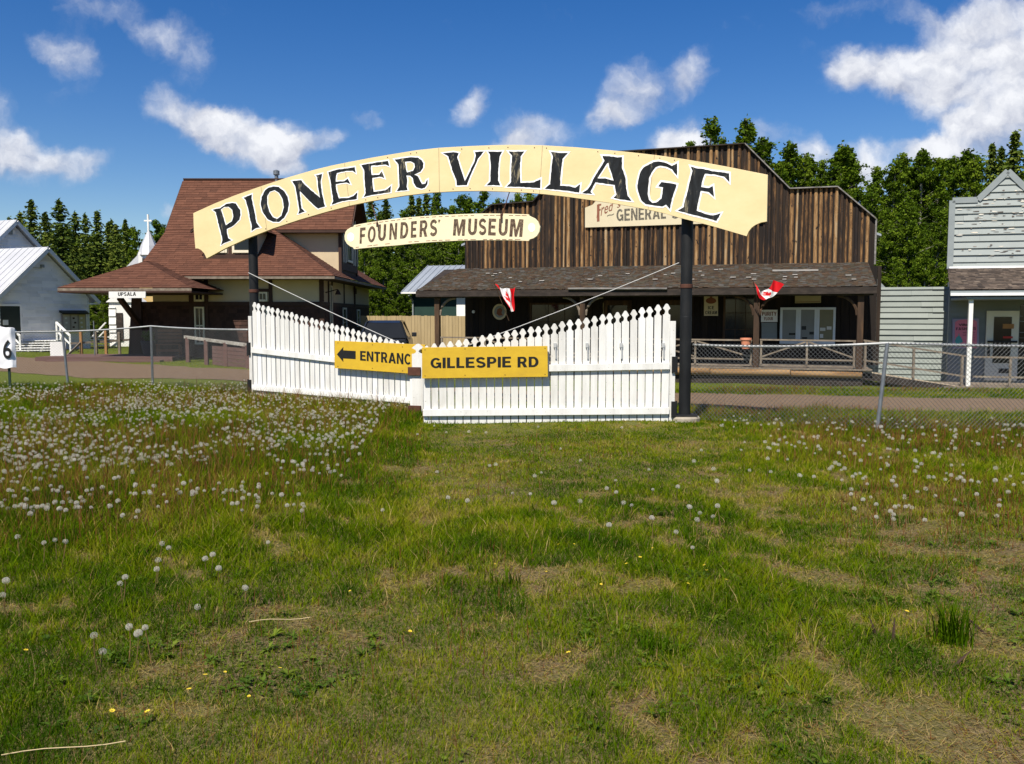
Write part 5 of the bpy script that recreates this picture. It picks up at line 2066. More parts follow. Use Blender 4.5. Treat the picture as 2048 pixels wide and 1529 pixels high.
# low platform canopy on the left
CA, CB = at(115, 576, 29.7), at(383, 576, 29.7)
CZ = CA.z
AP = at(291, 523, 31.75)
m = MB()
bl_, br_ = Vector((CA.x, 35.6, CZ)), Vector((CB.x, 33.0, CZ))
ap2 = Vector((AP.x, 34.2, AP.z))
ap3 = Vector((AP.x, 33.0, AP.z))
roof_plane(m, [Vector(CA) - TO, Vector(CB) - TO, AP - TO])
roof_plane(m, [Vector(CB) - TO, br_ - TO, ap3 - TO, AP - TO])
roof_plane(m, [bl_ - TO, Vector(CA) - TO, AP - TO, ap2 - TO])
m.build('canopy_roof', ASPH, stn)
m = MB()
m.beam(Vector((CA.x, 29.72, CZ - .06)) - TO, Vector((CB.x, 29.72, CZ - .06)) - TO, .05, .09)
m.build('canopy_eave_board', RAILWD, stn)
m = MB()
m.prism([Vector((CA.x + .02, 29.75, CZ - .17)) - TO, Vector((CB.x, 29.75, CZ - .17)) - TO, Vector((CB.x, 32.9, CZ - .17)) - TO, Vector((CA.x + .02, 35.6, CZ - .17)) - TO], (0, 0, .06))
m.beam(Vector((CA.x, 29.70, CZ - .13)) - TO, Vector((CB.x, 29.70, CZ - .13)) - TO, .03, .06)
for a, b in (((239, 596), (279, 650)),):
    p, q = at(a[0], a[1], 31.6), at(b[0], b[1], 32.9)
    m.beam(p - TO, q - TO, .16, .16)
p = at(272, 640, 32.95)
m.prism([Vector((XL - .35, 32.9, .0)) - TO, Vector((XL + .2, 32.9, 0)) - TO, Vector((XL + .2, 32.9, 2.3)) - TO, Vector((XL - .15, 32.9, 2.3)) - TO], (0, .1, 0))
m.build('canopy_frame', BROWNT, stn)
# platform in front
pl = thing('station_platform', 'low brown plank platform at the left end of the station', 'platform', (-14.2, 31.0, 0))
m = MB()
k = 0
y = -.35
while y < 2.0:
    m.box(-2.6, 2.2, y, y + .19, .10, .15)
    y += .2
m.build('boards', BROWNB, pl)
m = MB()
m.box(-2.62, 2.22, -.40, -.355, -.1, .14)
m.box(-2.0, 2.0, -.95, -.60, -.05, .06)
m.build('edge_beam', BROWNB, pl)
# station name sign
sp = at(260, 589, 29.62)
t, fn = planar_sign('station_sign', 'white board reading UPSALA hanging under the station canopy', 'sign', [(217.5, 596.5), (291, 596.5), (291, 583.5), (217.5, 583.5)], sp, (0, -1, 0), .04, WHITE)
mb = MB()
block_quad(mb, 'UPSALA', [(236, 592.5), (272, 592), (272, 584.5), (236, 585)], fn)
text_quad(mb, 'MILES TO MONTREAL', [(237, 595.8), (271, 595.5), (271, 593.8), (237, 594)], fn, bold=.004) if False else None
mb.build('lettering', LETTERK, t)
# bench, barrel planter
bp_ = at(329, 703, 31.2)
t = thing('slatted_bench', 'red brown slatted bench on the station platform against the dark wall', 'bench', (bp_.x, 31.6, .15), radians(12))
m = MB()
for k in range(4):
    m.box(-.42, .42, .28 + k * .012, .30 + k * .012, .48 + k * .125, .575 + k * .125)
m.build('backrest', BENCHW, t)
m = MB()
for k in range(4):
    m.box(-.42, .42, -.18 + k * .115, -.085 + k * .115, .40, .43)
m.build('seat', BENCHW, t)
m = MB()
m.box(-.42, .42, -.15, -.12, .15, .24)
m.build('front_rail', BENCHW, t)
for x in (-.40, .36):
    for yy in (-.15, .25):
        m = MB()
        m.box(x, x + .045, yy, yy + .045, 0, .40)
        m.build('leg', BENCHW, t)
bp_ = at(288, 704, 31.0)
t = thing('tub_planter', 'large dark tub with a scrubby plant at the corner of the station platform', 'planter', (bp_.x, 31.4, .15))
m = MB()
m.lathe((0, 0, 0), [(.17, 0), (.26, .5), (.28, .51), (.27, .55), (.23, .53), (.02, .5)], 18)
m.build('tub', mat('dark_blue_tub', [(.012, .016, .026), (.02, .026, .04)], (4, 4, 4), .6), t)
m = MB()
for k in range(160):
    a, r = random.uniform(0, 6.28), random.uniform(.02, .24)
    p = Vector((r * cos(a), r * sin(a), .5 + random.uniform(0, .38)))
    d = Vector((random.uniform(-1, 1), random.uniform(-1, 1), random.uniform(0, 1))).normalized() * .07
    e = d.cross(Vector((random.random(), random.random(), .3))).normalized() * .03
    m.add([p - d, p + e, p + d, p - e], [(0, 1, 2, 3)], random.random() * .5)
m.build('plant', WEEDM, t)
# brown fence with a pale rail near the station
fa, fb = at(370, 700, 30.2), at(500, 700, 26.2)
fz = [(.84), (.70)]
t = thing('plank_fence', 'low purple brown plank fence with a flaking pale top rail in front of the station', 'fence', (fa.x, fa.y, 0))
d = Vector((fb.x - fa.x, fb.y - fa.y, 0))
m = MB()
m.beam((0, 0, .87), d + Vector((0, 0, .71)), .06, .10)
m.build('top_rail', mat('flaking_white_rail', [(.12, .09, .07), (.32, .30, .26), (.52, .50, .45)], (7, 7, 7), .8, detail=7), t)
for f in (.05, .36, .66, .97):
    m = MB()
    p = d * f
    m.beam(p + Vector((0, 0, -.2)), p + Vector((0, 0, .86 - .16 * f)), .12, .12, (0, 1, 0))
    m.build('post', BROWNB, t)
m = MB()
for k in range(5):
    z0 = .0 + k * .125
    m.beam(d * .45 + Vector((0, .05, z0 + .06)), d * .98 + Vector((0, .05, z0 + .06)), .03, .115)
m.build('planks', BROWNB, t)

# ------------------------------------------------------------------ white hall on the left
HO, HB = Vector((-21.4, 40.0, 0)), radians(68)
# local x runs along the gable wall (to the right and away), local -y is its outward normal
HRZ = HB
hall = thing('white_hall', 'white clapboard hall with pale metal roofs and two stepped gables', 'hall', HO, HRZ)
HW = 2.38
HALLW = mat('hall_white_boards', [(.64, .63, .625), (.84, .83, .815), (.92, .90, .88)], (1.5, 1.5, 3), .65, rnd=.5)


def gable(hw, ze_, zp, y_, dep, nm, c=0.0):
    m = MB()
    pts = [(c - hw, -.1), (c + hw, -.1), (c + hw, ze_), (c, zp), (c - hw, ze_)]
    m.prism([(x, y_ + .03, z) for x, z in pts], (0, dep, 0))
    courses(m, pts, (0, y_ + .025, 0), X, Z, -Y, .15, .6, .038, .35, gap=.008)
    m.build(nm, HALLW, hall)
    s = (zp - ze_) / hw
    ov = .38
    m = MB()
    for sg in (-1, 1):
        a, b = (c + sg * (hw + ov), ze_ - ov * s + .10), (c, zp + .10)
        m.prism([(a[0], y_ - .32, a[1]), (b[0], y_ - .32, b[1]), (b[0], y_ - .32, b[1] + .05), (a[0], y_ - .32, a[1] + .05)], (0, dep + .5, 0))
        n = int(dep / .4)
        for k in range(n):
            yy = y_ - .3 + k * .4
            m.beam((a[0], yy, a[1] + .06), (b[0], yy, b[1] + .06), .03, .025, (0, 1, 0) if False else (0, 0, 1))
    m.build('roof', METALR, hall)
    m = MB()
    for sg in (-1, 1):
        m.beam((c + sg * (hw + ov), y_ - .34, ze_ - ov * s + .04), (c, y_ - .34, zp + .04), .04, .17, (0, -1, 0) if False else (0, 0, 1))
        m.box(c + min(sg * (hw - .02), sg * (hw + ov)), c + max(sg * (hw - .02), sg * (hw + ov)), y_ - .3, y_ + .2, ze_ - ov * s - .02, ze_ - ov * s + .06)
    m.build('barge_board', WHITE, hall)


gable(HW, 2.50, 4.58, .0, 4.0, 'porch_wall')
HN_ = Vector((sin(HB), -cos(HB), 0))
q_ = local(HO, HRZ, on_plane(33, 441, HO - HN_ * 3.3, HN_))
gable(3.6, q_.z - .12 - 3.35, q_.z - .12, 3.6, 14.0, 'main_wall', q_.x)
m = MB()
m.box(HW - .06, HW + .02, -.03, .06, -.1, 2.45)
m.build('corner_board', WHITE, hall)
dc = local(HO, HRZ, on_plane(20, 650, HO, Vector((sin(HB), -cos(HB), 0))))
m = MB()
x0 = local(HO, HRZ, on_plane(-28, 650, HO, Vector((sin(HB), -cos(HB), 0)))).x
x1 = local(HO, HRZ, on_plane(40, 650, HO, Vector((sin(HB), -cos(HB), 0)))).x
m.box(max(x0, -HW + .1), x1, -.035, .01, .46, 2.02)
d = m.build('door', mat('dark_green_door', [(.022, .03, .026), (.03, .04, .034)], (2, 2, 2), .5), hall)
m = MB()
m.box((x1 - .85), x1 - .60, -.045, -.036, 1.2, 1.42)
m.build('paper_notice', PAPER, d)
m = MB()
m.box(x1, x1 + .07, -.05, .0, .46, 2.1)
m.box(max(x0, -HW + .1), x1 + .07, -.052, .0, 2.03, 2.12)
m.build('door_frame', HALLW, hall)
hn = Vector((sin(HB), -cos(HB), 0))
p = local(HO, HRZ, on_plane(82, 533, HO, hn))
m = MB()
m.box(p.x - .05, p.x + .05, -.16, -.01, p.z - .06, p.z + .07)
m.tube([(p.x - .9, -.03, p.z - .09), (p.x, -.03, p.z - .08)], .012, 5)
m.build('wall_lamp', GREYTR, hall)
p = local(HO, HRZ, on_plane(20, 463, HO - hn * 3.6, hn))
m = MB()
m.box(p.x - .1, p.x + .1, 3.55, 3.62, p.z - .15, p.z + .15)
m.build('vent', GREYTR, hall)
# notice board on hall wall
a, b = local(HO, HRZ, on_plane(122, 664, HO, hn)), local(HO, HRZ, on_plane(168, 628, HO, hn))
t = thing('notice_board', 'grey three panel notice board with a black cap on the white hall wall', 'notice board', on_plane(122, 664, HO, hn) + hn * .02, HRZ)
W_, H_ = b.x - a.x, b.z - a.z
m = MB()
m.box(0, W_, -.10, -.0, 0, H_)
m.build('case', mat('grey_brown_case', [(.22, .19, .17), (.28, .25, .22)], (3, 3, 3), .7), t)
for k in range(3):
    m = MB()
    m.box(W_ * k / 3 + .05, W_ * (k + 1) / 3 - .05, -.106, -.101, .05, H_ - .05)
    o = m.build('panel', mat('notice_panel', [(.38, .34, .31), (.44, .40, .36)], (3, 3, 3), .6) if k < 2 else PAPERY, t)
    m = MB()
    for q in range(3):
        u, z = W_ * k / 3 + random.uniform(.08, .2), H_ * (.2 + .25 * q)
        m.box(u, u + .12, -.110, -.107, z, z + .08)
    m.build('note', BROWNT if k == 1 else PAPER, o)
m = MB()
m.prism([(-.08, -.24, H_ - .02), (-.08, -.24, H_ + .03), (-.08, .0, H_ + .16), (-.08, 0, H_ + .06)], (W_ + .16, 0, 0))
m.build('cap', LETTERK, t)
# hall steps
q_ = at(66, 690, 39.2)
t = thing('hall_steps', 'white open wooden steps with handrails in front of the hall door', 'steps', (q_.x, q_.y, 0), radians(16))
xa, xb = -1.0, 1.0
for k in range(5):
    m = MB()
    yy = -k * .25
    z = .50 - k * .10
    m.box(xa, xb, yy - .27, yy, z - .035, z)
    for xx in (xa + .02, xa + .5, xa + 1.0, xa + 1.5, xb - .06):
        m.box(xx, xx + .045, yy - .2, yy - .16, .0, z - .036)
    m.build('tread', WHITE, t)
m = MB()
m.box(xa, xb, .002, 1.1, .46, .50)
m.build('landing', WHITE, t)
for xx in (xa, xb):
    m = MB()
    m.beam((xx, .7, 1.30), (xx, -.05, 1.30), .08, .07)
    m.beam((xx, -.05, 1.30), (xx + .72, -1.0, .72), .08, .07)
    m.beam((xx, .7, .90), (xx, -.05, .90), .06, .05)
    m.beam((xx, -.05, .90), (xx + .72, -1.0, .34), .06, .05)
    for x_, yy, zz in ((xx, .7, 1.30), (xx, -.05, 1.30), (xx + .72, -1.0, .74)):
        m.beam((x_, yy, 0), (x_, yy, zz), .07, .07, (0, 1, 0))
    m.build('handrail', WHITE, t)

# ------------------------------------------------------------------ chapel with steeple, small shops far behind
c0 = at(294, 515, 52)
t = thing('chapel', 'white chapel whose pyramid steeple with a cross rises behind the station roof', 'chapel', (c0.x, c0.y, 0))
m = MB()
m.box(-1.6, 1.6, .6, 9, -.2, 4.2)
m.box(-.46, .46, -.14, .78, -.2, 5.35)
m.build('walls', WHITE, t)
m = MB()
m.prism([(-1.9, .5, 4.1), (0, .5, 6.0), (1.9, .5, 4.1)], (0, 9, 0))
m.build('roof', METALR, t)
zt0, zt1 = 5.2, at(294, 463, 52).z
m = MB()
n = 8
vs = [(.64 * cos(2 * pi * (k + .5) / n), .32 + .64 * sin(2 * pi * (k + .5) / n), zt0) for k in range(n)] + [(.46 * cos(2 * pi * (k + .5) / n), .32 + .46 * sin(2 * pi * (k + .5) / n), zt0 + .55) for k in range(n)] + [(.07 * cos(2 * pi * (k + .5) / n), .32 + .07 * sin(2 * pi * (k + .5) / n), zt1) for k in range(n)]
fs = [(i * n + k, i * n + (k + 1) % n, (i + 1) * n + (k + 1) % n, (i + 1) * n + k) for i in range(2) for k in range(n)] + [tuple(range(n))[::-1], tuple(range(2 * n, 3 * n))]
m.add(vs, fs)
for k in range(n):
    a = 2 * pi * (k + .5) / n
    m.beam((.64 * cos(a), .32 + .64 * sin(a), zt0), (.07 * cos(a), .32 + .07 * sin(a), zt1), .04, .04)
m.build('steeple', METALR, t)
zc = at(294, 428, 52).z
m = MB()
m.box(-.045, .045, .27, .37, zt1 - .1, zc)
m.box(-.23, .23, .272, .368, zc - .42, zc - .33)
m.build('cross', WHITE, t)
m = MB()
m.box(-.22, .22, -.17, -.145, 4.4, 5.0)
m.build('louvre', DARKWD, t)

b0 = at(258, 660, 47)
t = thing('yellow_cabin', 'small buttery yellow cabin glimpsed beyond the station canopy bracket', 'cabin', (b0.x, b0.y, 0))
m = MB()
m.prism([(-.55, 0, -.1), (1.4, 0, -.1), (1.4, 0, 2.0), (.1, 0, 3.2), (-.55, 0, 2.6)], (0, 3, 0))
m.build('wall', BUTTER, t)
m = MB()
m.box(-.35, .32, -.04, -.003, .35, 1.0)
m.build('window_box', ORANGEB, t)
m = MB()
m.lathe((-.25, -.03, 2.6), [(.14, -.0), (.14, .02)], 12)
m.box(-.36, -.14, -.05, -.003, 2.2, 2.55)
m.build('emblem', ORANGEB, t)
b0 = at(226, 690, 45)
t = thing('white_outhouse', 'narrow white clapboard hut with a dark doorway left of the yellow cabin', 'hut', (b0.x, b0.y, 0))
m = MB()
m.box(-.18, 1.0, .1, 1.8, -.1, 2.3)
courses(m, [(0, -.1), (.36, -.1), (.36, 2.05), (0, 2.05)], (-.19, .09, 0), X, Z, -Y, .42, 1, .06, 0)
m.prism([(-.3, .0, 2.3), (.4, .0, 2.9), (1.1, 0, 2.3)], (0, 1.9, 0))
m.build('wall', WHITE, t)
m = MB()
m.box(.20, .52, .04, .095, .3, 1.75)
m.build('doorway', DARKWD, t)
m = MB()
for k in range(4):
    m.box(-.75, .5, -.9 - .25 * k, -.66 - .25 * k, .50 - .13 * k, .545 - .13 * k)
m.beam((-.75, -.6, .55), (-.05, -.62, 1.25), .08, .06)
m.beam((-.75, -.6, .2), (-.05, -.62, .9), .07, .05)
m.build('steps', WHITE, t)

# ------------------------------------------------------------------ small things on the left
p = at(14, 740, 18.15)
t = thing('number_marker', 'white cloth covered marker with a black 6 on a green stake by the left fence', 'marker', (p.x, p.y, tz(p.x, p.y)), radians(8))
m = MB()
m.beam((.02, .06, -.2), (.02, .06, .75), .045, .03, (0, 1, 0))
m.build('stake', mat('green_stake', [(.01, .03, .02), (.02, .04, .03)], (3, 3, 3), .6), t)
z0, z1 = at(14, 735, 18.1).z, at(14, 652, 18.1).z
xo = at(25, 700, 18.1).x - p.x
m = MB()
nx, ny = 16, 18
vs, fs = [], []
for s in (0, 1):
    for j in range(ny + 1):
        for i in range(nx + 1):
            u, v = i / nx, j / ny
            x = xo - .42 + .42 * u
            cut = max(0, v - .78) * .55 * max(0, u - .45) * 2
            z = z0 + (z1 - z0) * (v - cut * .35) + .012 * sin(u * 9)
            y = .005 * sin(u * 14 + v * 7) + .006 * sin(u * 5 - v * 13) + (.07 if s else 0) + (.06 * max(0, u - .85) / .15 if not s else 0)
            vs.append((x, y, z))
N1 = (nx + 1) * (ny + 1)
for j in range(ny):
    for i in range(nx):
        k = j * (nx + 1) + i
        fs += [(k, k + 1, k + nx + 2, k + nx + 1), (N1 + k, N1 + k + nx + 1, N1 + k + nx + 2, N1 + k + 1)]
for i in range(nx):
    fs += [(i, N1 + i, N1 + i + 1, i + 1), (ny * (nx + 1) + i + 1, N1 + ny * (nx + 1) + i + 1, N1 + ny * (nx + 1) + i, ny * (nx + 1) + i)]
for j in range(ny):
    a, b = j * (nx + 1), (j + 1) * (nx + 1)
    fs += [(a, b, N1 + b, N1 + a), (a + nx, N1 + a + nx, N1 + b + nx, b + nx)]
m.add(vs, fs)
m.build('cloth', TARP, t)
mb = MB()
cx_, cz_ = xo - .135, (z0 + z1) / 2 - .04
text_quad(mb, '6', [(cx_ - .085, cz_ - .20), (cx_ + .085, cz_ - .20), (cx_ + .085, cz_ + .20), (cx_ - .085, cz_ + .20)], lambda q: (q[0], -.016, q[1]), bold=.012)
mb.build('number', LETTERK, t)

p = at(117, 718, 31.5)
t = thing('lawn_board', 'small white board with teal scribble leaning at the edge of the gravel path', 'board', (p.x, p.y, 0), radians(6))
m = MB()
zt_ = at(117, 684, 31.5).z
m.box(-.27, .27, -.02, .02, .0, zt_)
m.build('panel', WHITE, t)
m = MB()
for k in range(9):
    u = -.2 + k * .045
    m.add([(u, -.024, .10 + .02 * sin(k)), (u + .04, -.024, .10 + .02 * sin(k * 2)), (u + .04, -.024, .15 + .02 * sin(k)), (u, -.024, .14)], [(0, 1, 2, 3)])
m.build('scribble', TEAL, t)
p = at(190, 716, 31.8)
t = MB().tube([(0, 0, -.2), (0, 0, at(190, 642, 31.8).z)], .022, 8).build('metal_stake', GALV, None)
t.location = (p.x, p.y, 0)
tag(t, 'thin metal stake standing alone by the path in front of the hall', 'stake')
# post and rail fence beyond the platform
fa, fb = at(140, 700, 33.8), at(282, 700, 35.2)
t = thing('rail_fence', 'grey post and rail fence with a raking brace between the hall and the station', 'fence', (fa.x, fa.y, 0))
d = Vector((fb.x - fa.x, fb.y - fa.y, 0))
for f, z in ((.155, 1.0), (.36, .98), (.50, 1.05), (.69, .95), (.86, 1.2)):
    m = MB()
    m.beam(d * f + Vector((0, 0, -.1)), d * f + Vector((0, 0, z)), .09, .09, (0, 1, 0))
    m.build('post', ORANGEB if f in (.155, .50) else RAILWD, t)
m = MB()
m.beam((0, .05, .52), d + Vector((0, .05, .66)), .04, .08)
m.build('rail', RAILWD, t)
m = MB()
m.beam(d * .155 + Vector((0, -.04, .55)), d * .02 + Vector((0, -.5, 0)), .05, .07)
m.build('brace', RAILWD, t)

# ------------------------------------------------------------------ trees


def leaf_quads(c, d, s, w, rng, flat=.0):
    """rhombic leaf sprays at centres c (n,3), long axes d (n,3), half lengths s, half widths w"""
    n = len(c)
    r = rng.normal(size=(n, 3))
    r[:, 2] += flat
    e = np.cross(d, r)
    e /= np.linalg.norm(e, axis=1)[:, None] + 1e-9
    s, w = s[:, None], w[:, None]
    v = np.stack([c - d * s, c + e * w, c + d * s, c - e * w], 1).reshape(-1, 3)
    f = np.arange(4 * n).reshape(n, 4)
    return v, f


def unit(v):
    return v / (np.linalg.norm(v, axis=1)[:, None] + 1e-9)


def make_spruce(seed, h=10.0, R=1.9, dens=1.0, ragged=.2):
    g_ = np.random.default_rng(seed)
    C, D, S, W_, T = [], [], [], [], []
    z = .05 * h
    while z < h * .995:
        f = z / h
        rad = R * (1 - f) ** 1.0 * (.82 + ragged * g_.normal()) + .04
        nb = max(5, int((9 + 4 * (1 - f)) * dens))
        a0 = g_.random() * 6.28
        for k in range(nb):
            a = a0 + 6.28 * k / nb + g_.normal() * .2
            L = max(.08, rad * (1 + .22 * g_.normal()))
            droop = .28 + .25 * (1 - f)
            if f > .85:
                droop = -.5
            nseg = max(3, int(L / .15))
            for j in range(nseg):
                t = (j + g_.random()) / nseg
                x = L * t
                p = np.array([cos(a) * x, sin(a) * x, z - droop * x * (.5 + .5 * t) + .12 * L * t * t])
                for q in range(2):
                    aa = a + g_.choice([-1, 1]) * g_.uniform(.3, 1.1)
                    dd = np.array([cos(aa), sin(aa), -.25 - .45 * g_.random()])
                    C.append(p + g_.normal(size=3) * .05)
                    D.append(dd)
                    S.append(g_.uniform(.10, .24) * (1.1 - .45 * f) * (1.15 - .3 * t))
                    W_.append(g_.uniform(.04, .085))
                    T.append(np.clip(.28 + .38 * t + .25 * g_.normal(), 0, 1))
        z += h * g_.uniform(.014, .023)
    # top leader
    for k in range(16):
        zz = h * (.95 + .06 * k / 16)
        a = g_.random() * 6.28
        C.append(np.array([0, 0, zz]) + g_.normal(size=3) * .03)
        D.append(np.array([cos(a) * .6, sin(a) * .6, .8]))
        S.append(.12)
        W_.append(.035)
        T.append(.5)
    C, D = np.array(C), unit(np.array(D))
    v, f = leaf_quads(C, D, np.array(S), np.array(W_), g_, .6)
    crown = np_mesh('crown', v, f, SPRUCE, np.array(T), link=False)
    m = MB()
    m.tube([(0, 0, -.4), (.02, 0, h * .3), (.0, .02, h * .7), (0, 0, h * .99)], [.14, .11, .05, .01], 7)
    o = m.build('trunk', BARK, None)
    tr = o.data
    bpy.data.objects.remove(o)
    return crown, tr, h


def make_poplar(seed, h=10.0, R=1.7, n=6500, low=.12, narrow=.0, gappy=.0):
    g_ = np.random.default_rng(seed)
    m = MB()
    bend = g_.normal(size=2) * .25

    def axis(z):
        f = z / h
        return np.array([bend[0] * f * f + .08 * sin(5 * f + seed), bend[1] * f * f + .08 * cos(4 * f + seed), z])
    m.tube([axis(h * k / 8) - (np.array([0, 0, .4]) if k == 0 else 0) for k in range(9)], [.15 * (1 - .9 * k / 8) + .012 for k in range(9)], 7)
    cl = []
    nb = 105
    for k in range(nb):
        f = low + (.97 - low) * ((k + g_.random()) / nb) ** .9
        a = g_.random() * 6.28
        prof = (min(1, (f - low + .12) / .30)) ** .7 * (1 - max(0, (f - .40) / .62) ** 1.25) ** .95
        L = R * prof * g_.uniform(.45, 1.3) * (1 - narrow * f)
        b = axis(f * h)
        e = b + np.array([cos(a) * L, sin(a) * L, L * g_.uniform(.25, .8)])
        m.tube([b, (b + e) / 2 + np.array([0, 0, .05 * L]), e], [.035 * (1.1 - f), .022 * (1.1 - f), .006], 4, caps=False)
        q = max(2, int(L / .27))
        for j in range(q):
            t = (j + .7) / q
            if g_.random() < gappy:
                continue
            cl.append((b * (1 - t) + e * t + g_.normal(size=3) * .12, g_.uniform(.13, .36) * (1.1 - .45 * f) * (.7 + .5 * t)))
    cl.append((axis(h * .985), .22))
    cl.append((axis(h * .95), .3))
    cc = np.array([c for c, r in cl])
    rr = np.array([r for c, r in cl])
    idx = g_.choice(len(cl), size=n, p=(rr ** 1.6) / (rr ** 1.6).sum())
    u = unit(g_.normal(size=(n, 3)))
    rad = g_.random(n) ** .5 * np.where(g_.random(n) < .12, 1.7, 1)
    C = cc[idx] + u * (rr[idx] * rad)[:, None] * np.array([1, 1, .85])
    D = unit(g_.normal(size=(n, 3)) + np.array([0, 0, -.3]))
    S = g_.uniform(.035, .095, n)
    v, f = leaf_quads(C, D, S, S * g_.uniform(.5, .85, n), g_, .8)
    tone = g_.normal(size=len(cl)) * .16
    T = np.clip(.45 + tone[idx] + .17 * g_.normal(size=n), 0, 1)
    crown = np_mesh('crown', v, f, ASPEN, T, link=False)
    o = m.build('trunk', BARKP, None)
    tr = o.data
    bpy.data.objects.remove(o)
    return crown, tr, h


PROTO = {'s': [make_spruce(21 + i, 10, (3.1, 2.6, 3.4, 2.9)[i], (1.1, 1, 1.1, 1)[i], (.12, .2, .14, .22)[i]) for i in range(4)],
         't': [make_spruce(41 + i, 10, (1.7, 1.4)[i], 1.0, .2) for i in range(2)],
         'p': [make_poplar(61 + i, 10, (1.9, 1.6, 2.1, 1.8, 1.7)[i], 21000, .10, 0, (.05, .1, .05, .12, .1)[i]) for i in range(5)],
         'n': [make_poplar(81 + i, 10, (1.15, 1.25, 1.05)[i], 10500, .2, .25, (.22, .28, .25)[i]) for i in range(3)]}
# kind, px of the axis, py of the top, depth, width factor
TREES = [
    ('s', 62, 404, 57, 1.25), ('s', 118, 400, 54, 1.45), ('s', 170, 428, 60, 1.1), ('s', 194, 424, 58, 1.35), ('t', 216, 446, 62, 1.2), ('t', 250, 440, 64, 1.0), ('s', 232, 452, 57, 1.15),
    ('p', 278, 455, 64, 1.0), ('p', 316, 440, 66, 1.1), ('p', 345, 452, 63, 1.0), ('s', 18, 436, 66, 1.0), ('s', -30, 420, 60, 1.2), ('s', -90, 430, 62, 1.3), ('p', -150, 420, 66, 1.3),
    ('s', 145, 500, 51, 1.1), ('s', 92, 470, 52, 1.2), ('p', 205, 560, 50, 1.0), ('s', 262, 520, 53, 1.0), ('t', 30, 460, 60, 1.3), ('s', 90, 428, 65, 1.3), ('s', 150, 424, 66, 1.3), ('s', 40, 424, 66, 1.3), ('s', 222, 440, 68, 1.2), ('p', 262, 450, 70, 1.2), ('p', 330, 448, 70, 1.2), ('p', 60, 468, 64, 1.3), ('p', 150, 452, 66, 1.3), ('p', 232, 466, 66, 1.2), ('p', 186, 470, 65, 1.2), ('p', 110, 462, 66, 1.2),
    ('p', 700, 400, 64, 1.1), ('s', 742, 392, 63, 1.1), ('s', 772, 402, 60, 1.1), ('p', 726, 470, 54, 1.0), ('s', 823, 392, 62, .95), ('t', 838, 396, 66, 1.0), ('t', 853, 388, 63, 1.15), ('t', 868, 400, 68, 1.0),
    ('p', 884, 386, 62, .9), ('n', 915, 388, 66, 1.3), ('n', 926, 394, 63, 1.1), ('p', 962, 380, 62, 1.05), ('n', 994, 396, 66, 1.2), ('p', 1036, 388, 64, 1.0), ('p', 1066, 380, 64, 1.0),
    ('p', 720, 418, 70, 1.2), ('p', 760, 424, 69, 1.2), ('p', 800, 420, 70, 1.2), ('p', 848, 424, 70, 1.2), ('p', 900, 414, 70, 1.2), ('p', 940, 410, 70, 1.2), ('p', 765, 480, 52, 1.05), ('p', 800, 470, 54, 1.1), ('p', 846, 462, 53, 1.15), ('s', 880, 470, 55, 1.0), ('p', 915, 460, 53, 1.1), ('p', 955, 450, 55, 1.1), ('p', 742, 545, 48, .9), ('p', 795, 540, 48, 1.0),
    ('n', 1406, 238, 60, 1.15), ('n', 1432, 276, 62, 1.0), ('n', 1486, 233, 60, 1.25), ('p', 1380, 288, 62, .9), ('n', 1512, 286, 60, 1.2), ('n', 1545, 276, 58, 1.35), ('n', 1583, 283, 59, 1.3), ('p', 1566, 330, 57, 1.0),
    ('p', 1612, 318, 60, .95), ('p', 1640, 325, 58, .9), ('n', 1668, 293, 58, 1.5), ('n', 1688, 294, 59, 1.4), ('p', 1660, 330, 57, 1.1), ('p', 1700, 345, 56, 1.0), ('n', 1718, 330, 57, 1.3), ('p', 1745, 372, 54, 1.0),
    ('p', 1783, 322, 56, 1.0), ('p', 1812, 308, 58, 1.0), ('p', 1838, 300, 57, 1.0), ('n', 1868, 302, 60, 1.4), ('p', 1885, 318, 57, 1.0), ('p', 1915, 312, 59, .9), ('n', 1938, 300, 60, 1.4), ('p', 1960, 318, 57, 1.0), ('s', 1985, 292, 60, .9), ('s', 2003, 296, 62, .9), ('s', 2031, 266, 58, 1.15),
    ('p', 2060, 300, 58, 1.1), ('s', 2100, 285, 60, 1.2), ('p', 2150, 300, 58, 1.2), ('p', 2210, 290, 60, 1.2),
    ('p', 1548, 318, 66, 1.2), ('p', 1596, 312, 67, 1.2), ('p', 1640, 312, 66, 1.2), ('p', 1690, 322, 66, 1.1), ('p', 1760, 335, 66, 1.1), ('p', 1800, 322, 67, 1.2), ('p', 1850, 314, 67, 1.2), ('p', 1900, 320, 67, 1.2), ('p', 1945, 314, 67, 1.2), ('p', 1992, 316, 67, 1.2), ('p', 1770, 420, 47, 1.0), ('p', 1822, 400, 46, 1.15), ('p', 1872, 415, 47, 1.0), ('p', 1905, 440, 48, 1.0), ('p', 1850, 500, 44, 1.0), ('p', 1795, 520, 43, .9), ('p', 1730, 440, 50, 1.0)]
GROUPS = [(-400, 200, 'behind the white hall', 'trees behind the white hall'), (200, 420, 'between the hall and station', 'trees between the hall and the station'),
          (420, 1000, 'between the station and timber store', 'trees between the station and the store'), (1000, 1540, 'behind the timber false front', 'trees behind the timber store'),
          (1540, 1760, 'right of the stepped timber gable', 'trees right of the timber gable'), (1760, 2400, 'behind the grey shop', 'trees behind the grey shop')]
LOOK = {'s': 'dark green spruce', 't': 'thin dark spire of spruce', 'p': 'bright green leafy poplar', 'n': 'slender loose poplar'}
ORD = ['first', 'second', 'third', 'fourth', 'fifth', 'sixth', 'seventh', 'eighth', 'ninth', 'tenth', 'eleventh', 'twelfth', 'thirteenth', 'fourteenth', 'fifteenth', 'sixteenth', 'seventeenth', 'eighteenth']
cnt = {}
rows = {}
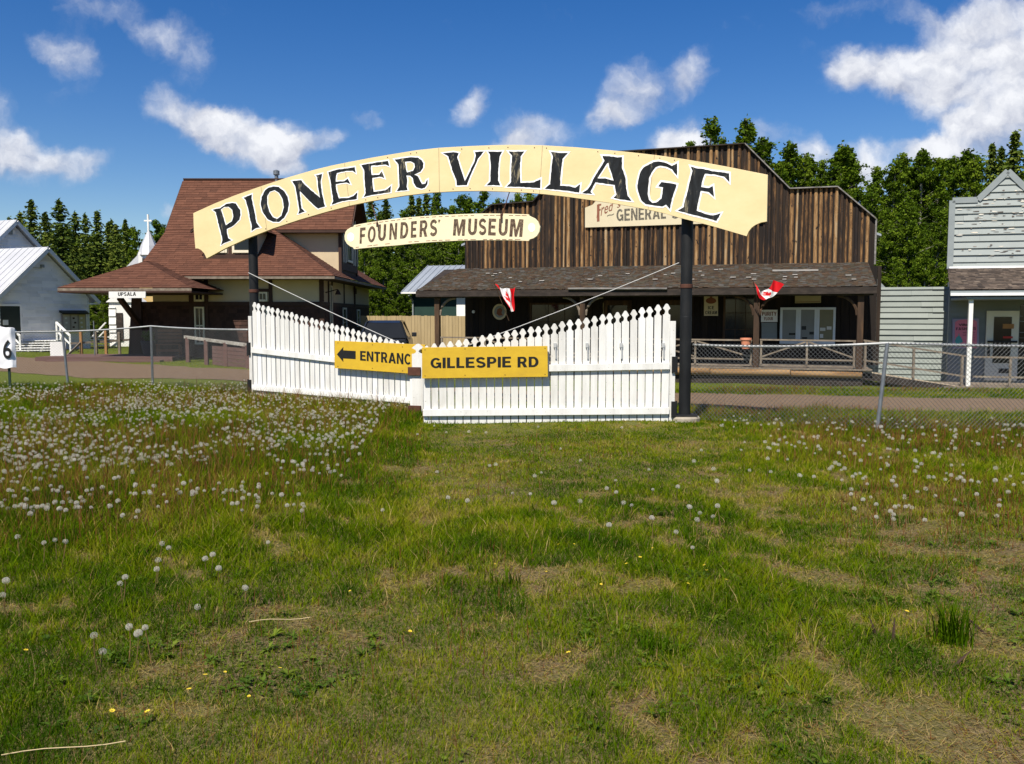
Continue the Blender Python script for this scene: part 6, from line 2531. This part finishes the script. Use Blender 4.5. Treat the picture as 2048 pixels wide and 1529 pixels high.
for tr in TREES:
    gi = next(i for i, g_ in enumerate(GROUPS) if g_[0] <= tr[1] < g_[1])
    rows.setdefault((gi, tr[0]), []).append(tr[1])
for k_, (kd, px, py, dep, wf) in enumerate(TREES):
    gi = next(i for i, g_ in enumerate(GROUPS) if g_[0] <= px < g_[1])
    rk = sorted(rows[(gi, kd)])
    vis = [q for q in rk if -60 < q < 2110]
    if px in vis and len(vis) > 1:
        ix = vis.index(px)
        pos = '%s from the left, ' % ORD[ix] if ix <= len(vis) // 2 else '%s from the right, ' % ORD[len(vis) - 1 - ix]
    else:
        pos = ''
    crown, trunk, h = random.choice(PROTO[kd])
    p = at(px, py, dep)
    gz = tz(p.x, p.y)
    s = (p.z - gz) / h
    nm = 'spruce_tree' if kd in 'st' else 'poplar_tree'
    o = thing(nm, '%s, %s%s' % (LOOK[kd], pos, GROUPS[gi][2]), 'tree', (p.x, p.y, gz), random.uniform(0, 6.28), GROUPS[gi][3])
    sw = s * wf if s * wf < 1.9 else 1.9
    o.scale = (sw, sw, s)
    for nme, me in (('trunk', trunk), ('crown', crown)):
        c = bpy.data.objects.new(nme, me)
        COL.objects.link(c)
        c.parent = o

# low brush along the forest foot


def brush():
    g_ = np.random.default_rng(5)
    n = 60000
    x = g_.uniform(-62, 62, n)
    y = 66 + g_.random(n) * 10
    hmax = 2.2 + 4.2 * fbm(x, y, .35, 71) + 1.5 * vnoise(x, y, 1.3, 75)
    z = hmax * g_.random(n) ** .7
    keep = (fbm(x + z, y - z, .9, 77) > .36)
    C = np.stack([x, y, z], 1)[keep]
    n = len(C)
    D = unit(g_.normal(size=(n, 3)))
    S = g_.uniform(.12, .26, n)
    v, f = leaf_quads(C, D, S, S * .6, g_, .6)
    T = np.clip(.28 + .5 * (fbm(C[:, 0], C[:, 2] * 2, .8, 79) - .5) + .15 * g_.normal(size=n), 0, 1)
    o = np_mesh('undergrowth', v, f, ASPEN, T)
    tag(o, 'tangled green undergrowth filling the foot of the forest edge', 'undergrowth', kind='stuff')


brush()

# ------------------------------------------------------------------ grass


def dryness(x, y):
    """0 lush .. 1 bare"""
    d = .30 * fbm(x, y * .8, .75, 101, 4) + .70 * fbm(x, y, 3.3, 105, 4) + .10 * (fbm(x, y, 4.0, 111, 3) - .5) * 2
    # worn ground towards the right front, lush strip in front of the gate
    d = d + .055 * np.exp(-((x - 1.6) / 1.5) ** 2 - ((y - 4.9) / 1.6) ** 2) - .10 * np.exp(-((x - .6) / 2.0) ** 2 - ((y - 10.8) / 2.2) ** 2)
    return d


def mowed(x, y):
    return np.clip(1.25 * np.exp(-((x - .7) / 2.2) ** 4 - ((y - 10.5) / 3.2) ** 4), 0, 1)


def blades():
    g_ = np.random.default_rng(3)
    d0, d1 = 2.5, 19.5
    n = 1480000
    # density falls with distance: sample y from y^-0.35 * (width ~ y)
    t = g_.random(n)
    e = 1.72 - 1.15
    e = .62
    y = (d0 ** e + t * (d1 ** e - d0 ** e)) ** (1 / e)
    w = .64 * y + 2.3
    x = g_.uniform(-1, 1, n) * w
    dry = dryness(x, y)
    mow = mowed(x, y)
    bare = np.clip((dry - .585) / .07, 0, 1)
    keep = g_.random(n) > bare * .48
    keep &= ~on_path(x, y, .0) | (on_path(x, y, .0) & ~on_path(x, y, -.22) & (g_.random(n) < .6))
    x, y, dry, mow, bare = x[keep], y[keep], dry[keep], mow[keep], bare[keep]
    n = len(x)
    tall = fbm(x, y, .55, 131, 3)
    left = sst(-.5, -3.5, x) * sst(5.0, 7.5, y)
    h = (.022 + .034 * np.clip((tall - .35) * 2.4, 0, 1.2) + .025 * sst(5, 8, y) + .055 * left) * (1 - .55 * mow) * (1 - .55 * bare) * np.exp(.32 * g_.normal(size=n))
    h *= np.where(y > 15.5, .8, 1) * (.72 + .6 * fbm(x, y, 7.0, 141, 2))
    gx, gy = GLB[0] - GLA[0], GLB[1] - GLA[1]
    gl_ = sqrt(gx * gx + gy * gy)
    gt = ((x - GLA[0]) * gx + (y - GLA[1]) * gy) / gl_ ** 2
    gd = ((x - GLA[0]) * gy - (y - GLA[1]) * gx) / gl_
    foot = (gt > -.02) & (gt < 1.02) & (gd > .01) & (gd < .45)
    h = np.where(foot, h + .10 * g_.random(n), h)
    wd = .0017 * (y / 4) ** .7 * g_.uniform(.6, 1.35, n)
    # colour
    tint = .27 + .40 * (fbm(x, y, .9, 151, 4) - .5) * 1.7 + .62 * (fbm(x, y, 4.5, 161, 3) - .5) + .40 * (fbm(x, y, 13.0, 165, 2) - .5) + .10 * g_.normal(size=n) + .16 * bare + .10 * np.clip((dry - .50) / .1, 0, 1)
    tint = tint + .06 * mow
    strw = g_.random(n) < (.055 + .50 * bare + .08 * np.clip((dry - .52) / .06, 0, 1))
    strw |= foot & (g_.random(n) < .35)
    tint = np.where(strw, g_.uniform(.68, .88, n), tint)
    tint = np.clip(tint, 0, .88)
    # rusty sorrel stalks, taller, in drifts
    dr = fbm(x, y, .5, 171, 3)
    so_ = (g_.random(n) < .085 * np.clip((dr - .46) / .1, 0, 1) * np.clip(left + sst(2.0, 3.5, x) * sst(5.5, 7, y) * .8 + .12, 0, 1))
    tint = np.where(so_, g_.uniform(.90, 1.0, n), tint)
    h = np.where(so_, h * 1.35 + .05, h)
    a = g_.uniform(0, 2 * pi, n)
    flatb = strw & (g_.random(n) < .35 + .5 * bare)
    h = np.where(flatb, h * .45 + .004, h)
    lean = np.where(flatb, .03 + .03 * g_.random(n), h * g_.uniform(.2, 1.25, n)) * np.where(so_, .3, 1)
    la = a + g_.normal(size=n) * .8
    bx, by = np.cos(a) * wd, np.sin(a) * wd
    lx, ly = -np.sin(la) * lean, np.cos(la) * lean
    z = terr(x, y)
    O = np.stack([x, y, z - .01], 1)
    B = np.stack([bx, by, np.zeros(n)], 1)
    M_ = np.stack([lx * .35, ly * .35, h * .58], 1)
    T_ = np.stack([lx, ly, h], 1)
    v = np.stack([O - B, O + B, O + M_ + B * .75, O + M_ - B * .75, O + T_], 1).reshape(-1, 3)
    i = np.arange(n) * 5
    f = np.concatenate([np.stack([i, i + 1, i + 2], 1), np.stack([i, i + 2, i + 3], 1), np.stack([i + 3, i + 2, i + 4], 1)])
    o = np_mesh('grass', v, f, GRASSM, np.concatenate([tint] * 3))
    tag(o, 'uneven meadow grass with straw coloured and rusty patches in the foreground field', 'grass', kind='stuff')


def lawn():
    g_ = np.random.default_rng(8)
    n = 230000
    t = g_.random(n)
    e = .75
    d0, d1 = 13.0, 52.0
    y = (d0 ** e + t * (d1 ** e - d0 ** e)) ** (1 / e)
    x = g_.uniform(-1, 1, n) * (.64 * y + 1.5)
    keep = y > np.interp(x, PBx, PBy) - .30 * g_.random(n) ** 1.5
    x, y = x[keep], y[keep]
    n = len(x)
    h = .05 * np.exp(.3 * g_.normal(size=n)) * (1 + .8 * (fbm(x, y, .6, 201, 3) - .5))
    wd = .0032 * (y / 15) ** .7 * g_.uniform(.7, 1.3, n)
    tint = np.clip(.40 + .35 * (fbm(x, y, .6, 211, 3) - .5) + .1 * g_.normal(size=n), 0, .8)
    a = g_.uniform(0, 2 * pi, n)
    B = np.stack([np.cos(a) * wd, np.sin(a) * wd, np.zeros(n)], 1)
    O = np.stack([x, y, terr(x, y) - .01], 1)
    l = h * g_.uniform(.1, .6, n)
    T_ = np.stack([-np.sin(a) * l, np.cos(a) * l, h], 1)
    v = np.stack([O - B, O + B, O + T_], 1).reshape(-1, 3)
    f = np.arange(3 * n).reshape(n, 3)
    o = np_mesh('lawn_grass', v, f, GRASSM, tint)
    tag(o, 'short mown lawn beyond the gravel path around the village buildings', 'grass', kind='stuff')


def thatch():
    """dead strands lying flat on the worn ground"""
    g_ = np.random.default_rng(31)
    n = 500000
    e = .55
    d0, d1 = 2.5, 12.5
    y = (d0 ** e + g_.random(n) * (d1 ** e - d0 ** e)) ** (1 / e)
    x = g_.uniform(-1, 1, n) * (.64 * y + 2.2)
    dry = dryness(x, y)
    keep = g_.random(n) < np.clip(.05 + (dry - .55) / .10, .05, .5)
    x, y = x[keep], y[keep]
    n = len(x)
    a = g_.uniform(0, 2 * pi, n)
    L = g_.uniform(.018, .055, n)
    wd = .0011 * (y / 4) ** .7 * g_.uniform(.6, 1.5, n)
    z0, z1 = terr(x, y) + .002 + .012 * g_.random(n), None
    z1 = z0 + L * g_.uniform(-.1, .35, n)
    dx, dy = np.cos(a) * L, np.sin(a) * L
    B = np.stack([-np.sin(a) * wd, np.cos(a) * wd, np.zeros(n)], 1)
    O = np.stack([x, y, z0], 1)
    T_ = np.stack([x + dx, y + dy, z1], 1)
    v = np.stack([O - B, O + B, T_ + B * .5, T_ - B * .5], 1).reshape(-1, 3)
    f = np.arange(4 * n).reshape(n, 4)
    tint = np.where(g_.random(n) < .28, g_.uniform(.90, .99, n), g_.uniform(.60, .85, n))
    o = np_mesh('thatch', v, f, GRASSM, tint)
    tag(o, 'pale dead thatch matted on the worn patches of the field', 'dead grass', kind='stuff')


blades()
thatch()
lawn()


def weeds():
    """broad-leaved rosettes, clover and sprigs between the grass"""
    g_ = np.random.default_rng(17)
    V, F, T = [], [], []
    o = 0
    n = 4200
    e = .9
    t = g_.random(n)
    y = (2.7 ** e + t * (13 ** e - 2.7 ** e)) ** (1 / e)
    x = g_.uniform(-1, 1, n) * (.64 * y + 1)
    pat = fbm(x, y, 1.1, 231, 4)
    keep = (pat > .5) & (mowed(x, y) < .4) & (dryness(x, y) < .56)
    for xx, yy, pp in zip(x[keep], y[keep], pat[keep]):
        kind = g_.random()
        zz = tz(xx, yy)
        nl = g_.integers(6, 14)
        tone = np.clip(.35 + (pp - .5) * 1.5 + .2 * g_.normal(), 0, 1)
        for k in range(nl):
            a = g_.random() * 6.28
            if kind < .45:     # rosette of narrow leaves
                L, w, up = g_.uniform(.03, .075), g_.uniform(.005, .011), g_.uniform(.15, .9)
                p0 = np.array([xx, yy, zz + .012])
            else:              # clover-like small leaves on short stalks
                L, w, up = g_.uniform(.012, .022), g_.uniform(.008, .013), g_.uniform(-.2, .5)
                p0 = np.array([xx + g_.normal() * .05, yy + g_.normal() * .05, zz + g_.uniform(.008, .035)])
            d = np.array([cos(a), sin(a), up])
            d /= np.linalg.norm(d)
            s = np.array([-sin(a), cos(a), 0]) * w
            dn = np.array([0, 0, -.25 * L])
            V += [p0, p0 + d * L * .5 + s, p0 + d * L + dn, p0 + d * L * .5 - s]
            F.append((o, o + 1, o + 2, o + 3))
            T.append(np.clip(tone + .12 * g_.normal(), 0, 1))
            o += 4
    ob = np_mesh('weeds', np.array(V), np.array(F), WEEDM, np.array(T))
    tag(ob, 'low broad leaved weeds and clover scattered through the grass', 'weeds', kind='stuff')


weeds()


def tuft(px, py, n, h, spread, label, tone):
    r = ray(px, py)
    k = -EYE / r.z
    p = Vector((r.x * k, r.y * k, 0))
    p.z = tz(p.x, p.y)
    g_ = np.random.default_rng(int(px))
    V, F = [], []
    for i in range(n):
        a = g_.random() * 6.28
        hh = h * g_.uniform(.5, 1.1)
        l = hh * g_.uniform(.1, .75)
        b = np.array([g_.normal() * spread, g_.normal() * spread, -.02])
        w = np.array([-sin(a), cos(a), 0]) * .0032
        m1 = b + np.array([cos(a) * l * .3, sin(a) * l * .3, hh * .6])
        t1 = b + np.array([cos(a) * l, sin(a) * l, hh])
        o = len(V)
        V += [b - w, b + w, m1 + w * .8, m1 - w * .8, t1]
        F += [(o, o + 1, o + 2), (o, o + 2, o + 3), (o + 3, o + 2, o + 4)]
    ob = np_mesh('grass_tuft', np.array(V), np.array(F), GRASSM, np.clip(tone + .06 * g_.normal(size=len(F)), 0, 1))
    ob.location = p
    tag(ob, label, 'grass tuft', 'taller grass tufts in the field')


tuft(1905, 1290, 150, .26, .045, 'tall dark green grass tuft at the right among dry brown patches', .10)
tuft(1010, 1170, 60, .13, .05, 'small dark green tuft left of the middle of the worn patch', .12)
tuft(1305, 1300, 90, .12, .05, 'round dark green tuft in the worn ground near the centre', .06)
tuft(265, 1120, 130, .10, .08, 'wide dark green tuft below the dandelion drift on the left', .05)

# dead dock leaves and twigs
for i, (px, py, L, a, lab) in enumerate([(1785, 1290, .13, 1.4, 'dark upright dead stalk left of the tall green tuft'), (1755, 1275, .11, 1.9, 'reddish dead leaf stalk beside the dark upright one'), (1895, 1340, .16, .6, 'purple brown dead stalk in front of the tall green tuft'),
                                         (1975, 1270, .14, 2.4, 'dark bent stalk right of the tall green tuft'), (1178, 1095, .10, 1.5, 'short dark dead stalk standing in the middle of the field'), (130, 1520, .42, .35, 'long pale dead stem lying in the lower left corner'),
                                         (560, 1248, .30, .05, 'pale straw lying flat left of the middle of the field')]):
    r = ray(px, py)
    k = -EYE / r.z
    p = Vector((r.x * k, r.y * k, 0))
    p.z = tz(p.x, p.y)
    flat = i in (5, 6)
    m = MB()
    d = Vector((cos(a), .25, 0 if flat else sin(a)))
    if flat:
        m.tube([d * (L * (q / 6 - .5)) + Vector((0, 0, .05 + .006 * sin(q))) for q in range(7)], .0022, 5)
    else:
        m.tube([d * (L * q / 5) + Vector((0, 0, -.01)) for q in range(6)], [.002, .005, .007, .006, .004, .001], 5)
    o = m.build('dead_stalk', mat('pale_straw', [(.50, .40, .22), (.42, .33, .18)], (20, 20, 20), .8) if flat else mat('dead_dock_leaf', [(.028, .016, .010), (.06, .034, .022)], (30, 30, 30), .85))
    o.location = p
    tag(o, lab, 'dead stalk', 'dead stalks in the field')

# ------------------------------------------------------------------ dandelion clocks


def clock_head(seed, n=120, R=.0172, gap=0.0):
    g_ = np.random.default_rng(seed)
    V, F = [], []
    for k in range(n):
        zc = 1 - 2 * (k + .5) / n
        a = k * 2.39996
        if zc < -.78 or (gap and g_.random() < gap and sin(a) > 0):
            continue
        q = sqrt(1 - zc * zc)
        d = np.array([q * cos(a), q * sin(a), zc])
        e = np.cross(d, [.3, .5, .8])
        e /= np.linalg.norm(e)
        f2 = np.cross(d, e)
        th = g_.random() * 6.28
        e, f2 = e * cos(th) + f2 * sin(th), f2 * cos(th) - e * sin(th)
        r = R * g_.uniform(.9, 1.06)
        o = len(V)
        V += [d * r * .25 - e * .0003, d * r * .25 + e * .0003, d * r * .9]
        F.append((o, o + 1, o + 2))
        for (p, q2) in ((e, f2), (f2, -e)):
            o = len(V)
            s = R * .16
            V += [d * r * .86, d * r + p * s + q2 * s * .3, d * r + p * s * .9 - q2 * s * .3]
            F.append((o, o + 1, o + 2))
            o = len(V)
            V += [d * r * .86, d * r - p * s + q2 * s * .3, d * r - p * s * .9 - q2 * s * .3]
            F.append((o, o + 2, o + 1))
    return np_mesh('seed_head', np.array(V), np.array(F), FLUFF, link=False)


HEADS = [clock_head(1), clock_head(2, 80), clock_head(3, 100, .0170, .45), clock_head(4, 130, .0185)]
STEMS = []
for i in range(3):
    m = MB()
    b = (.03, -.02, .04)[i]
    m.tube([(b * sin(q / 6 * 1.6) - b * sin(1.6), b * .4 * (q / 6) ** 2 - b * .4, -1 + q / 6) for q in range(7)], [.0030, .0028, .0026, .0024, .0022, .0020, .0018], 6)
    m.lathe((0, 0, -.006), [(.004, -.004), (.006, .004), (.003, .009)], 6)
    o = m.build('stem', STEM)
    STEMS.append(o.data)
    bpy.data.objects.remove(o)


def dandelions():
    g_ = np.random.default_rng(23)
    pts = []
    # hand-placed near ones (picture direction of the head, stem height)
    for px, py, h in [(188, 1268, .19), (276, 1262, .15), (290, 1250, .17), (258, 1250, .16), (205, 1300, .10), (250, 1147, .17), (240, 1160, .13), (316, 1110, .17), (313, 1128, .14), (425, 1098, .15), (410, 1106, .14), (608, 1012, .18), (604, 1020, .15), (35, 1073, .17), (88, 1086, .15), (110, 1080, .15), (131, 1083, .17), (324, 1080, .16), (337, 1087, .16),
                      (536, 1078, .13), (490, 1165, .10), (437, 1125, .12), (395, 1205, .12), (12, 1160, .15), (5, 1188, .15), (1352, 1068, .15), (1426, 1030, .15), (1435, 1008, .15), (1218, 1052, .12), (1850, 1030, .18), (1385, 1100, .08), (1380, 1010, .14), (1400, 1022, .13), (1247, 1003, .14), (1160, 1002, .13), (935, 1000, .14), (765, 1015, .13), (40, 1008, .16), (50, 1012, .16), (30, 1011, .16), (62, 1013, .15), (75, 1012, .15), (85, 1010, .15), (125, 1003, .16), (160, 1012, .15)]:
        r = ray(px, py)
        k = (h + .01 - EYE) / r.z
        pts.append((r.x * k, r.y * k, h))
    # drifts
    def drift(n, fx_, cond):
        c = 0
        while c < n:
            x, y = fx_()
            if cond(x, y) and not on_path(np.array([x]), np.array([y]), .25)[0]:
                pts.append((x, y, float(np.clip(g_.normal(.15, .035), .06, .24))))
                c += 1
    clump = lambda x, y: float(fbm(x, y, .8, 301, 3))

    def left():
        y = 6.4 + 10.6 * g_.random() ** 1.15
        x = g_.uniform(-.70 * y - .5, -.07 * y - 1.0)
        return x, y
    drift(3000, left, lambda x, y: (clump(x, y) > .27 + .24 * g_.random()) and (x < -1.15 - .12 * (y - 7) or g_.random() < .12) and (y > 8 or g_.random() < .35) and not (y > 15.3 and x > -4.6))

    def leftfar():
        y = g_.uniform(13, 19.0)
        return g_.uniform(-.62 * y, -.30 * y), y
    drift(480, leftfar, lambda x, y: clump(x, y) > .32 + .25 * g_.random())

    def right():
        y = g_.uniform(6.3, 13.0)
        return g_.uniform(.20 * y + .1, .68 * y + .6), y
    drift(330, right, lambda x, y: clump(x + 40, y) > .40 + .22 * g_.random())

    def mid():
        y = g_.uniform(6.0, 12.5)
        return g_.uniform(-.15 * y, .25 * y), y
    drift(32, mid, lambda x, y: clump(x, y) > .40)

    def gatefoot():
        f = g_.random()
        return GLA[0] + (GLB[0] - GLA[0]) * f - .35 * g_.random(), GLA[1] + (GLB[1] - GLA[1]) * f - .12 - .6 * g_.random()
    drift(70, gatefoot, lambda x, y: True)
    pts.sort(key=lambda p: p[1])
    near, rest = pts[:300], pts[300:]
    grp = 'dandelion clocks standing nearest in the field'
    for i, (x, y, h) in enumerate(near):
        z = tz(x, y)
        lab = 'white dandelion clock on a thin reddish stem in the nearer left field' if x < -.6 else ('white dandelion clock on a thin reddish stem in the nearer right field' if x > .9 else 'white dandelion clock on a thin stem in the middle of the field')
        o = thing('dandelion', lab, 'dandelion', (x, y, z + h), g_.uniform(0, 6.28), grp + (' left' if x < -.6 else ' right' if x > .9 else ' middle'))
        s = float(g_.uniform(.7, 1.15))
        hd = bpy.data.objects.new('seed_head', HEADS[int(g_.integers(0, 4))])
        COL.objects.link(hd)
        hd.parent = o
        hd.scale = (s, s, s * .92)
        hd.rotation_euler = (g_.normal() * .25, g_.normal() * .25, 0)
        st_ = bpy.data.objects.new('stem', STEMS[int(g_.integers(0, 3))])
        COL.objects.link(st_)
        st_.parent = o
        st_.scale = (1, 1, h + .03)
    # the rest as one mass
    hv = np.array([v.co for v in HEADS[1].vertices])
    hf = np.array([p.vertices for p in HEADS[1].polygons])
    V, F, T = [], [], []
    o = 0
    sv = np.array([(-.0026, 0, 0), (.0026, 0, 0), (.0, 0, -1), (0, -.0026, 0), (0, .0026, 0)])
    V2, F2 = [], []
    o2 = 0
    for (x, y, h) in rest:
        z = tz(x, y)
        a = g_.random() * 6.28
        s = g_.uniform(.7, 1.25)
        R_ = np.array([[cos(a), -sin(a), 0], [sin(a), cos(a), 0], [0, 0, 1]])
        V.append(hv @ R_.T * s + np.array([x, y, z + h]))
        F.append(hf + o)
        o += len(hv)
        q = np.array([[x - .003, y, z], [x + .003, y, z], [x, y, z + h], [x, y - .003, z], [x, y + .003, z]])
        V2.append(q)
        F2.append(np.array([[0, 1, 2], [3, 4, 2]]) + o2)
        o2 += 5
    r = thing('dandelion_drift', 'drift of many small dandelion clocks spread over the farther field', 'dandelions')
    r['kind'] = 'stuff'
    a = np_mesh('seed_heads', np.concatenate(V), np.concatenate(F), FLUFF, parent=r)
    a['kind'] = 'stuff'
    b = np_mesh('stems', np.concatenate(V2), np.concatenate(F2), STEM, parent=r)
    b['kind'] = 'stuff'


dandelions()

# small yellow flowers
m = MB()
for k in range(9):
    a = 2 * pi * k / 9
    d, s = Vector((cos(a), sin(a), .35)), Vector((-sin(a), cos(a), 0))
    m.add([d * .002, d * .008 + s * .003, d * .013, d * .008 - s * .003], [(0, 1, 2, 3)])
yo = m.build('yellow_flower', YPETAL)
yme = yo.data
bpy.data.objects.remove(yo)
m = MB()
m.tube([(0, 0, -.055), (0, 0, .002)], .0010, 4, .4)
yo = m.build('stem', WEEDM)
ysm = yo.data
bpy.data.objects.remove(yo)
for px, py in [(52, 1308), (224, 1423), (295, 1425), (410, 1347), (450, 1340), (498, 1393), (378, 1378), (1225, 1051), (1117, 1096), (1148, 1096), (1280, 1126), (1253, 1138), (1272, 1152), (1376, 1177), (1408, 1142), (1413, 1152), (1452, 1169), (1137, 1311), (1202, 1176), (1814, 1228), (1980, 1496), (1092, 1147), (1305, 1106), (990, 1130), (700, 1180), (820, 1260), (560, 1330), (1620, 1160)]:
    r = ray(px, py)
    k = (.05 - EYE) / r.z
    o = bpy.data.objects.new('yellow_flower', yme)
    COL.objects.link(o)
    o.location = (r.x * k, r.y * k, tz(r.x * k, r.y * k) + .055)
    o.rotation_euler = (random.uniform(-.3, .3), random.uniform(-.3, .3), random.uniform(0, 6))
    s = random.uniform(.6, 1.0)
    o.scale = (s, s, s)
    q = bpy.data.objects.new('stem', ysm)
    COL.objects.link(q)
    q.parent = o
    side = 'lower left' if px < 600 else ('worn middle' if px < 1550 else 'far right')
    tag(o, 'tiny yellow flower low in the grass of the %s field' % side, 'flower', 'tiny yellow flowers in the %s grass' % side)
